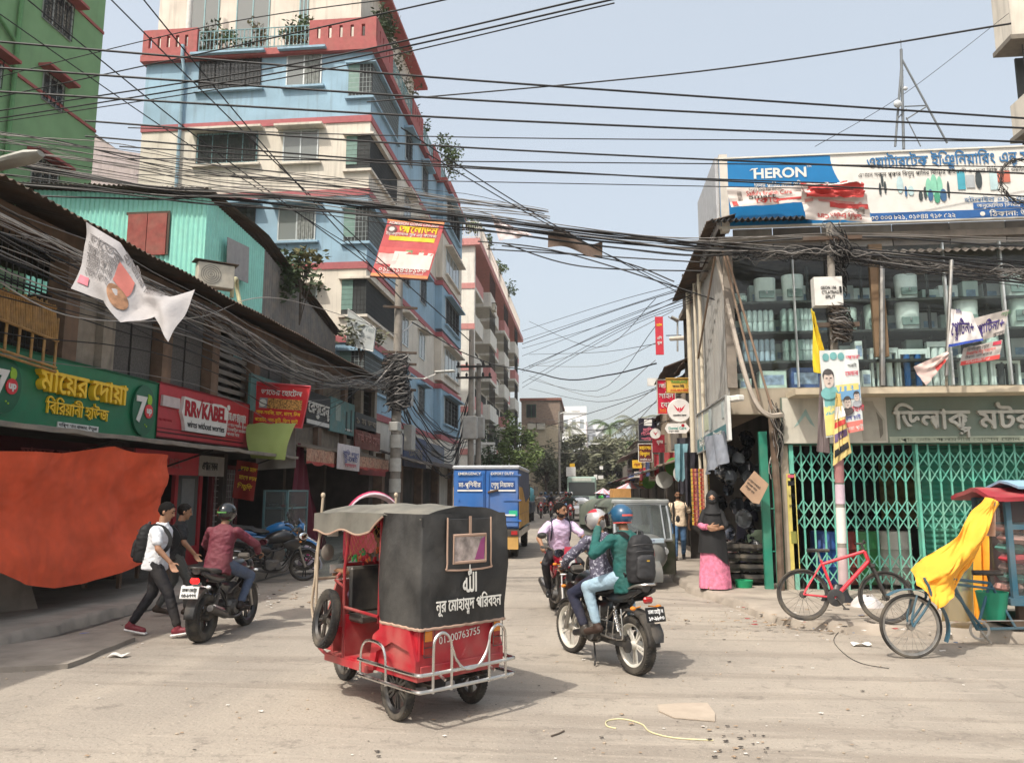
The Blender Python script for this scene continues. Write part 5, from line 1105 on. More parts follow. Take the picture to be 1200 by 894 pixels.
# ---------------------------------------------------------------- pink and white block farther on
PY,PXR=54.5,-8.2; pb=thing('balcony_building','white and pink apartment building with rows of balconies beyond the blue building','building',(-13,70,0)); PNK=P('wall_pink',198,134,130,rough=.8,var=.1,dirt=.2,streak=.3); PWH=P('wall_white',222,218,208,rough=.8,var=.06,dirt=.15,streak=.35)
PYB=92; ztp=onX(558,291,PXR).z; nf=7; fh=3.05
mmw(pb,'wall',(-20,PY,0),(PXR-1.2,PYB,ztp),PWH); mmw(pb,'corner_wall',(-20,PY-.01,0),(PXR-.02,PY+.5,ztp),PWH); mmw(pb,'roof_slab',(-20.2,PY-.3,ztp),(PXR+.4,PYB,ztp+.5),PNK)
for i in range(nf):
 z=ztp-fh*(i+1)
 mmw(pb,'band',(-20.05,PY-.06,z-.2),(PXR+.02,PY,z+.22),PNK)
 nb=7
 for j in range(nb):
  y0=PY+.5+j*(PYB-PY-1)/nb; y1=y0+(PYB-PY-1)/nb*.8; c=(PNK,PWH,PWH)[(i+j)%3]; xo=PXR+.45*(j%2)
  b=mmw(pb,'balcony',(PXR-1.2,y0,z-.2),(xo,y1,z+.05),PWH); mmw(b,'balcony_front',(xo-.12,y0,z+.05),(xo,y1,z+1.0),c); mmw(b,'balcony_side',(PXR-1.2,y0,z+.05),(xo-.12,y0+.12,z+1.0),c)
  K=MB();
  for t in(0.25,.5,.75):K.mm((PXR-1.0+t*.9,y0-.012,z+.4),(PXR-.9+t*.9,y0,z+.75))
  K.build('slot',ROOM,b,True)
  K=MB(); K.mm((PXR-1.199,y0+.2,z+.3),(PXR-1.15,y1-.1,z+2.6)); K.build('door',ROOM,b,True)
  if j%2:K=MB(); [K.mm((xo-.08,y0+t*.35,z+1.0),(xo-.05,y0+t*.35+.03,z+2.7))for t in range(int((y1-y0)/.35))]; K.build('grille',GRILL,b,True)
 mmw(pb,'window',(PXR-3.4,PY-.03,z+1.15),(PXR-2.2,PY,z+1.3),CONCD)
for i,(x,y,n)in enumerate(((PXR,PY+1,200),(PXR+.2,60,260),(PXR+.2,67,260),(PXR+.2,75,220),(PXR-1.5,PY,200))):potted((x,y,ztp+.5),1.6+.4*(i%2),1.1,n,'rooftop plant along the parapet of the pink and white building',(LEAF,LEAFD)[i%2],True,.3,'plants on the pink building roof',60+i)
railing((-12.5,PY-.2,ztp+.5),(PXR+.3,PY-.2,ztp+.5),1.3,pb,PWH); railing((PXR+.35,PY,ztp+.5),(PXR+.35,88,ztp+.5),1.3,pb,PWH)
p=onX(579,365,PXR+.6); air_con((p.x,p.y,p.z),'air conditioner hanging on a balcony of the pink and white building')
# brick house, white blocks, wall and sheds at the end of the street
bh=thing('brick_building','unplastered brick house with air conditioners at the end of the left side','building',(-6,95,0)); BRK=P('bare_brick',140,116,100,rough=.9,dirt=.3,brick=(.25,.23,.2),bscale=2.2); Y_=95
a,b=onY(616,600,Y_),onY(656,469,Y_); zm=onY(640,498,Y_).z
mmw(bh,'brick_wall',(a.x-.5,Y_,zm),(b.x,Y_+14,b.z),BRK); mmw(bh,'wall',(a.x-.5,Y_-.02,0),(b.x-.2,Y_+14,zm),P('wall_sand',186,172,146,rough=.85,dirt=.4,streak=.4)); mmw(bh,'coping',(a.x-.7,Y_-.2,b.z),(b.x+.2,Y_+14,b.z+.3),P('coping_red',130,84,70))
w0=onY(617,489,Y_); window(bh,(w0.x,Y_-.03,w0.z),FXX,FN,1.2,1.6,tone=P('frame_green2',60,110,80),bars=True)
for x in(623,634):p=onY(x,503,Y_-.3); a_=air_con((p.x,Y_-.3,p.z),'air conditioner outside the brick house wall',(0,1,0),'air conditioners on the brick house'); a_.rotation_euler=(0,0,R(-90)); a_.scale=(1,1.2,1.3)
for i,(x0,x1,yt,Y_,lab,c)in enumerate(((657,687,476,165,'far white tower block above the trees at the end of the street',(232,234,234)),(684,708,497,172,'low far white house with a red corner beside the white tower',(222,224,226)),(730,765,520,150,'far grey low house behind the trees on the right',(180,180,176)))):
 r=thing('far_building',lab,'building',(0,Y_,0)); a,b=onY(x0,600,Y_),onY(x1,yt,Y_); mmw(r,'wall',(a.x,Y_,0),(b.x,Y_+12,b.z),P('far_wall%d'%i,*c,rough=.8,var=.05));
 for z in(.93,.7,.5):mmw(r,'ledge',(a.x-.2,Y_-.25,b.z*z-.1),(b.x+.2,Y_-.001,b.z*z+.1),P('far_ledge',196,198,198))
 for k in range(3):mmw(r,'window',(a.x+(b.x-a.x)*(.15+.3*k),Y_-.05,b.z*.76),(a.x+(b.x-a.x)*(.3+.3*k),Y_-.002,b.z*.86),P('far_pane',150,158,164))
 if i==1:mmw(r,'stair_tower',(a.x,Y_-.3,0),(a.x+1,Y_-.26,b.z+.5),PNK)
K=MB(); a,b=onY(640,590,140),onY(770,560,140); K.mm((a.x-4,140,0),(b.x+6,140.4,b.z)); tag(K.build('boundary_wall',P('wall_dull_red',120,84,76,rough=.9,dirt=.4)),'dull red boundary wall across the end of the street under the trees','wall')
# ---------------------------------------------------------------- trees
def tree(label,p,h_,crown,n,size,lm,seed,trunk_r=.2,base=.4,name='tree',open_=1.,group=None):
 rn=random.Random(seed); r=thing(name,label,'tree',tuple(p),0,group); K=MB(); z0=h_*base
 K.tube(smooth_path([(0,0,0),(.1*h_*.1,.05,z0*.6),(-.05*h_*.1,0,z0),(0,0,h_*.8)],4),[trunk_r*(1-.07*i)for i in range(13)],8)
 tips=[]
 for i in range(9):
  a=i*2.4+rn.uniform(-.4,.4); el=rn.uniform(.1,1); zz=z0+(h_-z0)*(.1+.75*el); rad=crown[0]*(.85-.45*abs(el-.4)); q=V((math.cos(a)*rad*.8,math.sin(a)*rad*.8,zz)); K.tube(smooth_path([(0,0,z0*(.8+.5*el*.6)),q*.5+V((0,0,z0*.45)),q],3),[trunk_r*.5,trunk_r*.42,trunk_r*.36,trunk_r*.28,trunk_r*.2,trunk_r*.14,trunk_r*.08],6); tips.append(q)
 K.build('trunk',BARK,r); K=MB(); per=n//(len(tips)*3)
 for q in tips:
  for k in range(3):
   c=q*rn.uniform(.7,1.1)+V((rn.gauss(0,1)*crown[0]*.2,rn.gauss(0,1)*crown[0]*.2,rn.gauss(0,1)*crown[1]*.14)); s=rn.uniform(.2,.36)*open_; leaves(K,c,(crown[0]*s,crown[0]*s,crown[1]*s*.7),per,size,rn)
 K.build('crown',lm,r); return r
def treeat(x,Y_,ytop,w_,label,n,size,lm,seed,**k):
 p=onY(x,600,Y_); t=onY(x,ytop,Y_).z; wr=abs(onY(x+w_/2,500,Y_).x-onY(x,500,Y_).x); return tree(label,(p.x,Y_,0),t,(wr,t*.5),n,size,lm,seed,**k)
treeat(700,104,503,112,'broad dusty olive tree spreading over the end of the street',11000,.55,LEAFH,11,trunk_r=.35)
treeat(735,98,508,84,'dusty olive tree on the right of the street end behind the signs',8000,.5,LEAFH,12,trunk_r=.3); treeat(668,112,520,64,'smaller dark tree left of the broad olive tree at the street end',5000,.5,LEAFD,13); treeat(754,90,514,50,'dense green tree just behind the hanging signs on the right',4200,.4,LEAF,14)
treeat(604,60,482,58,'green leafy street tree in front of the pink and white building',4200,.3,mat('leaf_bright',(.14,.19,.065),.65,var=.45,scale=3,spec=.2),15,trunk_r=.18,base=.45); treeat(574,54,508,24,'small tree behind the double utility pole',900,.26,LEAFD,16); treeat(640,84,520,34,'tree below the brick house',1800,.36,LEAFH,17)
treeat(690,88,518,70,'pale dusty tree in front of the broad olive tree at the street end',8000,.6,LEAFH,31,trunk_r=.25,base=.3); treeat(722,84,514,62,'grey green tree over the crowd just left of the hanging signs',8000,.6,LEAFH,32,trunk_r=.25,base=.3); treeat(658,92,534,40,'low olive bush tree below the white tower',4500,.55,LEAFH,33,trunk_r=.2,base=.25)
def palm(x,Y_,ytop,label,seed,sz=1.):
 rn=random.Random(seed); p=onY(x,600,Y_); h_=onY(x,ytop,Y_).z; r=thing('palm_tree',label,'tree',(p.x,Y_,0)); K=MB(); K.tube(smooth_path([(0,0,0),(.2,0,h_*.5),(0,0,h_)],5),.17,7); K.build('trunk',BARK,r); K=MB()
 for i in range(17):
  a=i*2.4; e=rn.uniform(-.2,1.1); L=rn.uniform(2.6,3.6)*sz; d=V((math.cos(a),math.sin(a),0)); pts=[V((0,0,h_))+d*L*t+V((0,0,L*(e*t-(.55+.35*e)*t*t)))for t in[k/9 for k in range(10)]]
  for k in range(9):
   t=(pts[k+1]-pts[k]); s=d.cross(V((0,0,1))); wl=.75*sz*math.sin(math.pi*(k+1.2)/11)
   for sg in(-1,1):
    for m_ in range(3):q=pts[k]+t*(m_/3); K.add([q,q+t*.25,q+s*sg*wl+t*.7+V((0,0,-wl*.55))],[(0,1,2)])
 K.build('crown',LEAFH if seed%2 else LEAF,r)
palm(668,120,500,'palm tree with few upright fronds left of the olive tree',21,.9); palm(716,112,500,'palm tree rising above the broad olive tree',22,1.05); palm(748,108,496,'palm tree behind the black sign on the right',23,1.2)
# ---------------------------------------------------------------- shop fronts past the utility pole on the left
s2=thing('shophouse_row','dark shop fronts with an awning under the blue building','shop front',(-8,36,0))
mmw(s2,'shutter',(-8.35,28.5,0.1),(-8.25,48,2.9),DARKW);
for y in(29,32,36,40,44):mmw(s2,'pillar',(-8.25,y,0),(-7.9,y+.4,3.2),BRN)
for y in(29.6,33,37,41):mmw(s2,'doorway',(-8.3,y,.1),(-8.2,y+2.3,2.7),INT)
K=MB(); K.sheet(lambda u,v:(-8.2+1.6*v,28.6+26*u,3.3-.5*v+.05*NZ.noise(V((u*30,v,4)))),60,3,0,.04); K.build('awning',P('awning_dark',70,62,58,rough=.9,dirt=.4),s2,True)
SBL=P('sign_navy',70,84,118,rough=.6,dirt=.3)
for x0,x1,yt,yb,lab,m in((474,500,508,546,'faded navy shop sign just right of the utility pole',SBL),(501,521,518,542,'small grey blue shop sign next to the navy one',P('sign_greyblue',104,112,128,rough=.6,dirt=.3))):
 r,T,w_,h_=sgn(x0,x1,yt,yb,'shop_sign',lab,m,xs=-7.5); lettering(r,T,[('টেইলার্স',w_*.5,h_*.35,h_*.3,WPL,'C',.02,.01,w_*.6)])
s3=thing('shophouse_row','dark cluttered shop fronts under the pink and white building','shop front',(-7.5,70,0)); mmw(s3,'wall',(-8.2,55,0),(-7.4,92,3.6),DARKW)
for i in range(11):
 y=55+i*3.3; K=MB(); K.sheet(lambda u,v:(-7.4+(1.0+.4*(i%3))*v,y+3*u,3.2-.3*(i%2)-.5*v),6,2,0,.04); K.build('awning',(DARKW,TIN,P('awning_brown',0,0,0),MAR)[i%4],s3,True)
 if i%2:r,T,w_,h_=board('shop_sign','small distant shop sign under the pink and white building','sign',(-6.9,y,3.1),(-6.9,y+2.4,3.1),(-6.9,y+2.4,4.0),(-6.9,y,4.0),(SRED,SBL,YEL,GRN,SWH)[i//2%5],.05,None,'distant shop signs on the left')
# ================================================================ RIGHT CORNER BUILDING
GY=13.4; XL=onY(853,400,GY).x; XR=13.0
zU=onY(853,455,GY).z; zC=onY(1000,452,GY-.3).z; zE=onY(1100,290,GY-.4).z
BEI=P('beige_concrete',168,156,138,rough=.85,var=.15,scale=2.5,dirt=.4,streak=.4); TINL=P('light_tin',168,166,162,rough=.6,var=.12,scale=2,dirt=.3,streak=.5); GTE=P('gate_green',96,184,162,rough=.5,var=.16,dirt=.4,scale=4); GTD=P('gate_green_dark',30,128,104,rough=.5,dirt=.2)
cb=thing('corner_shop_building','two-storey corner building with a glass front showroom above green folding gates','building',(XL,GY,0))
zF=.13; gz=onY(1000,521,GY).z; sgb,sgt=onY(1000,519,GY-.1).z,onY(1000,466,GY-.1).z
gx0=onY(926,600,GY).x
mmw(cb,'first_floor',(XL,GY+.02,zU-.32),(XR,GY+6,zU),BEI); mmw(cb,'front_beam',(XL,GY-.02,sgt-.25),(gx0-.1,GY+.3,zU-.321),BEI); mmw(cb,'lintel',(gx0-.1,GY+.021,gz),(XR,GY+.3,zU-.321),BEI)
mmw(cb,'canopy',(onY(931,455,GY-.6).x,GY-.65,zU-.2),(XR,GY-.03,zU-.1),P('canopy_cream',198,184,160,rough=.8,dirt=.2))
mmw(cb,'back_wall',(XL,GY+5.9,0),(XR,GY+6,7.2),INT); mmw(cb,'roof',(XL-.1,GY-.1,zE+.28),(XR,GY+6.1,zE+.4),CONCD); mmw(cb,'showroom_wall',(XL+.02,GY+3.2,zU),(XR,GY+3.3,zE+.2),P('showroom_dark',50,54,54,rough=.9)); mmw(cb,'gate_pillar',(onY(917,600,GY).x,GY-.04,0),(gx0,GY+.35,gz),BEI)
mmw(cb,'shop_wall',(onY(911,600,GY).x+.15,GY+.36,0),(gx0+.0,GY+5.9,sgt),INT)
corr(lambda u,v:(V((XL,GY+5.0*u,zU-.9+v*(6.2-zU+.9)))-V((XL,GY,0)),V((-1,0,0))),160,2,.012,20,TINL,'side_wall',cb)
corr(lambda u,v:(V((XL-.35+.5*v,GY-.4+5.6*u,6.32+.12*v))-V((XL,GY,0)),V((0,0,1))),200,2,.025,34,RUST,'side_eave',cb)
corr(lambda u,v:(V((XL-.3+(XR-XL)*.16*u,GY-.55+.6*v,6.3+.15*v))-V((XL,GY,0)),V((0,0,1))),120,2,.03,17,P('tin_dark',62,62,62,rough=.7),'front_eave',cb)
corr(lambda u,v:(V((onY(985,300,GY).x+(XR-onY(985,300,GY).x)*u,GY-.2+.2*v,zE+.0+.1*v))-V((XL,GY,0)),V((0,0,1))),320,2,.022,60,TIN,'window_canopy',cb)
for i,x in enumerate((858,905,962,1045,1112,1178,1250)):
 a=onY(x,270,GY).x; b=min(XR,onY((905,962,1045,1112,1178,1250,1500)[i],270,GY).x); mmw(cb,'upper_panel',(a+.01,GY-.02-.003*(i%2),zE+.17),(b-.01,GY+.02,6.3),(P('panel_grey',150,146,140,rough=.7,streak=.5,dirt=.3),P('panel_grey_dark',116,112,108,rough=.7,streak=.5,dirt=.3))[i%2])
# showroom glass, mullions
gl=mmw(cb,'showroom_glass',(XL+.1,GY-.01,zU),(XR,GY,zE+.2),glass('shop_glass',(.93,.97,.96),.7,.97))
for x,w_,m in((856,.16,CONCD),(933,.02,ALU),(1028,.12,P('mullion_brown',128,104,78,rough=.6)),(1036,.1,MC['mullion_brown']),(1112,.03,ALU),(1180,.03,ALU),(972,.03,GRILL)):
 a=onY(x,400,GY).x; mmw(cb,'mullion',(a-w_/2,GY-.06,zU+(.5 if x in(1028,1036)else 0)),(a+w_/2,GY+.03,zE+.2),m)
K=MB(); K.tube([(onY(1031,440,GY).x,GY-.08,zU),(onY(1031,300,GY).x,GY-.08,zE)],.05,8); K.build('pipe',STL,cb,True)
# shelves and goods in the showroom: everything stands on a shelf
SHF=P('shelf_steel',60,64,62,rough=.5); sy=GY+.26
shz=[onY(900,y,sy).z for y in(356,391,425)]
for z in shz:mmw(cb,'shelf',(XL+.25,sy-.2,z-.04),(XR,sy+.3,z),SHF)
for x in(862,955,1020,1100,1170):a=onY(x,400,sy).x; mmw(cb,'shelf_post',(a-.02,sy+.26,zU),(a+.02,sy+.3,zE),SHF)
PWT=mat('filter_white',s2l((.9,.94,.93)),.4,var=.05); PBL=P('filter_blue',40,110,180,rough=.35); CYL=P('tank_pale_green',206,226,218,rough=.4)
def goods(kind,label,x,z,w_,h_,m,group,seed=0):
 rn=random.Random(seed); p=(onY(x,400,sy).x,sy,z); r=thing(kind,label,kind.replace('_',' '),p,0,group); K=MB()
 if kind=='filter_pack':
  nx=max(3,int(w_/.09))
  for i in range(nx):
   for j in range(2):
    for k in range(2):K.lathe([(.001,0),(.04,0),(.04,h_*.44),(.03,h_*.48),(.001,h_*.48)],M.Translation((-w_/2+w_*(i+.5)/nx,-.06+.12*j,k*h_*.5)),10)
  K.build('cartridge_stack',m,r); K=MB(); K.box((0,0,h_*.5),(w_+.02,.26,h_+.02),None,0,.05); K.build('clear_bag',glass('clear_bag',(.9,.95,.95),.9,.88),r)
 elif kind=='water_purifier':
  loft(K,[((0,0,t*h_),V((w_/2*a,0,0)),V((0,.13*a,0)))for t,a in((0,.86),(.03,.92),(.6,.97),(.95,1),(1,.93))],16); K.build('body',m,r); K=MB(); K.box((0,-.135,h_*.3),(w_*.7,.03,h_*.3),None,0,.01); K.build('tap_recess',P('recess_grey',128,150,146),r); K=MB(); K.cyl((0,-.16,h_*.42),(0,-.16,h_*.32),.016); K.build('tap',CHR,r)
 elif kind=='filter_stand':
  for s in(-1,1):K.mm((s*w_/2-.02,-.05,0),(s*w_/2+.02,.05,h_))
  K.mm((-w_/2+.02,-.05,h_-.09),(w_/2-.02,.05,h_)); K.build('frame',PWT,r); K=MB()
  nx=max(2,int(w_/.16))
  for i in range(nx):K.lathe([(.001,.03),(.05,.03),(.055,h_*.86),(.001,h_*.86)],M.Translation((-w_/2+.05+(w_-.1)*(i+.5)/nx,0,0)),12)
  K.build('cartridge',m,r)
 elif kind=='carton':
  K.box((0,0,h_/2),(w_,.24,h_),None,0,.005); K.build('box',m,r); K=MB(); K.mm((-w_*.4,-.124,h_*.2),(w_*.4,-.121,h_*.75)); K.build('printed_label',P('carton_print',150,170,200,var=.5,scale=9),r)
 return r
SB=sy+.26
gp=lambda y0,y1:abs(onY(900,y0,sy).z-onY(900,y1,sy).z)
S1,S2,S3=shz; ZF=zU+.002
for i,(k,x,z,w_,h_,m)in enumerate((('water_purifier',899,S1,.38,gp(325,354),PWT),('water_purifier',932,S1,.38,gp(322,354),PWT),('water_purifier',869,S1,.25,gp(345,354),CYL),('filter_pack',888,S2,.56,gp(362,389),PWT),('filter_pack',927,S2,.34,gp(361,389),CYL),('filter_pack',945,S2,.24,gp(361,389),PWT),('filter_pack',888,S3,.56,gp(397,424),P('filter_bluish',190,205,225,rough=.4)),('filter_pack',928,S3,.34,gp(398,424),CYL),('filter_pack',945,S3,.24,gp(398,424),PWT),('carton',902,ZF,.45,gp(431,452),CYL),('carton',940,ZF,.5,gp(428,452),P('carton_blue',60,90,150,var=.4,scale=5)),('carton',870,ZF,.2,gp(440,452),CYL),
('water_purifier',1066,S1,.38,gp(323,352),PWT),('water_purifier',1065,S2,.4,gp(357,389),PWT),('water_purifier',1022,S2,.2,gp(359,389),CYL),('water_purifier',1134,S2,.4,gp(354,389),PWT),('carton',1003,S3,.12,gp(402,424),PWT),('water_purifier',995,S2,.3,gp(362,389),CYL),('filter_stand',1034,ZF,.42,gp(406,452),PWT),('filter_stand',1067,ZF,.46,gp(408,452),PBL),('filter_stand',1098,ZF,.34,gp(400,452),PWT),('filter_stand',1140,ZF,.5,gp(415,452),CYL),('water_purifier',1193,S1,.3,gp(323,352),PWT),('water_purifier',1196,S2,.3,gp(345,389),CYL),('carton',1010,ZF,.14,gp(432,452),PWT),('filter_stand',1175,ZF,.4,gp(420,452),P('frame_darkgrey',70,74,76)),('water_purifier',1160,S3,.25,gp(398,424),CYL))):
 goods(k,{'water_purifier':'white box shaped water purifier on the showroom shelves','filter_pack':'pale filter cartridges stacked in a clear bag on the left showroom shelves','carton':'printed carton standing among the purifiers in the showroom','filter_stand':'filter stand with upright cartridges on the showroom floor by the glass'}[k],x,z,w_,h_,m,{'water_purifier':'water purifiers in the showroom','filter_pack':'bagged filter cartridges','carton':'cartons in the showroom','filter_stand':'filter stands by the glass'}[k],i)
rn=random.Random(8)
for row_,z in enumerate((S1,S2,S3,ZF)):
 for i in range(14):
  x=866+25*i+rn.uniform(-4,4); w_,h_=rn.uniform(.22,.34),rn.uniform(.26,.42); p=(onY(x,400,SB+.14).x,SB+.14,z-(.0 if row_<3 else 0)); r=thing('carton','plain pale carton standing in the back row of the showroom shelves','carton',p,0,'pale cartons in the back row'); K=MB(); K.box((0,0,h_/2+.002),(w_,.2,h_),None,0,.008); K.build('box',(PWT,CYL,P('carton_grey',190,196,196),PWT)[rn.randrange(4)],r); K=MB(); K.mm((-w_*.3,-.104,h_*.3),(w_*.3,-.1005,h_*.6)); K.build('printed_label',P('carton_tint',130,160,186,var=.4,scale=9),r)
for z in shz:mmw(cb,'shelf',(XL+.25,sy+.301,z-.04),(XR,sy+.6,z),SHF)
# ---- shop sign over the gate
ya=GY-.12
def signY(x0,x1,yt,yb,Y_,name,label,m,**k):
 x0_,x1_=onY(x0,500,Y_).x,onY(x1,500,Y_).x; zb,zt=onY((x0+x1)/2,yb,Y_).z,onY((x0+x1)/2,yt,Y_).z
 return board(name,label,k.pop('cat','sign'),(x0_,Y_,zb),(x1_,Y_,zb),(x1_,Y_,zt),(x0_,Y_,zt),m,**k)
r,T,w_,h_=signY(917,1300,463.5,519,ya,'motor_shop_sign','long faded grey green shop sign with raised pale Bengali letters above the folding gate',P('sign_sage',116,134,122,rough=.55,var=.08,scale=2,dirt=.25,streak=.3),th=.1)
sx=lambda x:onY(x,490,ya).x-onY(917,490,ya).x
SPL=P('sign_pale',198,194,180,rough=.6,var=.06,dirt=.25,streak=.3); LETP=P('letter_pale',190,190,180,rough=.5,dirt=.15)
onboard(r,T,[(rect(.01,.01,sx(1040)-.02,h_-.02),SPL,.006),(rect(sx(1041),.01,w_-sx(1041)-.05,.1),P('stripe_pale',170,180,160),.006)],'pale_panel')
A=T@M.Translation((0,0,.007))
onboard(r,A,[([(sx(930),h_*.35),(sx(945),h_*.75),(sx(955),h_*.35),(sx(950),h_*.42),(sx(944),h_*.6),(sx(936),h_*.42)],P('logo_teal_faint',150,176,170),.004),([(sx(958),h_*.4),(sx(970),h_*.9),(sx(974),h_*.5),(sx(966),h_*.36)],MC['logo_teal_faint'],.004)],'oil_drop_logo')
onboard(r,A,[([(sx(1010),.04),(sx(1037),.04),(sx(1037),h_*.5),(sx(1026),h_*.78),(sx(1024),h_*.9),(sx(1014),h_*.9),(sx(1013),h_*.78),(sx(1008),h_*.6)],P('bottle_print',168,164,150,rough=.5),.005),([(sx(1030),h_*.1),(sx(1034),h_*.2),(sx(1034),h_*.5),(sx(1027),h_*.68),(sx(1029),h_*.48)],P('bottle_shade',120,116,104),.007)],'oil_bottle_picture')
lettering(r,T,[('ডিলাক্স',sx(1047),h_*.3,h_*.42,LETP,'L',.045,.06,sx(1135)-sx(1047)),('মটরস',sx(1145),h_*.3,h_*.42,LETP,'L',.045,.06,sx(1235)-sx(1145)),('প্রোঃ মোঃ আলমগীর হোসেন ফোন ০১৭',sx(1050),.03,.06,P('ink_faint',90,110,100),'L',0,.003,2.2)],'raised_letters')
# ---- folding gates
def gate(x0,x1,Y_,label,closed=False):
 a,b=onY(x0,600,Y_).x,onY(x1,600,Y_).x; r=thing('folding_gate',label,'gate',(a,Y_,zF)); K=MB(); H_=gz-zF; n_=int((b-a)/.165)
 bands=((.1,.34),(.34,.58)),((.98,1.22),(1.22,1.46)),((H_-.62,H_-.36),(H_-.36,H_-.1)); KL=[MB()for q in bands]
 for i in range(n_+1):
  x=(b-a)*i/n_; K.box((x,0,H_/2),(.028,.022,H_));
  if i<n_:
   x2=(b-a)*(i+1)/n_; xm=(x+x2)/2
   for K2,(zb,zt)in[(KL[j],q)for j in range(3)for q in bands[j]]:
    K2.beam((x,-.016,zb),(x2,-.016,zt),.019,.007,0,(0,1,0)); K2.beam((x2,.016,zb),(x,.016,zt),.019,.007,0,(0,1,0))
 K.build('upright_bars',GTE,r); [k.build('lattice',GTE,r)for k in KL]
 K=MB(); K.mm((-.03,-.05,H_),(b-a+.03,.05,H_+.05)); K.mm((-.03,-.03,-.02),(b-a+.03,.03,0)); K.build('track',GTD,r)
 K=MB(); K.tube([(b-a-.05,-.04,1.0),(b-a-.05,-.07,1.02),(b-a-.05,-.07,1.14),(b-a-.05,-.04,1.16)],.01,6); K.build('handle',CHR,r)
 return r
gate(930,1076,GY+.05,'green folding lattice gate left of the shutter, drums visible behind it'); gate(1080,1300,GY+.05,'green folding lattice gate in front of the closed green shutter')
p0=onY(1082,600,GY+.45); r=thing('roller_shutter','closed green roller shutter behind the right folding gate','shutter',(p0.x,GY+.45,zF)); K=MB(); H_=gz-zF
corr(lambda u,v:(V(((XR-p0.x)*v,0,H_*u)),V((0,-1,0))),200,1,.014,26,GTD,'slats',r)
mmw(cb,'gate_jamb',(onY(927,600,GY).x-.0,GY-.06,zF),(onY(932,600,GY).x,GY+.0,gz),GTE); mmw(cb,'gate_post',(onY(1077,600,GY).x,GY-.04,zF),(onY(1080,600,GY).x,GY+.1,gz),GTE)
for x,c,y0,lab in((967,(30,80,150),615,'blue plastic drum behind the left folding gate'),(1008,(40,120,60),618,'green plastic drum behind the left folding gate'),(985,(120,36,30),617,'dark red drum behind the gate between the blue and green drums'),(1045,(190,188,180),617,'white and red can stack behind the gate right of the green drum')):
 p=onY(x,600,GY+1.0); K=MB(); K.lathe([(.001,0),(.26,0),(.28,.03),(.28,.28),(.295,.3),(.28,.32),(.28,.58),(.295,.6),(.28,.62),(.28,.86),(.26,.9),(.001,.9)],M.Translation((p.x,GY+1.0,zF)),24); r=thing('drum',lab,'drum',(p.x,GY+1.0,zF)); K.build('barrel',P('drum%d'%x,*c,rough=.4,dirt=.2),r,True); K=MB(); K.lathe([(.05,.9),(.05,.93),(.001,.93)],None,10); K.build('cap',BLKP,r)
q=onY(1052,560,GY+2.5); K=MB(); K.mm((q.x-.35,GY+2.5,1.2),(q.x+.35,GY+2.52,2.3)); tag(K.build('wall_poster',P('poster_ochre',130,120,70,var=.4,scale=9)),'ochre poster on the wall inside the gated shop','poster')
# gate pillar posters
r,T,w_,h_=signY(918.5,929,555,672,GY-.06,'pillar_poster','tall yellow poster pasted on the pillar left of the folding gate',P('poster_yellow',206,190,90,rough=.8,dirt=.5,var=.2),th=.012,cat='poster'); onboard(r,T,[(rect(.02,h_*.88,w_-.04,.08),SBK,.003),(rect(.02,h_*.96,w_-.04,.05),P('poster_pink',200,90,110),.003),(rect(.03,h_*.3,w_-.06,h_*.12),P('print_olive',130,130,60),.003)],'print'); lettering(r,T,[('ভর্তি',w_*.5,h_*.76,.05,SBK,'C',0,.003,w_*.7),('চলছে',w_*.5,h_*.66,.05,SBK,'C',0,.003,w_*.7)])
# folded gate and pole on the corner opening
fx=onY(893,600,GY-.0).x; r=thing('folded_gate','green gate folded open beside the dark corner shop','gate',(fx,GY+.02,zF)); K=MB(); K.mm((0,-.05,0),(.13,.05,2.6)); K.build('post',GTD,r); K=MB()
for i in range(4):K.mm((.19+.07*i,-.02,0),(.21+.07*i,.0,2.55))
for z in(.6,1.3,2.0):K.mm((.13,-.03,z),(.44,-.02,z+.02))
K.build('bars',GTD,r)
p=onY(913,640,GY-.15); K=MB(); K.tube([(p.x,GY-.15,.1),(p.x+.02,GY-.15,1.5),(p.x-.02,GY-.15,3.0)],.06,8); tag(K.build('wooden_post',P('wood_brown',92,74,60,rough=.8,dirt=.4,var=.3)),'brown wooden post standing on the pavement left of the pillar poster','post')
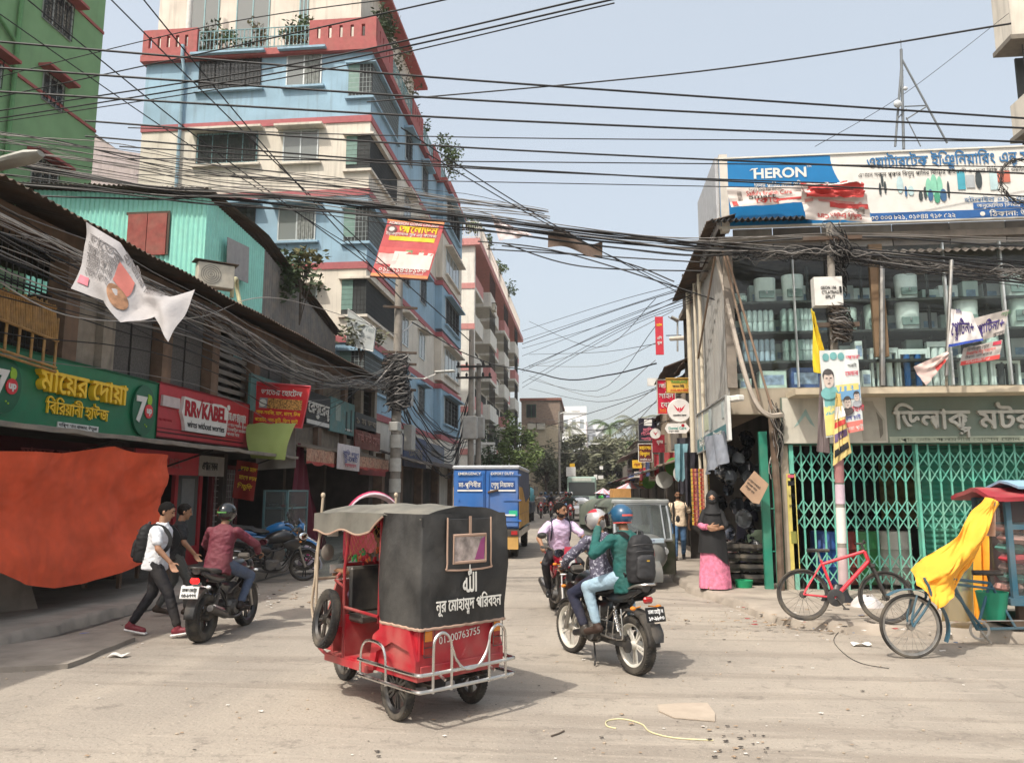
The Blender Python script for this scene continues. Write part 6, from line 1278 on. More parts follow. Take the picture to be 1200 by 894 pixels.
# ---- hoarding above
HY=GY-.25
r,T,w_,h_=signY(853,1320,176.5,259,HY,'rooftop_hoarding','wide blue and white water filter hoarding with Bengali lettering along the roof edge',SWH,th=.1,framem=P('frame_white',200,198,190))
hx=lambda x:onY(x,215,HY).x-onY(853,215,HY).x
HBL=P('hoarding_blue',14,118,178,rough=.4,var=.04); HBD=P('hoarding_navy',44,96,158,rough=.45)
pl=[(0.02,0.02)]+[(hx(986)+(hx(1042)-hx(986))*(1-t)**1.9,.02+(h_-.04)*t)for t in[i/14 for i in range(15)]]+[(.02,h_-.02)]
onboard(r,T,[(pl,HBL,.004),([(hx(1030),.02),(w_-.02,.02),(w_-.02,h_*.13),(hx(1030),h_*.13)],HBD,.006)],'blue_panel')
A=T@M.Translation((0,0,.007)); WB=P('letter_blue',50,110,160,rough=.5)
lettering(r,A,[('HERON',hx(895),h_*.69,.18,SWH,'L',.04,.003,hx(957)-hx(895)),('TM',hx(958),h_*.82,.04,SWH,'L',0,.003),('বিশুদ্ধ পানির নতুন পরিচয়',hx(895),h_*.54,.1,SWH,'L',.015,.003,hx(958)-hx(895)),('ওয়াটারটেক ইঞ্জিনিয়ারিং এন্ড সার্ভিস',hx(1029),h_*.78,.2,WB,'L',.03,.003,hx(1250)-hx(1029)),('এখানে সকল প্রকার বিশুদ্ধ পানির ফিল্টার পাইকারী ও খুচরা বিক্রি এবং ওয়াটার ট্রিটমেন্ট',hx(1018),h_*.65,.075,KG,'L',0,.003,hx(1240)-hx(1018)),('০১৭০৩ ০০৩ ৮২১, ০১৬৪৪ ৭১৬ ৫২২',hx(1016),h_*.03,.09,SWH,'L',.02,.003,hx(1128)-hx(1016)),('ঠিকানা: উত্তরা',hx(1168),h_*.03,.09,SWH,'L',.02,.003,hx(1230)-hx(1168)),('হটলাইন ০১৯ ৩০৩',hx(1140),h_*.24,.08,WB,'L',0,.003,hx(1220)-hx(1140)),('অনুমোদিত ডিলার',hx(1154),h_*.155,.07,SWH,'L',.01,.006,hx(1205)-hx(1154))])
onboard(r,A,[(rect(hx(1150),h_*.14,hx(1215)-hx(1150),.11),HBD,.003),(circ(hx(1160),h_*.07,.04),SWH,.003)],'blue_strip')
onboard(r,A,[([(hx(890),h_*.8),(hx(893),h_*.835),(hx(900),h_*.84),(hx(900),h_*.825),(hx(894),h_*.82)],SWH,.004)],'swoosh')
TKG=P('tank_green',130,196,170); TKB=P('pump_blue',60,100,140); TKD=P('pump_dark',60,70,74)
for x0,x1,b0,b1,m in((1096,1103,.32,.6,TKG),(1102,1110,.34,.65,TKG),(1109,1116,.33,.62,TKG),(1093,1097,.3,.48,TKD),(1098,1104,.27,.44,TKB),(1105,1112,.24,.4,P('pump_green',70,150,120)),(1112,1120,.26,.44,TKB),(1121,1124,.3,.55,TKD),(1087,1092,.28,.42,TKD),(1041,1044,.38,.56,TKD),(1047,1050,.4,.58,TKD),(1044,1047,.5,.68,TKD),(1062,1070,.4,.64,P('pale_aqua',180,206,210)),(1071,1074,.34,.5,TKB),(1075,1082,.36,.5,MC['pale_aqua']),(1134,1143,.42,.68,P('cooler_aqua',70,160,180)),(1144,1154,.44,.62,P('cooler_grey',170,176,180)),(1155,1163,.42,.68,TKD),(1172,1181,.4,.66,MC['pale_aqua']),(1181,1196,.5,.66,P('cooler_red',196,110,90))):
 onboard(r,A,[(circ(hx((x0+x1)/2),h_*(b0+b1)/2,(hx(x1)-hx(x0))/2,h_*(b1-b0)/2,12,math.pi/12)if(x1-x0)<9 else rect(hx(x0),h_*b0,hx(x1)-hx(x0),h_*(b1-b0)),m,.004+.0004*(x0%7))],'printed_filter')
r0,T0,w0,h0=board('hoarding_side_panel','grey side board at the left end of the rooftop hoarding','sign',(XL-.15,GY+1.9,6.2),(XL-.15,HY+.0,6.3),(XL-.15,HY,7.55),(XL-.15,GY+1.9,7.55),P('board_grey',178,180,184,rough=.5,var=.12),.05)
K=MB(); a=onY(849,215,HY); K.mm((a.x-.08,HY-.01,6.2),(a.x+.06,HY+.15,7.6)); tag(K.build('hoarding_post',P('post_white',206,200,190,dirt=.2)),'white upright post at the left end of the hoarding','post')
# torn white and red banners in front of the hoarding
TW=P('torn_white',222,212,206,rough=.7,var=.06,dirt=.15); TR=P('torn_red',200,70,66,rough=.65,var=.1)
def banner(name,label,q,m,bend=.05,seed=1,nu=18,nv=10):
 """flapping banner from four picture corners set on given planes; returns it with its printing frame"""
 q=[V(x)for x in q]; N_=(q[1]-q[0]).cross(q[3]-q[0]).normalized()
 fn=lambda u,v:q[0].lerp(q[1],u).lerp(q[3].lerp(q[2],u),v)+N_*bend*(NZ.noise(V((u*3+seed,v*2.5,seed)))+.5*NZ.noise(V((u*8+seed,v*5,3))))
 K=MB(); K.sheet(fn,nu,nv,0,.004); r=thing(name,label,'banner',tuple(q[0])); K.build('cloth',m,r,True); return r,fn,N_
def onbanner(r,fn,N_,lines,off=.012,w_=1.,h_=1.,name='print'):
 """lettering and patches bent over the cloth: lines (text, u, v, height, material, bold, fit) or (polygon, material)"""
 for ln in lines:
  K=MB()
  if isinstance(ln[0],str):vs_,fs,wd=textmesh(ln[0],ln[3],ln[5]if len(ln)>5 else.02,0); k=(ln[6]/wd if len(ln)>6 else 1.); m=ln[4]; K.add([fn(ln[1]+q.x*k/w_,ln[2]+q.y/h_)+N_*off for q in vs_],fs)
  else:
   m=ln[1]; (u0,v0,u1,v1)=ln[0]; K.sheet(lambda u,v:fn(u0+(u1-u0)*u,v0+(v1-v0)*v)+N_*(off-.003),8,5)
  K.build(name,m,r,True)
Yb=HY-.25
r,fn,N_=banner('torn_banner','torn white english course banner with red print hanging over the blue end of the hoarding',[onY(857,243,Yb),onY(944,237,Yb),onY(944,218,Yb),onY(851,220,Yb)],TW,.06,3)
onbanner(r,fn,N_,[("Every Step For Better",.28,.8,.05,KG,0,.55),("Saiful's English Care",.24,.55,.08,TR,.02,.75),('Smart',.26,.36,.07,KG,.02,.45),('কোর্স',.34,.12,.09,TR,.02,.4),((.03,.05,.1,.3),TR),((.62,.2,.95,.32),TR)],w_=1.3,h_=.34); onbanner(r,fn,N_,[((.12,.32,.18,.78),P('photo_grey',150,140,134,var=.5,scale=20))])
r,fn,N_=banner('torn_banner','folded red and white banner sagging upside down beside the torn english course banner',[onY(944,257,Yb-.1),onY(1022,260,Yb-.1),onY(1015,228,Yb-.1),onY(938,222,Yb-.1)],TW,.1,8)
onbanner(r,fn,N_,[((.04,.6,.9,.7),P('red_pale',214,150,144)),((.4,.44,.98,.62),TR),((.8,.2,.92,.5),MC['photo_grey'])])
vs_,fs,wd=textmesh("Saiful's English Care",.08,.02,0); K=MB(); K.add([fn(.85-q.x*.75/wd/1.15,.22-q.y/.45)+N_*.012 for q in vs_],fs); K.build('print',TR,r,True)
r,fn,N_=banner('torn_banner','bunched red strip of banner above the folded white banner',[onY(945,231,Yb-.2),onY(1012,231,Yb-.2),onY(1013,212,Yb-.2),onY(938,214,Yb-.2)],TR,.16,12); onbanner(r,fn,N_,[((.1,.82,.95,.99),TW),((.0,.3,.1,.9),TW)])
# ---- lattice mast on the roof
ms=thing('radio_mast','thin steel radio mast with dish antennas and stays on the corner roof','mast',tuple(onY(1058,170,17))); K=MB()
for(x0,y0,x1,y1,rr)in((1056,58,1059,175,.03),(1057,70,1049,172,.025),(1057,70,1110,168,.022),(1060,125,1085,124,.015),(1062,140,1086,125,.015),(1053,138,1062,128,.015),(1062,138,1079,172,.012)):K.tube([onY(x0,y0,17),onY(x1,y1,17)],rr,6)
for i in range(12):K.beam(onY(1055+.25*i,80+8*i,17),onY(1059-.1*i,83+8*i,17),.01)
K.tube([onY(1056,58,17),onY(1055.5,47,17)],.008,5); K.build('frame',P('steel_grey',110,116,120,rough=.5),ms,True)
for x,y,rr in((1052,122,.09),(1061,104,.05)):K=MB(); K.ball(onY(x,y,16.9),(rr,rr*.7,rr),14); K.build('dish',P('dish_grey',190,194,196,rough=.4),ms,True)
# ---- cream building behind on the far right
cr=thing('tall_building','tall cream building with balconies cut by the right edge of the photo','building',(17,24,0)); X0=onY(1192,100,22).x
mmw(cr,'wall',(X0+2.2,22.6,0),(X0+9,24.2,20),CRM)
for z0,z1,k in((onY(1180,148,22).z,onY(1180,108,22).z,0),(onY(1180,28,22).z-.4,onY(1180,-40,22).z,1),(onY(1180,240,22).z,onY(1180,210,22).z,0)):
 b=mmw(cr,'balcony',(X0+(0 if k else.25),22,z0),(X0+6,22.9,z1),CRM); mmw(b,'slab',(X0-.1+(0 if k else.25),21.9,z0-.14),(X0+6,22.9,z0),P('slab_brown',120,112,100))
 K=MB(); [K.mm((X0+.3+.12*i,22.1,z1),(X0+.32+.12*i,22.12,z1+1.5))for i in range(20)]; [K.mm((X0+.3,22.09,z1+.12*i),(X0+3,22.1,z1+.12*i+.02))for i in range(12)]; K.build('grille',GRILL,b,True)
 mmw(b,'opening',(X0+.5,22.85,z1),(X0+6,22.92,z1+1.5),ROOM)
# ================================================================ STREET SIDE ON THE RIGHT
q=[onX(818,531.5,XL-.12),onX(853.5,515.5,XL-.12),onX(851,463.5,XL-.12),onX(816.7,486.5,XL-.12)]
r,T,w_,h_=board('side_shop_sign','slanting white sign with a teal lower band on the street side of the corner shop','sign',*q,P('sign_white2',206,208,204,rough=.5,var=.08,dirt=.15),.06,P('frame_grey2',150,150,148))
onboard(r,T,[(rect(.02,.02,w_-.04,h_*.32),P('band_teal',86,134,140,rough=.5),.006),(rect(w_*.3,h_*.45,w_*.14,h_*.4),P('pale_bottle',190,196,170),.006),(rect(w_*.47,h_*.4,w_*.08,h_*.5),P('pale_strip',176,186,186),.006),(rect(w_*.86,h_*.5,w_*.06,h_*.35),MC['pale_strip'],.006)],'print'); lettering(r,T@M.Translation((0,0,.006)),[('ডিলাক্স মটরস',w_*.1,h_*.1,.15,SWH,'L',.02,.004,w_*.75)])
K=MB(); K.sheet(lambda u,v:onX(826+24*u,556-44*v-8*u*(1-v)-6*u,XL-.2)+V((.06*math.sin(u*14+v*3),0,.05*NZ.noise(V((u*5,v*4,2))))),26,12,0,.005); tag(K.build('grey_cloth',P('cloth_greyblue',140,146,158,rough=.8,var=.15)),'grey blue cloth bundle hanging under the slanting side sign','cloth')
for x,rr in((808,.055),(815.5,.032),(821.5,.04)):p=onX(x,400,XL-.1-.03*(x<810)); K=MB(); K.cyl((p.x,p.y,1.2),(p.x,p.y,6.2),rr,n=10); K.build('drain_pipe',P('pipe_cream',206,196,176,rough=.5,dirt=.25),cb,True)
for a,b in(((846,290),(890,470)),((852,300),(905,480)),((838,300),(818,420))):K=MB(); K.tube([onX(a[0],a[1],XL-.15)if a[0]<840 else onY(*a,GY-.3),onX(b[0],b[1],XL-.15)if a[0]<840 else onY(*b,GY-.3)],.02,6); tag(K.build('wooden_pole',P('wood_pale',140,118,100,rough=.85,dirt=.3)),'thin wooden pole leaning against the corner of the glass front building','pole','wooden poles at the corner')
K=MB(); K.box(onY(862,467,GY-.3),(.14,.3,.1),M.Rotation(R(30),3,'Z'),0,.02); tag(K.build('security_camera',SWH),'white security camera under the corner of the glass front','camera')
p=onY(881,566,GY-.3); K=MB(); K.prism([(-.2,0),(.05,.3),(.27,.08),(.1,-.24),(.0,-.22)],M.Translation((p.x,GY-.3,p.z-.1))@M.Rotation(R(90),4,'X'),.01); o=tag(K.build('cardboard_notice',P('cardboard',172,142,116,rough=.85)),'tilted cardboard notice with handwriting hung in the dark corner shop front','notice'); lettering(o,M.Translation((p.x-.03,GY-.312,p.z-.05))@M.Rotation(R(90),4,'X')@M.Rotation(R(-42),4,'Z'),[('এখানে হেলমেট',-.1,.06,.035,KG,'L',0,.002,.24),('পাওয়া যায়',-.08,.0,.035,KG,'L',0,.002,.2),('বিক্রয় হবে',-.06,-.06,.035,KG,'L',0,.002,.18)])
# shop interior goods: helmets in clear bags, stacked tyres, hanging packets
for i in range(34):
 x=rnd.uniform(842,890); y=rnd.uniform(528,645)if i>8 else rnd.uniform(510,560); Y_=GY+rnd.uniform(.4,1.6); p=onY(x,y,Y_); K=MB(); s=rnd.uniform(.1,.16)
 K.ball(p,(s,s*.9,s*1.05),10); K.v=[tuple(V(v)*(1+.02*NZ.noise(V(v)*14)))for v in K.v]
 tag(K.build('wrapped_helmet',P('wrap%d'%(i%4),*((70,74,80),(40,42,46),(110,114,118),(52,56,66))[i%4],rough=.2,coat=.5)),'dark helmet wrapped in plastic hanging inside the corner shop','helmet','wrapped helmets in the corner shop')
for i in range(8):
 K=MB(); p=onY(848+6*(i%2),600,GY+.7); z=.25+.17*(i//2); K.lathe([(.16,-.06),(.27,-.06),(.3,0),(.27,.06),(.16,.06),(.16,-.06)],M.Translation((p.x+.35*(i%2),p.y,z)),22); tag(K.build('tyre_stack',RUB),'black tyre lying in a stack inside the corner shop','tyre','tyres stacked in the corner shop')
p=gnd(850,662,.13); K=MB(); K.sheet(lambda u,v:V((p.x,p.y,.13))+V((math.cos(u*6.283)*(.27-.1*v**3)*(1+.12*NZ.noise(V((math.cos(u*6.28)*2,math.sin(u*6.28)*2,v*3)))),math.sin(u*6.283)*(.2-.08*v**3),.72*v)),26,12,0,.006); sb=tag(K.build('sack',P('sack_white',214,206,204,rough=.7,var=.08)),'white woven sack with red and green print standing by the dark shop','sack')
K=MB(); K.sheet(lambda u,v:V((p.x-.2+.42*u,p.y-.215+.05*abs(u-.5),.34+.16*v-.18*u+.1*u*u)),8,3,0,.004); K.build('red_swoosh',P('print_red',190,60,80),sb); lettering(sb,M.Translation((p.x-.02,p.y-.235,.45))@M.Rotation(R(90),4,'X'),[('চাল',0,.04,.09,P('print_green',60,130,100),'L',.02,.003)])
# row beyond: canopied shops
rs=thing('market_row','cluttered row of market shops with tin canopies along the right side of the street','building',(4,35,0))
mmw(rs,'wall',(XL+.5,GY+6.1,0),(9,27,5.3),DARKW); mmw(rs,'wall',(3.0,27,0),(9,62,4.6),DARKW); mmw(rs,'wall',(3.5,62,0),(9,120,4.2),P('row_far',120,112,102,rough=.9,dirt=.4))
for y0,y1,z,dx,m in((18.6,21.5,5.3,-.35,RUST),(21.5,25,5.5,-.6,RUST),(27,33,4.7,-.5,RUST),(33,40,4.3,-.7,TIN),(40,48,4.6,-.6,RUST),(48,60,4.2,-.9,P('awning_pale',170,160,150,dirt=.4)),(19,24,2.75,-.9,P('awning_brown',0,0,0)),(24.5,30,2.7,-1.0,TIN),(31,37,2.8,-1.1,P('awning_blue',90,100,130)),(38,46,2.7,-1.0,MC['awning_pale']),(47,56,2.8,-1.1,MAR),(57,70,2.9,-1.0,TIN),(71,90,2.9,-1.1,MC['awning_blue'])):
 K=MB(); x0=3.1 if y0>26 else XL+.5; K.sheet(lambda u,v:(x0+(dx-.2)*v,y0+(y1-y0)*u,z-.35*v+.06*NZ.noise(V((u*8,v*3,y0)))),24,4,0,.03); K.build('canopy',m,rs,True)
for i,(y,z0,z1,c)in enumerate(((19.3,2.9,4.4,BEI),(22.3,3.0,5.0,CONCD),(25.5,2.9,4.4,P('panel_sand',176,158,136,dirt=.4,streak=.4)),(29,3,4.3,TIN),(34,3,4.1,BEI),(41,3,4.2,MC['panel_sand']),(50,3,4.0,TIN))):mmw(rs,'upper_front',(XL+.15 if y<27 else 2.75,y,z0),(XL+.52 if y<27 else 3.02,y+2.4,z1),c)
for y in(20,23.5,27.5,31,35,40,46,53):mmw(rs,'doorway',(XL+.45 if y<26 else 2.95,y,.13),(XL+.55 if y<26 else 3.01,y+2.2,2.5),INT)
# hanging signs, crosswise to the street
def csign(x0,x1,yt,yb,Y_,label,m,txt=(),fm=None,name='hanging_sign',polys=()):
 r,T,w_,h_=signY(x0,x1,yt,yb,Y_,name,label,m,th=.06,framem=fm)
 if txt:lettering(r,T,[(t,w_*u,h_*v,h_*s,mm_,'C',.03,.004,w_*f)for t,u,v,s,mm_,f in txt])
 if polys:onboard(r,T,[([(w_*a,h_*b)for a,b in pts],mm_,.004)for pts,mm_ in polys],'print')
 K=MB(); a=onY(x1,(yt+yb)/2,Y_); K.tube([a,(max(a.x+.2,XL+.5),a.y,a.z)],.015,5); K.build('bracket',GRILL,r,True)
 return r,T,w_,h_
PNKT=P('letter_pink',226,120,140)
csign(771,780.5,371,415.5,24,'tall narrow red sign high above the canopies near the solar lamp',P('sign_redpink',196,44,60,rough=.5),(('এসি',.5,.4,.07,SWH,.6),('রুম',.5,.28,.07,SWH,.6),('হোটেল',.5,.75,.06,FY,.7)))
csign(771,792.5,445,485,21.5,'red sign reading light sign board in white Bengali behind the yellow sign',P('sign_crimson',206,26,64,rough=.4),(('লাইট',.45,.76,.13,SWH,.7),('সাইন',.5,.46,.15,SWH,.8),('বোর্ড',.55,.2,.15,SWH,.7),('তৈরি',.3,.04,.1,P('letter_orange',240,130,30),.35)),P('frame_white',0,0,0))
csign(782,809.5,443.5,460,19.3,'yellow rectangular sign above the round white sign',P('sign_yellow',226,182,76,rough=.45),(('TRANSKLANCE',.55,.68,.17,P('letter_green',70,160,60),.7),('আমরা দিচ্ছি',.52,.38,.15,KG,.5),('AVAILABLE HERE',.55,.1,.15,P('letter_red',200,60,40),.75)),P('frame_mustard',180,140,50))
p=onY(796,481,18.9); r=thing('round_sign','round white sign with a red winged emblem under the yellow sign','sign',tuple(p)); rr=abs(onY(810,481,18.9).x-p.x); K=MB(); T=M.Translation(p)@M.Rotation(R(90),4,'X'); K.lathe([(.001,.06),(rr*.97,.06),(rr,.05),(rr,-.05),(.001,-.06)],T,40); K.build('disc',P('disc_white',228,224,220,rough=.35),r,True)
EMB=P('emblem_red',206,30,60,rough=.4); onboard(r,T@M.Translation((0,0,.06)),[([(s*rr*a,rr*b)for a,b in pts][::s],EMB,.006)for s in(1,-1)for pts in([(.1,.08),(.52,.5),(.3,.12),(.16,-.1)],[(.02,.2),(.13,.26),(.1,-.06),(.02,-.2)])],'emblem'); lettering(r,T@M.Translation((0,0,.06)),[('মোবাইল জোন',0,-rr*.5,rr*.14,SBK,'C',.04,.004,rr*1.1)])
p0,p1=onY(779,508,18.8),onY(808,496,18.8); w_,h_=p1.x-p0.x,p1.z-p0.z; r=thing('arrow_sign','white pointed sign with teal writing under the round emblem sign','sign',tuple(p0)); T=M.Translation(p0)@M.Rotation(R(90),4,'X'); K=MB(); K.prism([(0,h_*.5),(w_*.12,0),(w_*.84,0),(w_,h_*.5),(w_*.84,h_),(w_*.12,h_)],T,.06); K.build('panel',MC['disc_white'],r,True); A=T@M.Translation((0,0,.06)); lettering(r,A,[('Dental Care',w_*.5,h_*.4,h_*.26,P('letter_teal',50,160,150),'C',.02,.004,w_*.7),('ডেন্টাল কেয়ার',w_*.36,h_*.15,h_*.14,KG,'C',0,.004,w_*.4)]); onboard(r,A,[(circ(w_*.72,h_*.78,h_*.16),KR,.006)],'tooth_mark')
csign(748,770,490,516.5,29,'black sign with pink lettering and a white monitor picture',P('sign_ink',34,30,48,rough=.45),(('মাহিয়া',.6,.42,.14,PNKT,.7),('টেলিকম',.55,.24,.14,PNKT,.8),('সার্ভিস',.5,.04,.1,MC['letter_pink'],.7)),P('frame_grey2',0,0,0),polys=(([(.3,.68),(.72,.66),(.74,.94),(.32,.95)],SWH),))
csign(764,778.5,509.5,530,26,'dark maroon sign partly behind the small round sign',P('sign_maroon',140,28,44,rough=.5),(('ফ্যাশন',.6,.5,.2,SWH,.5),))
p=onY(768,508,25.5); K=MB(); rr=.17; K.lathe([(.001,.04),(rr,.04),(rr,-.04),(.001,-.04)],M.Translation(p)@M.Rotation(R(90),4,'X'),28); r=tag(K.build('round_sign',MC['disc_white']),'small round white sign in front of the maroon sign','sign'); onboard(r,M.Translation(p)@M.Rotation(R(90),4,'X')@M.Translation((0,0,.04)),[([(-.08,.06),(0,-.06),(.08,.06),(0,0)],EMB,.004)],'emblem')
csign(747.5,763.5,520,541,27.5,'brown sign with thick yellow Bengali letters low on the right row',P('sign_brown',96,34,30,rough=.5),(('মহানগর',.5,.68,.2,FY,.85),('বিল্লাল',.45,.34,.2,FY,.75),('মোবাইল ০১৭',.5,.08,.1,SWH,.8)),SWH)
csign(740,751,539,548.5,34,'small yellow sign farthest down the right row',P('sign_gold',224,176,30,rough=.5),(('স্টোর',.5,.3,.3,KR,.6),))
csign(760,773,443,452,26,'narrow white sign strip behind the red light sign',SWH)
for i,(x,y,Y_,w_,h_,c)in enumerate(((757,552,33,9,8,(190,40,46)),(746,556,38,8,7,(214,206,196)),(739,560,44,7,6,(60,90,150)),(752,566,36,9,6,(206,160,40)),(734,563,52,6,6,(200,60,60)),(743,568,46,7,5,(220,216,210)),(729,567,60,5,5,(50,120,80)),(764,560,29,10,7,(226,214,200)),(772,548,25,9,8,(180,60,80)),(737,552,50,6,7,(230,226,220)))):
 csign(x-w_/2,x+w_/2,y-h_/2,y+h_/2,Y_,'small shop sign crowded among others far along the right market row',P('row_sign%d'%i,*c),(('দোকান',.5,.35,.3,SWH if sum(c)<450 else KR,.7),))
 bpy.data.objects[[o.name for o in bpy.data.objects if o.name.startswith('hanging_sign')][-1]]['group']='crowded signs along the right market row'
# solar lamp, tube, cloth bits on the right row
sl=thing('solar_lamp','small solar street lamp on a pole above the market canopies','street lamp',tuple(onY(794,412,21))); K=MB(); K.tube([onY(794,412,21),onY(794,377,21)],.025,6); K.tube([onY(794,378,21),onY(783,371,21)],.015,5); K.build('pole',STL,sl,True); K=MB(); K.box(onY(791,374,21),(.24,.3,.03),M.Rotation(R(28),3,'Y')); K.build('panel',P('solar_grey',170,168,160,rough=.4),sl,True)
K=MB(); K.tube([onY(786,397,20.5),onY(803,396,20)],.06,8); tag(K.build('rolled_blind',P('blind_cream',200,190,176)),'rolled cream blind sticking out under the solar lamp','blind')
for i,(x,y,h_,c,Y_,w_)in enumerate(((806,575,62,(60,58,66),18.0,.4),(800,560,40,(120,160,170),17.6,.3),(790,560,30,(150,60,60),22,.5),(812,590,60,(52,50,58),17,.3),(782,560,30,(90,86,84),24,.5),(776,556,24,(170,60,70),26,.5),(770,556,24,(120,110,96),28,.5),(766,560,26,(66,76,110),31,.6),(762,562,26,(150,130,110),34,.6),(758,566,22,(120,50,60),38,.7))):
 p=onY(x,y,Y_); t=onY(x,y-h_,Y_).z; K=MB(); K.sheet(lambda u,v:(p.x-w_/2+w_*u*(.7+.3*v),Y_+.06*math.sin(u*11+i),p.z+(t-p.z)*v-.08*abs(math.sin(u*7))*(1-v)),14,8,0,.01); tag(K.build('hanging_garment',P('garment%d'%i,*c,rough=.85,var=.2)),'garment hanging for sale along the right market row','garment','garments hanging along the right row')
K0=None
for i in range(9):
 p=onY(812+2.2*i,575,GY+3.3-.1*i); t=onY(812+2.2*i,545,p.y).z; K=MB()
 for k in range(14):K.box((p.x,p.y,t-.11-k*.085),(.07,.012,.075),M.Rotation(rnd.uniform(-.5,.5),3,'Z'),0,.004)
 tag(K.build('packet_strip',P('packet%d'%(i%4),*((196,160,60),(150,50,56),(186,120,90),(120,60,90))[i%4],rough=.35)),'strip of small snack packets hanging at the market stall','packet strip','packet strips at the stall')
for i in range(4):p=onY((778,790,800,760)[i],(563,548,556,566)[i],(22,20,19,30)[i]); K=MB(); K.lathe([(.001,0),(.15,0),(.24,.12),(.22,.12),(.001,.02)],M.Translation(p)@M.Rotation(R(80),4,'X'),18); tag(K.build('hanging_basin',P('basin%d'%(i%2),*((180,180,174),(96,150,70))[i%2],rough=.35)),'round plastic basin hanging at a market stall on the right','basin','basins hanging on the right row')
# iron grille stall and green board beside the three-wheeler
st=thing('stall_screen','lattice stall screen with a mouldy green board below it beside the parked three-wheeler','screen',tuple(gnd(783,672,.0))); Y_=gnd(783,680).y; a,b=onY(774,690,Y_),onY(792,687,Y_); K=MB()
for i in range(8):t=i/7; K.tube([V((a.x+(b.x-a.x)*t,Y_,.95)),V((a.x+(b.x-a.x)*min(1,t+.4),Y_,1.5))],.008,4); K.tube([V((a.x+(b.x-a.x)*t,Y_,.95)),V((a.x+(b.x-a.x)*max(0,t-.4),Y_,1.5))],.008,4)
K.tube([(a.x,Y_,.1),(a.x,Y_,1.5),(b.x,Y_,1.5),(b.x,Y_,.1)],.02,6); K.build('lattice',GRILL,st,True); mmw(st,'board',(a.x+.01,Y_-.03,.12),(b.x,Y_-.01,.9),P('board_mouldy',74,86,62,rough=.9,dirt=.6,var=.3))
# ---------------------------------------------------------------- street pole in front of the gates
pb_,pt_=gnd(989,702,.13),None; PYp=pb_.y
pt_=onY(972,262,PYp); up_=thing('utility_pole','grey concrete utility pole wrapped in posters and cables before the folding gates','utility pole',tuple(pb_))
K=MB(); K.tube([pb_,pb_.lerp(pt_,.5),pt_],[.068,.062,.055],14); K.build('shaft',P('pole_grey',140,134,126,rough=.85,dirt=.3,var=.15),up_,True)
pol=lambda y:pb_.lerp(pt_,(702-y)/440.)
K=MB(); c=pol(389)+V((0,-.14,0)); K.box(c,(.68,.06,.07)); K.build('cross_arm',RUST,up_,True); K=MB(); c=pol(283)+V((0,-.1,0)); K.box(c,(.9,.06,.06)); K.build('cross_arm',RUST,up_,True)
for y0,y1,m,d in((690,645,P('paper_pink',190,168,168),0),(640,600,SWH,0),(596,574,P('paper_lilac',206,184,196),0),(572,545,P('paper_red',170,120,118),0)):
 a,b=pol(y0),pol(y1); K=MB(); K.sheet(lambda u,v:a.lerp(b,v)+V((math.sin((u-.5)*3)*.071,-math.cos((u-.5)*3)*.071,0)),10,2,0,.003); K.build('poster',m,up_,True)
r,T,w_,h_=signY(963.5,997.5,324,357.5,PYp-.24,'junction_box','white metal junction box with black lettering strapped to the utility pole',P('box_white',214,212,206,rough=.5,dirt=.1),th=.18,cat='junction box')
lettering(r,T,[('GEON 106',w_*.5,h_*.56,.05,SBK,'C',.02,.003,w_*.55),('CTLATBAG',w_*.55,h_*.4,.05,SBK,'C',.02,.003,w_*.6),('SPLIT',w_*.55,h_*.24,.05,SBK,'C',.02,.003,w_*.35)]); onboard(r,T,[(rect(w_*.88,h_*.42,.03,.1),SBK,.02)],'latch')
YCL=P('cloth_yellow',232,206,26,rough=.7,var=.06)
K=MB(); K.sheet(lambda u,v:onY(951+(4+24*(1-v)*.9)*u+3*(1-v),436-74*v+0*u-18*u*(1-v)*0-16*u*v*0,PYp-.2)+V((0,.05*math.sin(u*9+v*6),(-.28*u*u*(1 if v>.3 else.6)))),14,16,0,.006); o=tag(K.build('yellow_cloth_banner',YCL),'torn yellow cloth banner knotted to the left side of the utility pole','banner')
# election posters tied on the pole
Yp=PYp-.3
r,fn,N_=banner('poster_board','pale campaign poster with printed faces tied slanting to the utility pole',[onY(968,513,Yp),onY(1012,504,Yp),onY(1005,409,Yp),onY(960,411,Yp)],P('poster_pale',206,212,210,rough=.6,var=.05),.02,4)
PTL=P('poster_teal',110,170,170); PYL=P('poster_yell',226,206,120); HRD=P('print_hair',74,70,70); FCE=P('print_face',196,180,170)
onbanner(r,fn,N_,[((.0,.02,.3,.35),PYL),((.03,.25,.36,.5),PTL),((.3,.4,.98,.56),P('poster_blue',110,160,200)),((.35,.5,.95,.58),PYL),((.45,.0,.99,.13),P('poster_salmon',220,120,110))])
def face(u,v,su,sv,coat):
 for pts,m,off in((circ(u,v-sv*.1,su*.9,sv*.95,20),FCE,.03),(circ(u,v+sv*.42,su*1.02,sv*.8,20),HRD,.022),(circ(u,v+sv*.78,su*.8,sv*.3,20),HRD,.034),(circ(u-su*.36,v+sv*.1,su*.2,sv*.07,20),HRD,.034),(circ(u+su*.36,v+sv*.1,su*.2,sv*.07,20),HRD,.034),(circ(u,v-sv*.52,su*.26,sv*.06,20),HRD,.034),(circ(u+su*.06,v-sv*.15,su*.1,sv*.22,20),P('print_nose',172,154,146),.032),(circ(u,v-sv*1.6,su*1.5,sv*.75,20),coat,.026)):K=MB(); K.add([fn(a,b)+N_*off for a,b in pts+[(sum(p[0]for p in pts)/20,sum(p[1]for p in pts)/20)]],[(i,(i+1)%20,20)for i in range(20)]); K.build('portrait_print',m,r,True)
face(.17,.66,.15,.1,PTL); face(.62,.36,.1,.065,HRD); face(.87,.42,.08,.055,P('print_grey',150,154,160))
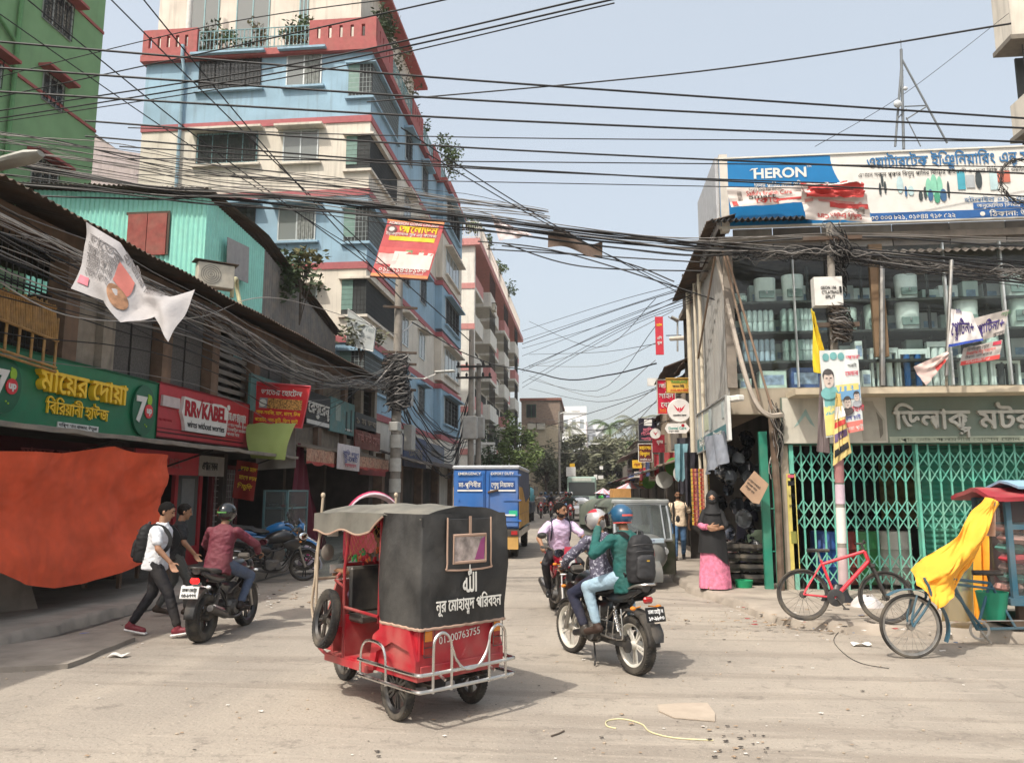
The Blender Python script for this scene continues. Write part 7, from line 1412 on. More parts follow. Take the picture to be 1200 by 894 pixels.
for u,v in((.15,.92),(.35,.93),(.55,.92)):K=MB(); K.add([fn(u+a*.09,v+b*.045)+N_*.012 for a,b in circ(0,0,1)],[tuple(range(28))]); K.add([fn(u+a*.05,v+b*.025)+N_*.013 for a,b in circ(0,0,1)],[tuple(range(28))]); K.build('badge_print',PTL,r,True)
onbanner(r,fn,N_,[('আমরা',.68,.88,.06,P('ink_rose',200,70,90),.02),('সবাই',.7,.78,.05,KG,.01),('মেয়র',.62,.68,.07,MC['ink_rose'],.03),('গাজা',.32,.24,.08,P('ink_slate',70,90,110),.03),('বাহিনী',.6,.24,.08,MC['ink_rose'],.03),('মিল চাই',.5,.15,.06,P('ink_navy',50,60,140),.02),('দোয়া প্রার্থী',.52,.03,.05,SWH,.01)],w_=.62,h_=1.22)
r,fn,N_=banner('torn_poster','torn yellow and white poster twisted below the campaign poster',[onY(976,546,Yp-.1),onY(998,530,Yp-.1),onY(985,462,Yp-.1),onY(979,460,Yp-.1)],P('poster_mustard',214,190,120,rough=.7,var=.15),.08,9); onbanner(r,fn,N_,[((.05,.3,.9,.42),P('print_purple',96,76,110)),((.05,.5,.9,.58),TR),((.05,.1,.9,.2),SBK),((.0,.62,1,.8),SWH)])
r,fn,N_=banner('poster_board','narrow dark backed poster board hanging edge on behind the campaign poster',[onY(957,529,Yp+.12),onY(973,531,Yp+.12),onY(968,450,Yp+.12),onY(961,440,Yp+.12)],P('poster_back',110,98,98,rough=.8),.03,2)
# second thin pole with protein banners
TPY=GY-1.3; tp=thing('thin_pole','thin grey steel pole carrying the torn banners in front of the showroom glass','pole',tuple(onY(1110,690,TPY))); K=MB(); K.tube([onY(1109,440,TPY),onY(1115,305,TPY)],.03,8); K.build('shaft',STL,tp,True); K=MB(); K.tube([onY(1109,440,TPY),onY(1109,452,GY-.3)],.02,6); K.build('stay',STL,tp,True)
INKV=P('ink_violet',60,44,110,rough=.5); GB=P('banner_grey',182,174,168,rough=.7,var=.06)
r,fn,N_=banner('torn_banner','crumpled white front banner with violet Bengali letters on the thin pole',[onY(1111,407,TPY-.15),onY(1152,399,TPY-.15),onY(1139,366,TPY-.15),onY(1115,362,TPY-.15)],P('banner_white2',214,208,206,rough=.6),.05,5); onbanner(r,fn,N_,[('প্রোটিনা+',.03,.3,.2,INKV,.04,.5),((.0,.0,1.,.07),P('ink_blue2',60,90,190)),('দৈনিক',.2,.9,.06,INKV,.02)],w_=.62,h_=.55)
r,fn,N_=banner('protein_banner','grey banner with violet Bengali letters and a plus sign stretched right of the thin pole',[onY(1140,402,TPY+.05),onY(1177,391,TPY+.05),onY(1182,363,TPY+.05),onY(1141,373,TPY+.05)],GB,.03,6); onbanner(r,fn,N_,[('প্রোটিনা+',.02,.3,.17,INKV,.04,.5),('সুস্বাদু',.62,.02,.06,KG,.02),('নতুন',.78,.8,.06,P('ink_leaf',90,140,90),.02)],w_=.56,h_=.42)
r,fn,N_=banner('notice_board','small notice board with a red lower band hanging under the protein banner',[onY(1124,429,TPY+.02),onY(1171,421,TPY+.02),onY(1175,398,TPY+.02),onY(1129,408,TPY+.02)],GB,.02,7); onbanner(r,fn,N_,[((.02,.02,.99,.24),TR),((.75,.78,.97,.98),MC['ink_red']),('বিসমিল্লাহ স্টোর',.1,.75,.06,KG,.01,.38),('ডিলারশিপ দিচ্ছে সারাদেশে',.1,.52,.06,TR,.02,.5),('ঠিকানা: রোড বাজার',.1,.34,.05,KG,.01,.45),('০১৭১২-৩৪৫৬৭৮',.15,.08,.06,SWH,.01,.4)],w_=.68,h_=.34)
r,fn,N_=banner('torn_banner','limp pinkish torn banner corner drooping left of the thin pole',[onY(1085,452,TPY-.1),onY(1110,422,TPY-.1),onY(1112,411,TPY-.1),onY(1070,430,TPY-.1)],P('banner_blush',206,182,174,rough=.7),.06,15); onbanner(r,fn,N_,[((.55,.05,.9,.35),TR)])
# ================================================================ VEHICLES AND PEOPLE
EA=R(48); eb=easy_bike((-1.24,6.3,0),EA); eb.scale=(.8,.77,.97)
# passenger seen through the side of the easy bike
SIT=dict(pelvis=(0,0,.02),chest=(0,.0,.46),head=(0,.04,.7),elbowL=(-.24,.12,.22),elbowR=(.24,.12,.22),wristL=(-.14,.34,.18),wristR=(.14,.34,.18),handL=(.3,.9,-.2),handR=(-.3,.9,-.2),kneeL=(-.13,.42,.06),kneeR=(.13,.42,.06),ankleL=(-.13,.46,-.33),ankleR=(.13,.46,-.33))
def in_eb(l):return place(eb.location,EA,(l[0]*.8,l[1]*.77,l[2]*.97))
def seat_in(l,rz,J,lab,*a,**k):q=person(lab,in_eb(l),rz,J,*a,**k); return q
seat_in((-.14,-.12,.83),EA,SIT,'passenger in grey striped trousers on the back seat of the red rickshaw',P('shirt_orange',214,96,60),P('trouser_slate',78,76,82),(BLKP,),scale=.9)
seat_in((.05,1.14,.78),EA,dict(SIT,elbowL=(-.3,.2,.3),elbowR=(.3,.2,.3),wristL=(-.3,.38,.3),wristR=(.3,.38,.3),curlL=1.,curlR=1.),'driver behind the handlebar of the red rickshaw under its hood',P('shirt_grey',150,146,140),P('lungi_check',90,70,90),(BLKP,),scale=.86,hair='short')
# the two riders on the right
mp,ma,MS=(.1,8.2,0),R(33),.9
BT=P('tank_blackgrey',30,31,33,rough=.3,coat=.5)
motorcycle('black motorcycle with white alloy wheels and a black number plate carrying two riders',mp,ma,BT,rimm=P('alloy_white',214,210,200,rough=.4,metal=.2,dirt=.15),plate=('ঢাকা মেট্রো ল','১৬-৯৮৬০'),guard=True,fat=1.15,scale=MS)
# patterned shirt: pale flecks on slate
PSH=mat('shirt_pattern',s2l((.33,.32,.38)),.8,var=.1,scale=9,dirt=.0);
_n=PSH.node_tree.nodes; _l=PSH.node_tree.links; _v=_n.new('ShaderNodeTexNoise'); _v.inputs['Scale'].default_value=34; _v.inputs['Detail'].default_value=1; _t=_n.new('ShaderNodeTexCoord'); _l.new(_t.outputs['Object'],_v.inputs['Vector']); _r=_n.new('ShaderNodeMapRange'); _r.inputs[1].default_value=.58; _r.inputs[2].default_value=.62; _l.new(_v.outputs[0],_r.inputs[0]); _x=_n.new('ShaderNodeMix'); _x.data_type='RGBA'; _x.inputs[7].default_value=(.34,.34,.4,1); _b=_n['Principled BSDF']; _l.new(_r.outputs[0],_x.inputs[0]); _l.new(_b.inputs['Base Color'].links[0].from_socket,_x.inputs[6]); _l.new(_x.outputs[2],_b.inputs['Base Color'])
HSIL=P('helmet_silver',180,178,178,rough=.25,metal=.3,coat=.6); HRED=P('helmet_red',176,26,40,rough=.25,coat=.6); HBLU=P('helmet_blue',34,84,118,rough=.3,coat=.6); HBLK=P('helmet_black',24,28,30,rough=.2,coat=.8)
VIS=mat('visor_dark',(.02,.022,.025),.08,var=0,coat=.8)
def pl(l):return place(mp,ma,[q*MS for q in l])
person('rider in a slate patterned shirt and red and silver full helmet driving the two-up motorcycle',mp,ma,dict(RIDE,pelvis=(0,-.1,.93)),PSH,P('jeans_navy',34,38,60,rough=.85),(BLK,),sleeve='long',helmet=('full',HSIL,(HRED,lambda u,v:.2<u<.34 or(v>.45 and(u>.55 and u<.9))),VIS),look=R(6),nod=R(-6),scale=MS)
PJ=dict(PILL,elbowL=(-.38,-.44,1.24),wristL=(-.19,-.26,1.53),handL=(.35,.2,.9),palmL=(1,0,0),curlL=.9,thumbL=(0,-.3,1),wristR=(.2,-.14,1.14),chest=(0,-.5,1.42))
person('pillion rider in a green shirt and blue half helmet holding a phone to his ear',mp,ma,PJ,P('shirt_teal',22,88,84,rough=.8,var=.08),P('jeans_pale',150,178,196,rough=.85,var=.1,scale=12),(P('sandal_brown',60,44,36),),sleeve='long',helmet=('half',HBLU,None,None,P('sticker_red',214,90,80,rough=.4)),look=R(0),nod=R(-4),hem=.16,scale=MS)
ca,sa=math.cos(ma),math.sin(ma)
backpack('black backpack on the back of the green shirted pillion rider',pl((.02,-.74,1.2)),(ca,sa,0),(sa,-ca,0),(0,.0,1),(.3,.18,.45),P('bag_black',40,40,42,rough=.7),P('bag_black2',52,52,54,rough=.65),P('badge_gold',200,160,50))
K=MB(); c=pl((-.135,-.36,1.6)); K.box(c,(.012,.07,.13),M.Rotation(ma,3,'Z')@M.Rotation(R(-20),3,'X'),0,.004); tag(K.build('mobile_phone',P('phone_black',20,20,22,rough=.2)),'dark mobile phone held to the ear of the green shirted pillion rider','phone')
# rider coming towards us in a lilac shirt
m2p,m2a=(-.42,11.2,0),R(192)
motorcycle('black motorcycle with a red tank ridden towards the camera by the man in lilac',m2p,m2a,P('paint_deepred',150,20,44,rough=.3,coat=.5),steer=R(8),scale=.92)
person('bearded rider in a lilac shirt on the oncoming motorcycle',m2p,m2a,dict(RIDE,kneeL=(-.27,.2,.78),kneeR=(.27,.2,.78)),P('shirt_lilac',206,184,214,rough=.8,var=.05),P('trouser_black',28,28,34),(BLK,),skin=SKIN,beard=True,look=R(42),tuck=False,scale=.92)
c2,s2_=math.cos(m2a),math.sin(m2a); backpack('dark backpack behind the lilac shirted rider',place(m2p,m2a,(0,-.28,1.12)),(c2,s2_,0),(s2_,-c2,0),(0,0,1),(.3,.16,.42),P('bag_navy',40,42,60),MC['bag_black2'])
# maroon shirted rider on the left
m3p,m3a=(-4.5,9.4,0),R(0)
motorcycle('black motorcycle with a white number plate and lit red tail light on the left',m3p,m3a,BT,plate=('ঢাকা মেট্রো','৩৪-৮৭৭৭'),platem=P('plate_white2',214,214,210,rough=.4),fat=1.5,lit=True,scale=.9)
person('rider in a maroon shirt and black helmet with green trim seen from behind',m3p,m3a,dict(RIDE,pelvis=(0,-.28,.95),chest=(0,-.16,1.4),head=(0,-.1,1.62),elbowL=(-.36,.04,1.18),elbowR=(.37,.06,1.18),ankleL=(-.34,-.16,.1),kneeL=(-.28,.16,.55),toeL=(-.2,1,-.05)),P('shirt_maroon',100,30,48,rough=.6,var=.1),P('jeans_slate',70,84,108,rough=.85),(P('shoe_darkbrown',36,28,26),),sleeve='long',helmet=('full',HBLK,None,VIS,P('trim_green',84,140,70)),look=R(-8),hem=.14,scale=.9)
m4p,m4a=tuple(gnd(316,682,0)),R(-60)
motorcycle('parked black motorcycle with a chrome engine leaning on its stand by the left kerb',(m4p[0],m4p[1],.0),m4a,BT,lean=R(8),rimm=BLK);
m5=motorcycle('blue motorcycle parked half behind the black one near the food cabinet',(m4p[0]-.35,m4p[1]+.9,.12),R(-75),P('paint_blue',30,110,170,rough=.3,coat=.5),lean=R(6))
# walking man in white, his companion in black
WALK=dict(pelvis=(0,0,.9),chest=(0,.05,1.32),head=(0,.1,1.52),elbowL=(-.25,-.12,1.09),wristL=(-.23,-.08,.86),elbowR=(.25,.12,1.07),wristR=(.22,.27,.9),handR=(.1,.5,-.8),handL=(0,.1,-1),kneeL=(-.1,-.06,.49),ankleL=(-.1,-.3,.12),toeL=(0,.96,-.2),kneeR=(.1,.22,.52),ankleR=(.1,.36,.1),toeR=(0,1,.15),thumbR=(-.5,.6,.4),curlR=.4)
wp,wa=gnd(177,746,.0),R(-82)
SHO=P('shoe_red',120,40,50,rough=.6); SOL=P('sole_white',224,222,220,rough=.6)
person('young man in a white t-shirt and black trousers striding right past the orange cloth',(wp.x,wp.y,.03),wa,WALK,P('shirt_white',226,228,232,rough=.8,var=.04),P('trouser_black',0,0,0),(SHO,SOL),skin=SKINL,nod=R(-16),hem=.1,scale=.95)
ca,sa=math.cos(wa),math.sin(wa); q=place((wp.x,wp.y,.03),wa,(0,-.14,1.07)); backpack('black backpack worn by the young man in white',q,(ca,sa,0),(sa,-ca,.12),(sa*-.12,ca*.12,1),(.29,.18,.45),P('bag_matt',26,26,27,rough=.7),P('bag_matt2',32,32,34,rough=.65))
bp_=gnd(201,722,.0)
person('man in a black t-shirt and grey jeans walking beside the man in white',(bp_.x,bp_.y,.02),R(-62),dict(WALK,ankleR=(.1,.2,.1),kneeR=(.1,.2,.52),ankleL=(-.1,-.2,.12),kneeL=(-.1,.0,.5)),P('shirt_black',22,24,28,rough=.8),P('jeans_grey',70,72,70),(P('shoe_brown',60,48,38),),nod=R(-10),scale=.93)
# woman in black with a pink skirt
wo=gnd(838,690,.13); r=thing('person','woman in a black veil and niqab with a pink flowered skirt standing at the kerb','person',(wo.x,wo.y,.13),R(172)); BV=mat('veil_black',(.012,.012,.013),.75,var=.2,scale=6); PKS=P('skirt_pink',214,120,150,rough=.8,var=.3,scale=16)
K=MB(); K.ball((0,.0,1.47),(.08,.1,.12),16); capsule(K,(0,0,1.3),(0,0,1.42),.055,.05); capsule(K,(0,.0,1.0),(0,0,1.28),.13,.1); capsule(K,(0,0,.4),(0,0,.95),.12,.12); capsule(K,(0,.1,1.462),(0,.1,1.49),.016,.014)
for s in(-1,1):capsule(K,(s*.125,.0,1.24),(s*.2,.04,1.02),.04,.038); capsule(K,(s*.2,.04,1.02),(s*.05,.23,1.0+.02*s),.038,.026); hand(K,(s*.05,.235,1.0+.02*s),(-s*1,.1,0),(0,.3,1),(0,-1,0),.5); capsule(K,(s*.08,0,.4),(s*.09,.03,.08),.06,.04); capsule(K,(s*.09,-.02,.04),(s*.09,.14,.03),.035,.03)
fuse(K,'body',SKINL,r,.009,4)
def flare(K,z0,z1,r0,r1,n=40,m_=12,fold=.03,seed=0,open_=0.,dy=0.):K.sheet(lambda u,v:((math.sin(u*6.2832)*(r0+(r1-r0)*v)*(1+fold*3*v*NZ.noise(V((math.sin(u*6.28)*3+seed,math.cos(u*6.28)*3,v*1.2))))*1.12,(-math.cos(u*6.2832)*(r0+(r1-r0)*v)*(1+fold*3*v*NZ.noise(V((math.sin(u*6.28)*3+seed,math.cos(u*6.28)*3,v*1.2))))*.85)+dy,z0+(z1-z0)*v)),n,m_,0,.006)
K=MB(); flare(K,.98,.02,.16,.225,60,16,.07,2); K.build('skirt',PKS,r)
K=MB(); K.sheet(lambda u,v:((math.sin(u*6.2832)*(.05+.175*v**.42)*(1.+.1*NZ.noise(V((math.sin(u*6.28)*3,math.cos(u*6.28)*3,v*2)))*v)*1.08,-math.cos(u*6.2832)*(.045+.155*v**.42)*(1.+.1*NZ.noise(V((math.sin(u*6.28)*3,math.cos(u*6.28)*3,v*2)))*v)-.01,1.37-.78*v-(.22*max(0,-math.sin(u*6.2832))*v))),60,18,0,.006); K.build('cape',BV,r)
K=MB(); K.ball((0,-.02,1.475),(.1,.118,.14),20); K.tube([(0,-.02,1.42),(0,-.01,1.34),(0,-.02,1.24)],[.1,.105,.17],16); K.v=[tuple((v[0],min(v[1],.083)if v[2]>1.46 else v[1],v[2]))for v in K.v]; K.build('veil',BV,r)
K=MB(); K.ball((0,.005,1.43),(.088,.108,.075),16); K.build('niqab',BV,r)
K=MB(); K.mm((-.052,.07,1.482),(.052,.1,1.503),0,.01); K.build('eye_opening',SKINL,r)
for s in(-1,1):K=MB(); K.ball((s*.03,.101,1.492),(.013,.006,.007),8); K.build('eye',EYE,r)
for s in(-1,1):K=MB(); K.tube([(s*.205,.04,1.04),(s*.16,.15,1.01),(s*.09,.215,1.0+.02*s)]if s>0 else[(-.21,.02,1.1),(-.205,.05,1.02),(-.17,.11,1.0)],[.05,.05,.05],12); K.build('sleeve',PKS if s>0 else BV,r); K=MB(); K.tube([(s*.11,0,1.285),(s*.14,.0,1.22),(s*.205,.04,1.03)],[.05,.057,.054],12); K.build('upper_sleeve',BV,r)
# tan shirted man and the dark figure in the shop, others
ta_=gnd(797,662,.0); person('bearded man in a cream shirt and blue jeans walking along the right pavement',(ta_.x,ta_.y,.1),R(176),dict(WALK,elbowL=(-.26,-.06,1.08),elbowR=(.26,-.04,1.08),wristR=(.25,.08,.84),handR=(0,.2,-1),ankleR=(.1,.22,.1),kneeR=(.1,.2,.52),ankleL=(-.1,-.22,.14),kneeL=(-.1,.0,.5),chest=(0,.02,1.33),head=(0,.04,1.55)),P('shirt_cream',226,204,176,rough=.8,var=.06),P('jeans_blue',70,106,144,rough=.85,var=.12),(BLKP,),beard=True,nod=R(-8))
q=place((ta_.x,ta_.y,.1),R(176),(0,-.16,1.14)); backpack('dark backpack on the bearded man in the cream shirt',q,(-1,0,0),(0,1,0),(0,0,1),(.3,.16,.42),MC['bag_black'],MC['bag_black2'])
STAND=dict(pelvis=(0,0,.9),chest=(0,.03,1.33),head=(0,.06,1.55),elbowL=(-.24,.02,1.07),elbowR=(.24,.05,1.07),wristL=(-.2,.2,.92),wristR=(.14,.3,1.04),kneeL=(-.1,.02,.5),kneeR=(.1,.03,.5),ankleL=(-.11,0,.09),ankleR=(.11,.02,.09))
dk=gnd(876,672,.13); person('man in a navy tunic and violet trousers bending into the dark corner shop',(dk.x,dk.y,.13),R(-60),STAND,P('tunic_navy',34,36,58),P('trouser_violet',78,76,116),(BLKP,),sleeve='long',hem=.4)
for i,(x,y,X_,rz,sh_,tr_,lab)in enumerate(((762,610,0,10,(214,212,210),(60,60,70),'man in a white shirt standing beyond the parked three-wheeler'),(748,603,0,160,(200,190,180),(90,80,70),'man in a pale shirt walking far down the right pavement'),(770,602,0,200,(80,110,70),(60,56,50),'person in green standing at a market stall on the right'),(740,597,0,30,(170,60,66),(50,50,60),'person in red among the crowd far down the street'),(731,595,0,190,(220,216,210),(70,70,80),'person in white far down the street near the parasol'),(722,594,0,170,(60,70,110),(40,40,44),'person in dark blue far down the street'),(714,593,0,15,(190,150,90),(60,60,60),'person in ochre far down the street'),(470,605,0,20,(196,194,196),(60,60,70),'man in a pale shirt beside the left utility pole'),(455,606,0,200,(60,60,70),(50,50,54),'man in dark clothes standing in the left shop doorway'),(634,597,0,180,(150,60,60),(50,50,60),'person in dull red at the far left shop fronts'),(644,594,0,20,(90,100,130),(40,40,44),'person in slate blue at the far left shop fronts'))):
 p=gnd(x,y); person(lab,tuple(p),R(rz),dict(STAND,wristR=(.22,.1,.85),handR=(0,.1,-1))if i%2 else dict(WALK,ankleR=(.1,.2,.1),kneeR=(.1,.18,.52),ankleL=(-.1,-.2,.12),kneeL=(-.1,.0,.5)),P('cloth_a%d'%i,*sh_),P('cloth_b%d'%i,*tr_),(BLKP,),vox=.02)
# riders far down the street: one built, the others copied with other colours
rng2=random.Random(5)
cols_=[(40,42,50),(170,160,150),(90,40,44),(60,80,110),(120,120,116),(30,50,44),(150,130,100)]
far0=motorcycle('scooter or motorcycle with rider far down the street',(0,60,0),0,P('paint_red2',150,30,36,rough=.3)); farp=person('helmeted rider far down the street',(0,60,0),0,RIDE,MC['cloth_a0'],MC['trouser_black'],(BLK,),helmet=('full',HBLK,None,VIS),vox=.022)
for i,(x,y,rz)in enumerate(((646,606,178),(657,608,185),(664,611,176),(639,602,4),(652,600,180),(670,601,0),(690,598,182),(700,597,178),(634,607,190),(676,596,0),(708,596,180),(660,597,176),(668,614,182))):
 p=gnd(x,y); mm_=far0 if i==0 else copy_tree(far0); pp=farp if i==0 else copy_tree(farp)
 for o,ct in((mm_,'motorcycle'),(pp,'person')):o.location=p; o.rotation_euler=(0,0,R(rz+rng2.uniform(-6,6))); o['category']=ct
 mm_['label']='motorcycle in the crowd of riders far down the street'; mm_['group']='motorcycles far down the street'; pp['label']='helmeted rider in the crowd of motorcycles far down the street'; pp['group']='riders far down the street'
 for ch in pp.children:
  if ch.name.startswith('shirt'):swap(ch,P('cloth_far%d'%(i%7),*cols_[i%7]))
  if ch.name.startswith('helmet'):swap(ch,(HBLK,HSIL,HRED,HBLU)[i%4])
 for ch in mm_.children:
  if ch.name.startswith('tank')or ch.name.startswith('headlight_cowl'):swap(ch,(P('paint_red2',0,0,0),BT,MC['paint_blue'],BT)[i%4])
wk=[o for o in bpy.data.objects if o.get('label','').startswith(('person in dark blue','person in ochre'))]
for i in range(16):
 x=rng2.uniform(698,772); y=rng2.uniform(592,601); p=gnd(x,y); o=copy_tree(wk[i%2]); o.location=(min(p.x,2.4+.02*p.y),p.y,0); o.rotation_euler=(0,0,R(rng2.choice((0,180))+rng2.uniform(-25,25))); o['label']='pedestrian in the crowd far down the right side of the street'; o['group']='pedestrians far down the street'; c=[rng2.randint(60,225)for k in range(3)]
 for ch in o.children:
  if ch.name.startswith('shirt'):swap(ch,P('crowd_shirt%d'%i,*c))
# ---------------------------------------------------------------- blue covered truck
tk=thing('covered_truck','small blue covered truck with ochre sides driving away behind the red rickshaw','truck',(-2.72,22.2,0),R(1)); TBL=P('truck_blue',44,106,180,rough=.45,var=.12,scale=2,dirt=.25,streak=.2); TOC=P('truck_ochre',196,150,66,rough=.5,dirt=.25); TGR=P('truck_slate',78,88,112,rough=.7,dirt=.2)
hw=.86; zb,zt=.78,2.4
K=MB(); K.mm((-hw,-2.1,zb),(hw,2.0,zt-.1),0,.02); K.build('cargo_box',TBL,tk)
K=MB(); K.mm((-hw-.03,-2.16,zt-.1),(hw+.03,2.03,zt),0,.03); K.build('roof_cap',P('cap_silver',186,190,194,rough=.4,metal=.3),tk)
for s in(-1,1):
 K=MB(); K.mm((s*hw*.5-hw*.47,-2.14,zb+.05),(s*hw*.5+hw*.47,-2.1,zt-.14),0,.005); d=K.build('rear_door',TBL,tk)
 K=MB(); K.mm((s*hw*.5-.3,-2.155,zt-.62),(s*hw*.5+.32,-2.14,zt-.4)); K.build('recess_panel',P('truck_blue_deep',30,74,140,rough=.5),d); K=MB(); K.mm((s*hw*.5-.32,-2.165,zt-.67),(s*hw*.5+.34,-2.14,zt-.63)); K.mm((s*hw*.5-.32,-2.165,zt-1.3),(s*hw*.5+.34,-2.14,zt-1.26)); K.build('white_rail',WHT,d)
 K=MB()
 for zz in(zt-.25,zt-.9,zb+.2):K.mm((s*(hw-.28)-.12,-2.16,zz-.02),(s*(hw-.28)+.24*s+.1,-2.14,zz+.02))
 K.tube([(s*.07,-2.16,zb+.1),(s*.07,-2.16,zt-.2)],.014,6); K.build('hinge_bar',TBL,d)
 T=M.Translation((s*hw*.5,-2.157,0))@M.Rotation(R(90),4,'X'); lettering(d,T,[(('মা-পৃথিবীর','শ্রেষ্ঠ নিয়ামত')[s>0],0,zt-.56,.12,SWH,'C',.03,.003,.58),(('EMERGENCY','EXPORT DUTY')[s>0],.0,zt-.245,.07,SWH,'C',.02,.02,.6)],world=False)
 K=MB(); K.mm((s*hw,-2.08,zb+.0),(s*(hw+.012),1.98,zb+.35)); K.prism([(-2.08,zb+.36),(1.98,zb+.36),(1.98,zb+.75),(.4,zb+.62),(-1.0,zb+1.05),(-2.08,zt-.55)],frame((s*hw if s>0 else-hw-.012,0,0),(0,1,0),(0,0,1)),.012); K.build('ochre_panel',TOC,tk)
 K=MB(); K.prism([(-2.08,zt-.5),(-1.0,zb+1.08),(.4,zb+.65),(1.98,zb+.78),(1.98,zt-.12),(-2.08,zt-.12)],frame((s*hw if s>0 else-hw-.014,0,0),(0,1,0),(0,0,1)),.014); K.build('tarpaulin',TGR,tk)
 K=MB(); K.mm((s*(hw-.1)-.1,-2.16,zb-.16),(s*(hw-.1)+.06,-2.08,zb-.06)); K.build('tail_light',TAIL,tk)
K=MB(); K.mm((.6,-2.145,zb+.32),(.82,-2.142,zb+.46)); K.build('green_sticker',P('sticker_green',40,180,140),tk)
K=MB(); K.tube([(.05,-2.18,zb+.92),(.32,-2.18,zb+.98)],.03,8); K.build('door_latch',RUST,tk)
K=MB(); K.mm((-hw+.05,-2.05,.5),(hw-.05,3.4,.68)); K.mm((-hw,-2.14,.58),(hw,-2.06,zb-.02)); K.build('chassis',BLK,tk)
K=MB(); K.mm((hw-.5,-2.12,.25),(hw-.02,-2.1,.6)); K.mm((-hw+.02,-2.12,.25),(-hw+.5,-2.1,.6)); K.build('mud_flap',TOC,tk)
for x in(-.68,.68):
 for y in(-1.3,2.6):wheel(tk,(x,y,.33),.33,.2,BLK,6)
K=MB(); loft(K,[((0,y,1.3),V((a,0,0)),V((0,0,b)))for y,a,b in((2.1,.8,.8),(2.3,.82,.84),(3.3,.8,.8),(3.6,.76,.5))],20); cbn=K.build('cab',P('cab_teal',40,150,160,rough=.35,dirt=.2),tk); K=MB()
for s in(-1,1):K.mm((s*.8-.03,2.5,1.4),(s*.8+.035,3.3,1.95))
K.build('side_window',WGD,cbn)
for s in(-1,1):K=MB(); K.tube([(s*.8,3.3,1.9),(s*1.0,3.4,1.8)],.012,5); K.mm((s*1.02-.07,3.37,1.6),(s*1.02+.07,3.41,1.9)); K.build('mirror',BLKP,cbn)
# second small vehicle just ahead of the truck
p=gnd(622,612); r=thing('pickup_van','dark pickup with a teal hood partly hidden ahead of the blue truck','van',(p.x-.7,p.y+1.5,0),0); K=MB(); K.mm((-.75,-1.6,.5),(.75,1.5,1.2),0,.08); K.build('body',P('van_dark',50,60,70,rough=.4,dirt=.2),r); K=MB(); loft(K,[((0,y,1.5),V((a,0,0)),V((0,0,b)))for y,a,b in((-1.6,.76,.5),(-1.2,.78,.66),(1.,.78,.66),(1.3,.7,.5))],16); K.build('hood',P('hood_teal',90,170,180,rough=.6),r)
for x in(-.62,.62):
 for y in(-1.,1.):wheel(r,(x,y,.28),.28,.16,BLK,6,tread=False)
# ---------------------------------------------------------------- three-wheeler facing us
cg=gnd(745,690); cn_=thing('auto_rickshaw','green grey three-wheeled auto rickshaw with a silver windscreen frame facing the camera','auto rickshaw',(cg.x-.1,cg.y+1.1,0),R(200)); cn_.scale=(.92,.92,.95); CGR=P('hood_greygreen',92,100,90,rough=.7,dirt=.3,var=.15); CSV=P('body_silver',120,124,124,rough=.35,metal=.35,dirt=.35); CRB=P('body_greygreen',96,104,98,rough=.45,dirt=.4)
K=MB(); loft(K,[((0,y,z),V((a,0,0)),V((0,0,b)))for y,z,a,b in((-1.25,.75,.55,.3),(-1.2,.78,.62,.42),(-.2,.72,.64,.38),(-.15,.55,.64,.2),(.5,.5,.62,.14),(.6,.62,.6,.3))],24); K.build('body',CRB,cn_)
K=MB(); loft(K,[((0,y,z),V((a,0,0)),V((0,0,b)))for y,z,a,b in((.58,.66,.6,.34),(.8,.68,.56,.36),(1.05,.64,.44,.34),(1.2,.58,.3,.26),(1.26,.52,.18,.18))],24); nose=K.build('nose',CSV,cn_)
K=MB(); K.mm((-.3,1.19,.84),(.3,1.215,.93),0,.008); K.build('white_band',P('band_paleblue',176,194,206,rough=.4),nose)
lettering(nose,M.Translation((-.0,1.218,.865))@M.Rotation(R(180),4,'Z')@M.Rotation(R(90),4,'X'),[('ঢাকা-থ',0,0,.045,INKV,'C',.02,.002)],world=False)
for s in(-1,1):K=MB(); K.lathe([(.001,.03),(.07,.02),(.085,-.03),(.06,-.08),(.001,-.08)],M.Translation((s*.36,1.1,.68))@M.Rotation(R(-90),4,'X'),20); K.build('headlight',LGT,nose)
K=MB(); K.prism([(-.1,0),(.1,.0),(.1,.09),(-.1,.09)],M.Translation((.05,1.275,.62))@M.Rotation(R(90),4,'X')@M.Rotation(R(180),4,'Y'),.01); K.build('badge',P('badge_red',150,60,54),nose)
def hood(u,v):
 a=math.pi*u; y=-1.25+2.05*v; e=1-.10*max(0,.25-v)/.25
 return V((-math.copysign(abs(math.cos(a))**.35,math.cos(a))*.66*e,y,1.12+.56*(abs(math.sin(a))**.5)*e-.05*(v-.5)**2+.012*math.sin(v*14)*math.sin(a)))
K=MB(); K.sheet(hood,30,18,0,.02); K.build('hood',CGR,cn_); K=MB(); K.sheet(lambda u,v:(-.6+1.2*u,-1.26,.95+.6*v),4,4,0,.01); K.build('rear_curtain',CGR,cn_)
K=MB()
for s in(-1,1):K.tube(smooth_path([(s*.6,.9,.86),(s*.6,.84,1.2),(s*.57,.76,1.56)],3),.035,8); K.tube([(s*.42,1.0,.9),(s*.42,.8,1.56)],.018,6); K.tube([(s*.62,-.1,.7),(s*.63,-.12,1.55)],.02,6)
K.tube([(-.58,.77,1.57),(.58,.77,1.57)],.04,8); K.tube([(-.6,.92,.88),(.6,.92,.88)],.03,8); K.build('windscreen_frame',P('frame_silver',178,184,186,rough=.35,metal=.5),cn_)
K=MB(); K.sheet(lambda u,v:(-.57+1.14*u,.92-.15*v+.04*math.sin(math.pi*u),.9+.66*v),8,2,0,.005); K.build('windscreen',glass('screen_glass',(.5,.58,.6),.95,.75),cn_)
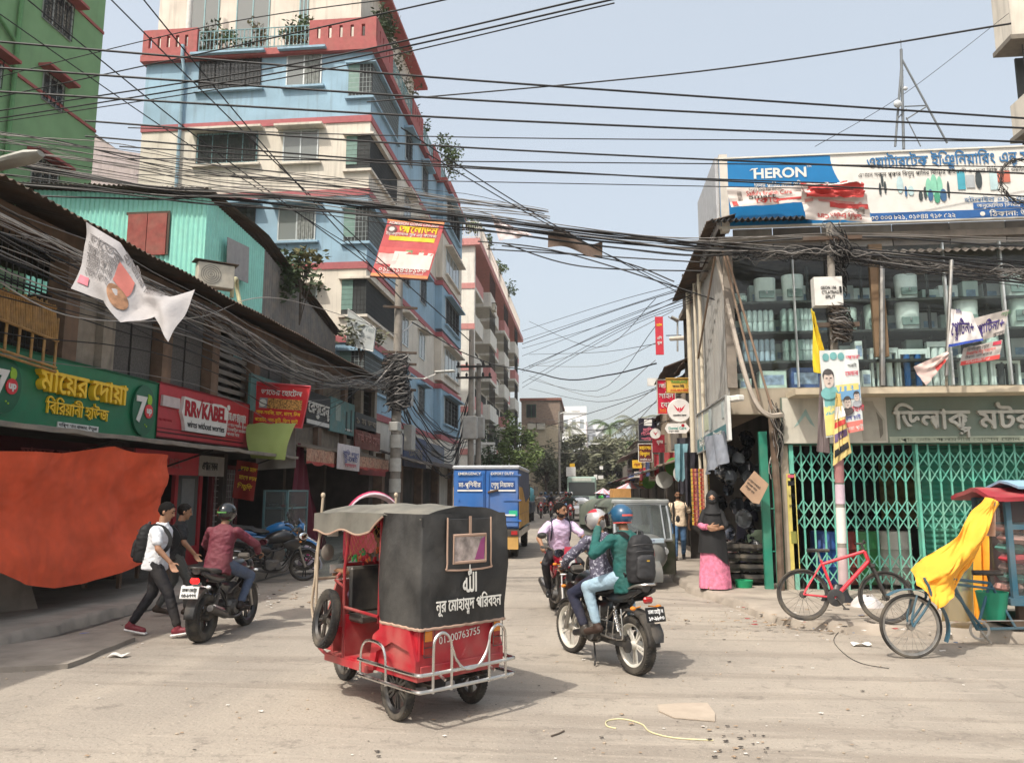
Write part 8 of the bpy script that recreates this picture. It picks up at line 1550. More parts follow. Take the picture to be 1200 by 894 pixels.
K=MB(); K.mm((-.62,.74,1.58),(.62,.82,1.66),0,.02); K.build('header_board',P('header_grey',168,172,170,rough=.5),cn_)
K=MB(); K.mm((-.5,-.9,.5),(.5,-.3,.75),0,.03); K.mm((-.5,-1.0,.75),(.5,-.85,1.2),0,.03); K.mm((-.25,.1,.5),(.25,.5,.75),0,.03); K.build('seats',SEAT,cn_)
for s in(-1,1):
 K=MB()
 for i in range(9):t=i/8; K.tube([(s*.645,-.1+.65*t,.85),(s*.645,-.1+.65*min(1,t+.3),1.5)],.005,4); K.tube([(s*.645,-.1+.65*t,.85),(s*.645,-.1+.65*max(0,t-.3),1.5)],.005,4)
 K.tube([(s*.645,-.1,.85),(s*.645,.58,.85),(s*.62,.6,1.5),(s*.645,-.1,1.5)],.014,6,closed=True); K.build('mesh_door',GRILL,cn_)
 K=MB(); K.tube([(s*.6,.85,1.2),(s*.72,.9,1.25)],.008,5); K.ball((s*.76,.9,1.28),(.05,.015,.07),12); K.build('mirror',BLKP,cn_)
for c in((-.52,-.75,.24),(.52,-.75,.24),(0,1.12,.24)):wheel(cn_,c,.24,.11,BLK,5,tread=False)
K=MB(); K.sheet(lambda u,v:(-.16+.32*u,1.12+.3*math.sin((v-.35)*3),.25+.3*math.cos((v-.35)*3)),4,10,0,.008); K.build('front_mudguard',CSV,cn_)
# ---------------------------------------------------------------- white car, bus, parasols, cartons far down the street
p=gnd(680,611); r=thing('parked_car','white saloon car coming up the street in front of the bus','car',(p.x,p.y+1.5,0),R(180)); K=MB(); loft(K,[((0,y,.62),V((a,0,0)),V((0,0,b)))for y,a,b in((-2.1,.7,.22),(-2.,.82,.32),(-.8,.84,.34),(.9,.84,.34),(1.9,.8,.26),(2.1,.66,.16))],24); K.build('body',P('car_white',226,226,224,rough=.25,coat=.7),r); K=MB(); loft(K,[((0,y,1.08),V((a,0,0)),V((0,0,b)))for y,a,b in((-1.6,.66,.1),(-1.0,.66,.36),(.3,.66,.38),(1.0,.66,.12))],20); g=K.build('cabin',P('car_white',0,0,0),r)
K=MB(); K.sheet(lambda u,v:(-.56+1.12*u+.04*(1-2*u)*v,1.0-.62*v,1.06+.36*v),4,3,0,.03); K.build('windscreen',WGD,g)
for s in(-1,1):K=MB(); K.ball((s*.6,2.0,.68),(.14,.06,.07),12); K.build('headlight',LGT,r)
for x in(-.75,.75):
 for y in(-1.3,1.3):wheel(r,(x,y,.3),.3,.18,STL,5,tread=False)
p=gnd(682,601); r=thing('city_bus','pale green bus facing the camera far down the street','bus',(p.x,p.y+6,0),R(180)); BG_=P('bus_green',150,176,164,rough=.4,dirt=.2); K=MB(); K.mm((-1.2,-5.5,.45),(1.2,5.5,2.95),0,.12); K.build('body',BG_,r); K=MB(); K.mm((-1.08,5.5,1.4),(1.08,5.53,2.5),0,.01); K.build('windscreen',WGD,r); K=MB(); K.mm((-.8,5.5,2.58),(.8,5.53,2.85)); K.build('route_board',P('route_board',190,196,186),r)
for s in(-1,1):K=MB(); K.ball((s*.9,5.52,.9),(.16,.05,.12),12); K.build('headlight',LGT,r); K=MB(); K.mm((s*1.2-.01,-5,1.5),(s*1.2+.01,5,2.4)); K.build('side_window',WGD,r)
for x in(-1.,1.):
 for y in(-3.5,3.6):wheel(r,(x,y,.45),.45,.28,BLK,6,tread=False)
for i,(x,y,c,lab)in enumerate(((739,571,(226,150,150),'pink and blue striped street parasol above the crowd on the right'),(707,577,(214,150,160),'small pink parasol in the crowd far down the street'),(716,578,(190,110,120),'dull red parasol in the crowd far down the street'))):
 Y_=(40,52,56)[i]; p=onY(x,y,Y_); r=thing('parasol',lab,'parasol',(p.x,Y_,0)); K=MB(); rr=(.75,.6,.6)[i]
 for mi in(0,1):pass
 n_=16; vs_=[(0,0,p.z+.3)]+[(rr*math.cos(j*6.283/n_),rr*math.sin(j*6.283/n_),p.z-.05)for j in range(n_)]; K.v=[tuple(v)for v in vs_]
 for j in range(n_):K.f.append([0,1+j,1+(j+1)%n_]); K.m.append(j%2); K.s.append(False)
 o=K.build('canopy',[P('parasol%d'%i,*c),P('parasol_pale%d'%i,190,206,216)],r); o.modifiers.new('t','SOLIDIFY').thickness=.01; K=MB(); K.cyl((0,0,0),(0,0,p.z+.35),.02,n=6); K.build('pole',STL,r)
p=onY(727,578,34); K=MB(); K.box((p.x,34,p.z-.1),(.8,.6,.6),M.Rotation(R(12),3,'Z'),0,.01); o=tag(K.build('carton',P('carton_tan',196,146,84)),'tan carton load carried above the crowd on the right','carton')
K=MB(); K.box((p.x,34,p.z-.75),(1.,.8,.7),None,0,.02); tag(K.build('handcart',P('cart_brown',90,70,54)),'handcart under the tan carton far down the street','cart')
# cycle rickshaw hood behind the easy bike
p=onX(437,583,-3.6); r=thing('cycle_rickshaw','cycle rickshaw with a pink and white painted hood seen over the red rickshaw','rickshaw',(p.x,p.y,0),R(20)); K=MB(); K.sheet(lambda u,v:(-.5*math.cos(math.pi*u),-.5+.9*v,1.1+.62*math.sin(math.pi*u)*(1-.35*(v-.4)**2)),18,8,0,.012); hd_=K.build('hood',P('hood_lilac',206,190,200,rough=.5),r); K=MB()
for k in(.15,.4,.65):K.sheet(lambda u,v:(-.506*math.cos(math.pi*u),-.5+.9*(k+.09*v),.004+1.1+.626*math.sin(math.pi*u)*(1-.35*(k+.09*v-.4)**2)),18,2,0,.004)
K.build('pink_stripe',P('stripe_pink',214,60,110,rough=.5),hd_); K=MB(); K.mm((-.45,-.4,.6),(.45,.35,.72),0,.03); K.mm((-.48,-.5,.72),(.48,-.42,1.2),0,.02); K.build('seat',P('seat_red',160,30,50),r); K=MB(); K.tube([(-.5,-.1,.6),(.5,-.1,.6)],.03); K.tube([(0,.3,.6),(0,1.5,.75)],.03); K.build('frame',BLK,r)
for x in(-.5,.5):wheel(r,(x,-.1,.34),.34,.045,STL,20,True,tread=False)
wheel(r,(0,1.6,.34),.34,.045,STL,20,True,tread=False)
# printed plastic bag by the left kerb
p=gnd(362,672,.0); K=MB(); K.sheet(lambda u,v:V(p)+V((math.cos(u*6.283)*(.26-.2*v*v)*(1+.2*NZ.noise(V((math.cos(u*6.28)*2,math.sin(u*6.28)*2,v*3)))),math.sin(u*6.283)*(.2-.15*v*v),.1+.55*v)),26,12,0,.006); sb=tag(K.build('plastic_bag',P('bag_lilac',206,196,210,rough=.35,var=.1)),'pale plastic bag with pink flower print hanging by the left kerb motorcycle','bag'); K=MB()
for k in range(5):a=k*1.256; K.ball(V(p)+V((.02+.06*math.cos(a),-.22,.35+.06*math.sin(a))),(.04,.02,.03),8)
K.build('flower_print',P('print_magenta',214,60,140),sb)
# ---------------------------------------------------------------- red bicycle against the pole
def bicycle(label,rp,fp,r_,FR,cat='bicycle'):
 rp,fp=V(rp),V(fp); d=(fp-rp); d.z=0; L=d.length; rz=math.atan2(-d.x,d.y); mid=(rp+fp)/2; r=thing('bicycle',label,cat,(mid.x,mid.y,mid.z),rz); r.rotation_euler=(0,R(-7),rz); h_=L/2
 wheel(r,(0,-h_,r_),r_,.05,BLKP,24,True,tm=RUB,tread=False,rimw=.4); wheel(r,(0,h_,r_),r_,.05,BLKP,24,True,T=M.Rotation(R(-8),4,'Z'),tread=False,rimw=.4)
 K=MB(); bb_=V((0,-.1,.29)); st_=V((0,-.24,.74)); ht,hb_=V((0,h_-.2,.86)),V((0,h_-.16,.74)); ax=V((0,-h_,r_))
 for a,b,q in((bb_,st_,.018),(st_+V((0,.01,-.05)),ht,.02),(bb_,hb_,.026),(ht,hb_,.024)):K.tube([a,b],q,10)
 for s in(-1,1):K.tube([bb_+V((s*.03,0,0)),ax+V((s*.06,0,0))],.012,8); K.tube([st_+V((s*.02,0,-.05)),ax+V((s*.06,0,0))],.01,8)
 K.build('frame',FR,r); K=MB()
 for s in(-1,1):K.tube([(s*.055,h_-.13,.68),(s*.055,h_,r_)],.018,8);
 K.box((0,h_-.13,.69),(.16,.05,.04)); K.tube([hb_,(0,h_-.13,.69)],.016); K.build('fork',BLKP,r); K=MB(); K.tube([ht,ht+V((0,-.03,.09))],.015); K.tube(smooth_path([(-.31,h_-.25,.97),(-.1,h_-.2,.96),(.1,h_-.2,.96),(.31,h_-.25,.97)],3),.013,8); K.build('handlebar',BLKP,r); K=MB(); K.tube([st_,st_+V((0,-.03,.1))],.014); K.build('seat_post',STL,r); K=MB(); loft(K,[((0,st_.y-.03+y,st_.z+.12),V((a,0,0)),V((0,0,.022)))for y,a in((-.13,.05),(-.1,.075),(0,.05),(.1,.025),(.14,.014))],12); K.build('saddle',SEAT,r)
 K=MB(); K.lathe([(.09,-.004),(.105,0),(.09,.004),(.02,.006),(.02,-.006),(.09,-.004)],M.Translation(bb_+V((.05,0,0)))@YT,24); K.tube([bb_+V((.07,0,0)),bb_+V((.07,.1,-.13))],.011,6); K.tube([bb_+V((-.07,0,0)),bb_+V((-.07,-.1,.13))],.011,6); K.box(bb_+V((.12,.1,-.13)),(.09,.06,.02)); K.box(bb_+V((-.12,-.1,.13)),(.09,.06,.02)); K.build('crankset',BLKP,r); return r
bicycle('red mountain bicycle leaning against the poster covered utility pole',gnd(943,727,.13),gnd(1041,731,.13),.315,P('bike_red',206,44,60,rough=.35,coat=.4))
# ---------------------------------------------------------------- vendor's cycle van on the right edge
cv=thing('vendor_cycle_cart','blue cycle van with a glass cabin full of folded clothes at the right edge','cart',tuple(gnd(1150,752))); ct_=cv.location.copy(); CB=P('cart_blue',44,92,112,rough=.45,dirt=.3); YC=ct_.y
def cy(x,y,dy=0.):return onY(x,y,YC+dy)
fwc=gnd(1070,771); dF=fwc.y-YC; wr_=cy(1070,733,dF).z; fo=wheel(cv,(0,0,0),wr_,.042,STL,28,True,tread=False,rimw=.45); fo.location=(V((fwc.x,fwc.y,wr_))-ct_); fo.rotation_euler=(0,0,R(96))
wx=V((fwc.x,fwc.y,wr_)); hdp=cy(1113,678,dF*.8)
K=MB(); crk=cy(1145,737,-.2); stt=cy(1160,683,-.2)
for a,b,q in((hdp,cy(1160,683,-.2),.017),(hdp+V((0,0,-.05)),cy(1165,690,-.2),.014),(hdp,crk,.018),(hdp+V((.02,.05,-.1)),crk+V((.05,0,.03)),.014),(stt,crk,.017),(stt,cy(1190,735,-.2),.015),(crk,cy(1240,735,-.2),.016)):K.tube([a,b],q,8)
for s in(-1,1):
 q=V((0,s*.06,0)); K.tube(smooth_path([cy(1080,676,dF)+q,cy(1088,700,dF)+q,wx+q],4),.014,8); K.tube(smooth_path([cy(1072,696,dF)+q,cy(1066,722,dF)+q,wx+q],4),.011,8)
K.tube([cy(1076,680,dF),cy(1113,672,dF*.8)],.02,8); K.build('cycle_frame',CB,cv,True)
K=MB(); K.sheet(lambda u,v:wx+V((-math.cos(R(-15)+u*R(-190)+R(150))*0+math.sin(R(-35)+u*R(150))*(wr_+.05),-.045+.09*v,math.cos(R(-35)+u*R(150))*(wr_+.05))),16,2,0,.006); K.build('mudguard',CB,cv,True)
K=MB(); sd_=cy(1157,671,-.2); loft(K,[((sd_.x+y,sd_.y,sd_.z),V((0,a,0)),V((0,0,.03)))for y,a in((-.16,.03),(-.05,.06),(.08,.1),(.14,.08))],12); K.tube([sd_,stt],.015); K.build('saddle',SEAT,cv,True)
K=MB(); K.lathe([(.1,-.004),(.115,0),(.1,.004),(.085,.0),(.1,-.004)],M.Translation(crk+V((0,-.06,0)))@M.Rotation(R(90),4,'X'),24); K.tube([crk+V((0,-.08,0)),crk+V((.1,-.08,-.14))],.012,6); K.tube(smooth_path([crk+V((0,-.06,.1)),cy(1200,727,-.26),cy(1240,727,-.26)],3),.006,5); K.build('crankset',STL,cv,True)
bx0=cy(1184,640,.0).x; bx1=bx0+2.0; zl0,zl1=cy(1180,688).z,cy(1180,581).z; yd=.75
K=MB();
for x in(bx0,bx0+.36,bx1):
 for y in(0,yd):K.mm((x-.03,YC+y-.03,zl0-.12),(x+.03,YC+y+.03,zl1))
for y in(0,yd):
 for z in(zl0-.12,zl0+.42*(zl1-zl0)+.35*0+.25,zl1-.03):K.mm((bx0+.03,YC+y-.025,z-.03),(bx1-.03,YC+y+.025,z+.03))
K.mm((bx0-.08,YC-.06,zl0-.2),(bx1,YC+yd+.06,zl0-.121)); K.build('cabin_frame',CB,cv,True)
K=MB(); K.mm((bx0+.03,YC-.012,zl0-.1),(bx1,YC-.004,zl1-.05)); K.mm((bx0-.01,YC+.03,zl0-.1),(bx0-.002,YC+yd-.03,zl1-.05)); K.build('cabin_glass',glass('cart_glass',(.88,.92,.92),.8,.93),cv,True)
K=MB(); K.mm((bx0+.05,YC+yd-.02,zl0-.1),(bx1,YC+yd,zl1-.03)); K.build('back_board',P('board_maroon',110,30,50),cv,True)
K=MB(); K.sheet(lambda u,v:(bx0-.2+(bx1-bx0+.36)*u,YC-.16+(yd+.36)*v,zl1+.1-.22*abs(v-.5)-.0*u+.04*NZ.noise(V((u*6,v*4,2)))),20,8,0,.05); rf=K.build('roof',P('roof_red',160,50,60,rough=.5,dirt=.35),cv,True); K=MB(); K.sheet(lambda u,v:(bx0+.1+(bx1-bx0)*u,YC-.1+(yd+.1)*v,zl1+.2-.22*abs(v*.9+.1-.5)),8,4,0,.03); K.build('roof_sheet',P('sheet_paleblue',140,176,200,rough=.6),rf,True)
K=MB()
for a,b in(((bx0+.1,YC+.1,.05),(bx0+.1,YC+.1,zl0-.2)),((bx0+.1,YC+.9,.05),(bx0+.1,YC+.9,zl0-.2)),((bx0+1.2,YC+.1,.05),(bx0+1.2,YC+.1,zl0-.2))):K.beam(a,b,.08)
K.mm((bx0-.05,YC-.02,.18),(bx1,YC+yd,.25)); K.build('undercarriage',P('wood_dark',84,66,52,dirt=.4),cv,True)
for y in(-.1,yd+.1):wo_=wheel(cv,(0,0,0),.33,.045,STL,28,True,tread=False); wo_.location=V((bx0+1.3,YC+y,.33))-ct_; wo_.rotation_euler=(0,0,R(90))
for i in range(46):
 x=bx0+.1+.26*(i%7)+rnd.uniform(-.03,.03); z=zl0-.08+.115*(i//7); K=MB(); K.box((x,YC+rnd.uniform(.14,.3),z+.05),(rnd.uniform(.2,.26),.3,.1),M.Rotation(rnd.uniform(-.15,.15),3,'Y'),0,.045)
 c=((206,70,110),(200,150,140),(176,130,120),(70,90,60),(190,60,70),(214,190,170),(90,150,140),(206,120,90))[rnd.randrange(8)]; tag(K.build('folded_garment',P('fold_%d_%d_%d'%c,*c,rough=.85,var=.15)),'folded garment stacked behind the glass of the vending cart','garment','folded garments in the vending cart')
YSH=P('sheet_yellow',244,170,34,rough=.75,var=.1,scale=3,bump=.4,dirt=.2,dcol=(.5,.3,.06))
def ysh(u,v):
 a=lerp_path([(1076,686),(1068,668),(1090,652),(1120,628),(1140,600),(1153,583)],u); b=lerp_path([(1101,715),(1112,700),(1122,690),(1136,664),(1152,628),(1170,590)],u)
 p,q=cy(*a,dF*(1-u)-.1-.2*u),cy(*b,dF*(1-u)-.2-.1*u); return p.lerp(q,v)+V((0,-.12*math.sin(math.pi*v)*(.4+u)-.05*math.sin(u*14+v*5)-.06*math.sin(v*9-u*6)*.6+.03*(1-2*abs(NZ.noise(V((u*7+v*4,v*5-u*3,2))))),.03*NZ.noise(V((u*5,v*3,1)))))
K=MB(); K.sheet(ysh,60,36,0,.005); ys=tag(K.build('yellow_sheet',YSH),'yellow plastic sheet draped from the vending cart roof over its handlebar','sheet')
K=MB(); K.sheet(lambda u,v:cy(1104+46*u,728-58*v-50*u*v,.12)+V((0,.04*math.sin(u*9),0)),16,10,0,.005); tag(K.build('hanging_sheet',glass('sheet_clear_yellow',(.95,.75,.2),.3,.55)),'thin see-through yellow sheet hanging behind the cart handlebar','sheet')
K=MB(); K.sheet(lambda u,v:cy(1143+14*u,730-120*v,.1)+V((0,.05*math.sin(u*9+v*3),0)),10,12,0,.005); tag(K.build('hanging_sheet',YSH),'narrow yellow strip of sheet hanging down beside the cart cabin','sheet')
K=MB(); K.sheet(lambda u,v:cy(1156+13*u,628-42*v,-.38)+V((0,.05*math.sin(u*8),0)),8,6,0,.01); tag(K.build('tied_rag',P('rag_blush',206,176,160,var=.2)),'pale knotted rag tied at the top of the yellow sheet','rag')
p=cy(1158,706,.0); K=MB(); K.lathe([(.001,-.17),(.12,-.17),(.17,.14),(.16,.14),(.11,-.15),(.001,-.15)],M.Translation((p.x,p.y-.1,p.z)),20); tag(K.build('green_bucket',P('bucket_green',20,130,100,rough=.4)),'green plastic bucket hanging under the cart cabin','bucket')
# ---------------------------------------------------------------- litter and small things on the ground
gl_=lambda x,y:gnd(x,y,.006)
K=MB(); pts=[gl_(*q)for q in((771,826),(772,833),(790,841),(838,845),(838,836),(829,824),(800,824))]; K.prism([(q.x,q.y)for q in pts],M.Translation((0,0,.004)),.008); tag(K.build('cardboard_piece',P('cardboard_pale',172,158,142,rough=.9)),'flat rounded piece of cardboard lying on the road in the foreground','cardboard')
K=MB(); K.tube(smooth_path([gl_(*q)for q in((722,853),(711,850),(712,844),(730,842),(752,848),(762,857),(790,864),(836,867))],5),.005,6); tag(K.build('yellow_rope',P('rope_yellow',206,198,156)),'thin yellowish rope lying curved on the road in the foreground','rope')
K=MB(); K.tube(smooth_path([gl_(*q)for q in((646,862),(655,859),(661,856))],3),.007,6); tag(K.build('dark_twig',BARK),'short dark stick lying on the road at the lower middle','stick')
K=MB(); K.tube(smooth_path([gl_(*q)for q in((985,738),(977,750),(990,766),(1010,777),(1042,783))],6),.004,5); tag(K.build('loose_wire',BLKP),'thin loose wire curling on the road below the red bicycle','wire')
for x,y,lab in((1000,757,'white paper scrap on the road below the red bicycle'),(125,770,'white paper scrap on the road near the left slab')):p=gl_(x,y); K=MB(); K.sheet(lambda u,v:(p.x+.2*u,p.y+.1*v,.01+.03*abs(math.sin(u*4+v))),6,4,0,.003); tag(K.build('paper_scrap',SWH),lab,'litter')
K=MB(); rn=random.Random(3); mats_=[P('bit_white',210,206,200),P('bit_tan',160,136,110),P('bit_dark',60,54,50),P('bit_red',170,70,70),P('bit_blue',80,110,150)]
def scrap(x,y,z,s,mi):
 a=rn.uniform(0,6.3); K.sheet(lambda u,v:(x+(math.cos(a)*(u-.5)-math.sin(a)*(v-.5))*s,y+(math.sin(a)*(u-.5)+math.cos(a)*(v-.5))*s*.7,z+.25*s*abs(math.sin(u*3+v*2+a))),2,2,mi,.002)
for i in range(520):
 k=rn.random()
 if k<.5:p=gnd(rn.gauss(985,55),rn.gauss(724,9),.06)
 elif k<.62:p=gnd(rn.gauss(1125,40),rn.gauss(735,12),.03)
 elif k<.72:p=gnd(rn.gauss(340,40),rn.gauss(700,8))
 elif k<.8:p=gnd(rn.uniform(820,900),rn.uniform(850,890))
 else:p=gnd(rn.uniform(100,1190),rn.uniform(690,890))
 scrap(p.x,p.y,.008 if k>.62 else rn.uniform(.02,.14),rn.uniform(.015,.07)*(1 if k<.72 else.5),rn.choice((0,0,1,1,1,1,2,2,2,0,1,3 if k<.6 else 1,4 if k<.6 else 2)))
tag(K.build('litter',mats_),'scattered scraps of paper, leaves and plastic on the road and along the kerb','litter',None,'stuff')
K=MB(); rn=random.Random(9)
for i in range(380):
 p=gnd(rn.uniform(0,1200),rn.triangular(690,892,800))if i<120 else gnd(rn.gauss(900,90),rn.gauss(728,12)); s=rn.uniform(.005,.015); K.ball((p.x,p.y,s*.4),(s,s*rn.uniform(.6,1),s*.6),5)
tag(K.build('gravel',P('gravel_tan',168,154,136,rough=.95,var=.3,scale=30)),None,None,None,'stuff')
p=gnd(986,712,.05); K=MB(); K.sheet(lambda u,v:V(p)+V((math.cos(u*6.283)*(.3-.24*v)*(1+.25*NZ.noise(V((math.cos(u*6.28)*2,math.sin(u*6.28)*2,v*3)))),.1+math.sin(u*6.283)*(.22-.18*v),.32*v)),22,8,0,.006); tag(K.build('rubbish_bag',P('bag_charcoal',40,38,40,rough=.4)),'dark rubbish bag at the foot of the pole behind the red bicycle','bag')
p=gnd(1020,720,.03); K=MB(); K.sheet(lambda u,v:V(p)+V((math.cos(u*6.283)*(.26-.2*v*v)*(1+.25*NZ.noise(V((math.cos(u*6.28)*2,math.sin(u*6.28)*2,v*3+4)))),.1+math.sin(u*6.283)*(.22-.14*v*v),.25*v+.05*NZ.noise(V((u*9,v*4,3))))),22,8,0,.006); tag(K.build('rubbish_bag',P('bag_whitish',196,190,188,rough=.5)),'whitish rubbish sack behind the front wheel of the red bicycle','bag')
p=gnd(892,680,.13); r=thing('pump_stand','green and cream covered stall stand beside the folded gate with chrome pumps before it','stand',tuple(p)); K=MB(); loft(K,[((0,0,z),V((a,0,0)),V((0,b,0)))for z,a,b in((.0,.14,.14),(.4,.15,.15),(.66,.2,.16),(.8,.22,.18),(.9,.12,.12))],14); K.build('cover',P('cover_sage',150,170,140,var=.25),r); K=MB(); K.ball((.1,-.1,.66),(.14,.08,.12),12); K.build('green_tub',P('tub_green',20,150,100),r)
for i in range(5):q=V(p)+V((-.36+.1*i,-.35,0)); K=MB(); K.tube(smooth_path([q,q+V((0,0,.2)),q+V((.05,0,.28)),q+V((.1,0,.2))],3),.014,6); K.ball(q+V((0,0,.3)),.02,8); tag(K.build('chrome_pump',CHR),'small chrome hand pump standing on the pavement by the folded gate','pump','chrome pumps by the folded gate')
K=MB(); p=gnd(872,688,.13); K.lathe([(.001,0),(.13,0),(.15,.12),(.14,.12),(.001,.03)],M.Translation(p),18); tag(K.build('green_basin',MC['tub_green']),'green plastic basin on the pavement by the chrome pumps','basin')
# ---------------------------------------------------------------- left utility pole, double pole, and the wires
XP_=-6.6; pb2=onX(462,600,XP_); pl0=V((pb2.x,pb2.y,.1)); ptop=onX(466,322,XP_)
u2=thing('utility_pole','tall round concrete utility pole on the left carrying meters, lamps and thick cable bundles','utility pole',tuple(pl0)); K=MB(); K.tube([pl0,V((pb2.x,pb2.y,ptop.z))],[.2,.13],14); K.build('shaft',MC['pole_grey'],u2,True)
K=MB()
for z in(2.4,3.2,1.7):K=MB(); K.lathe([(.21,0),(.205,.45)],M.Translation((pb2.x,pb2.y,z)),14); K.build('poster',P('poster_pale2',190,190,184,dirt=.3),u2,True)
for x,y,w_,h_,lab in((478,465,.5,.62,'meter_box'),(480,513,.6,.9,'transformer_box'),(463,500,.5,.3,'meter_box')):q=onX(x,y,XP_+.25); K=MB(); K.mm((q.x-.15,q.y-w_/2,q.z-h_/2),(q.x+.15,q.y+w_/2,q.z+h_/2),0,.02); K.build(lab,P('meter_grey',160,160,156,rough=.5,dirt=.3),u2,True)
K=MB(); q=onX(484,447,XP_); K.tube([V((pb2.x,pb2.y,q.z-.2)),q+V((.4,0,.1)),q+V((1.,-.3,.25))],.03,6); K.box(q+V((1.3,-.4,.3)),(.8,.22,.08),M.Rotation(R(-17),3,'Z'),0,.03); K.build('street_light_arm',P('lamp_white',196,196,190),u2,True); K=MB(); q=onX(477,386,XP_); K.tube([onX(466,392,XP_),q,onX(484,378,XP_)],.03,6); K.build('bracket',STL,u2,True)
K=MB()
for z in(5.2,6.1,6.5,8.1):K=MB(); K.box((pb2.x+.1,pb2.y-.15,z),(1.2,.08,.08),M.Rotation(R(20),3,'Z')); K.build('cross_arm',RUST,u2,True)
Xd=-5.6
for x,yt,lab in((551,385,'slim steel utility pole, left one of the pair beside the street tree'),(560,425,'shorter grey utility pole, right one of the pair beside the street tree')):
 q=onX(x,600,Xd); r=thing('utility_pole',lab,'utility pole',(q.x,q.y,0)); K=MB(); K.cyl((q.x,q.y,0),(q.x,q.y,onX(x,yt,Xd).z),.16,.12,n=12); K.build('shaft',MC['pole_grey'],r,True); K=MB()
 for y in(429,442):z=onX(x,y,Xd).z; K.box((q.x,q.y-.2,z),(1.4,.1,.1)); [K.ball((q.x+dx,q.y-.2,z+.14),(.07,.07,.12),8)for dx in(-.6,.6)]
 K.build('cross_arm',GRILL,r,True); K=MB(); z=onX(x,500,Xd).z; K.mm((q.x-.35,q.y-.4,z-.6),(q.x+.35,q.y-.05,z+.5),0,.05); K.build('transformer_box',MC['meter_grey'],r,True)
for x,Y_,yt,lab in((656,80,482,'distant utility pole beside the brick house'),(682,88,520,'distant lamp post with a sign before the olive tree'),(721,84,530,'distant slim lamp post on the right of the street'),(535,44,520,'dark slim post by the left shops near the truck')):
 a=onY(x,600,Y_); t=onY(x,yt,Y_).z; r=thing('street_lamp'if 'lamp'in lab else 'utility_pole',lab,'street lamp'if 'lamp'in lab else 'utility pole',(a.x,Y_,0)); K=MB(); K.cyl((a.x,Y_,0),(a.x,Y_,t),.14,.1,n=8); K.build('shaft',MC['pole_grey'],r,True)
 K=MB(); K.tube([(a.x,Y_,t-.3),(a.x+.8,Y_,t),(a.x+1.6,Y_,t)],.05,6); K.box((a.x+1.8,Y_,t),(.8,.3,.14)); K.build('lamp_arm',P('lamp_pale',210,210,206),r,True)
q=onY(670,592,88);
for x0,x1,yt,yb,Y_,lab,m in((663,674,547,558,80,'distant white square sign on a post over the crowd',SWH),(667,673,543,547,80.2,'tiny yellow plate above the distant white sign',MC['sign_gold']),(695,699,556,562,80,'tiny white sign right of the bus roof',SWH),(700,706,557,561,80,'second tiny white sign right of the bus roof',SWH),(702,706,546,550,82,'tiny white lamp plate hung in the olive tree',SWH)):signY(x0,x1,yt,yb,Y_,'distant_sign',lab,m,th=.05)
# hanging banners over the street
r,fn,N_=banner('admission_banner','red school admission banner hung on wires in front of the blue building',[onX(434,324,-6.2),onY(501,328,onX(434,324,-6.2).y-1.0),onY(522,259,onX(434,324,-6.2).y-1.2),onY(456,254,onX(434,324,-6.2).y-.2)],P('banner_crimson',196,88,92,rough=.55,var=.08),.03,3)
onbanner(r,fn,N_,[((.0,.0,1.,.06),P('banner_apricot',232,150,100)),((.0,.93,1.,1.),MC['banner_apricot']),((.12,.62,.92,.69),P('ribbon_yellow',240,200,50)),((.3,.16,.98,.44),SWH),((.02,.22,.4,.4),P('print_pinkwhite',226,190,186,var=.2,scale=4)),((.02,.4,.98,.5),P('print_rose',210,96,96)),((.5,.4,.8,.47),P('print_greenred',130,150,110,var=.6,scale=9))])
onbanner(r,fn,N_,[('ADMISSION GOING ON-2025',.05,.88,.1,SWH,.02,1.75),('আলোড়ন',.26,.76,.26,FY,.05,1.35),('ইন্টারন্যাশনাল স্কুল এন্ড কলেজ',.04,.705,.1,SWH,.02,1.8),('০১৮১১৪২৮১৬৬',.12,.1,.16,SWH,.03,1.65),('Facebook.com/school',.1,.065,.06,SWH,.01,1.6)],.018,w_=2.0,h_=2.15); K=MB(); K.add([fn(.13+a*.09,.8+b*.06)+N_*.02 for a,b in circ(0,0,1)],[tuple(range(28))]); K.build('round_emblem',P('emblem_grey',120,90,90),r,True); K=MB(); K.add([fn(.13+a*.05,.8+b*.034)+N_*.023 for a,b in circ(0,0,1)],[tuple(range(28))]); K.build('emblem_centre',SWH,r,True)
for v in(0,1):K=MB(); K.tube([fn(0,v),fn(1,v)],.03,6); K.build('rod',P('rod_brown',80,50,40),r,True)
YB1=9.9
def wb(u,v):
 a=lerp_path([(83,338),(120,352),(145,379),(178,370),(201,402)],u); b=lerp_path([(104,262),(140,284),(172,340),(200,348),(226,338)],u); p=onY(*a,8.4).lerp(onY(*b,8.7),v); return p+V((0,.07*math.sin(u*11+v*4)+.06*NZ.noise(V((u*5,v*3,1))),0))
K=MB(); K.sheet(wb,44,18,0,.005); r=thing('torn_banner','large limp white banner with faded food picture drooping across wires on the left','banner',tuple(wb(0,0))); K.build('cloth',P('banner_greywhite',166,163,164,rough=.75,var=.06,dirt=.12),r,True)
def wbt(lines):onbanner(r,wb,V((0,-1,0)),[tuple(MC['ink_soft']if q is KG else q for q in l)for l in lines],.02,1.45,.72)
K=MB(); K.add([wb(.38+a*.09,.3+b*.16)+V((0,-.02,0))for a,b in circ(0,0,1)],[tuple(range(28))]); K.build('food_picture',P('food_brown',150,110,80,var=.4,scale=12),r,True)
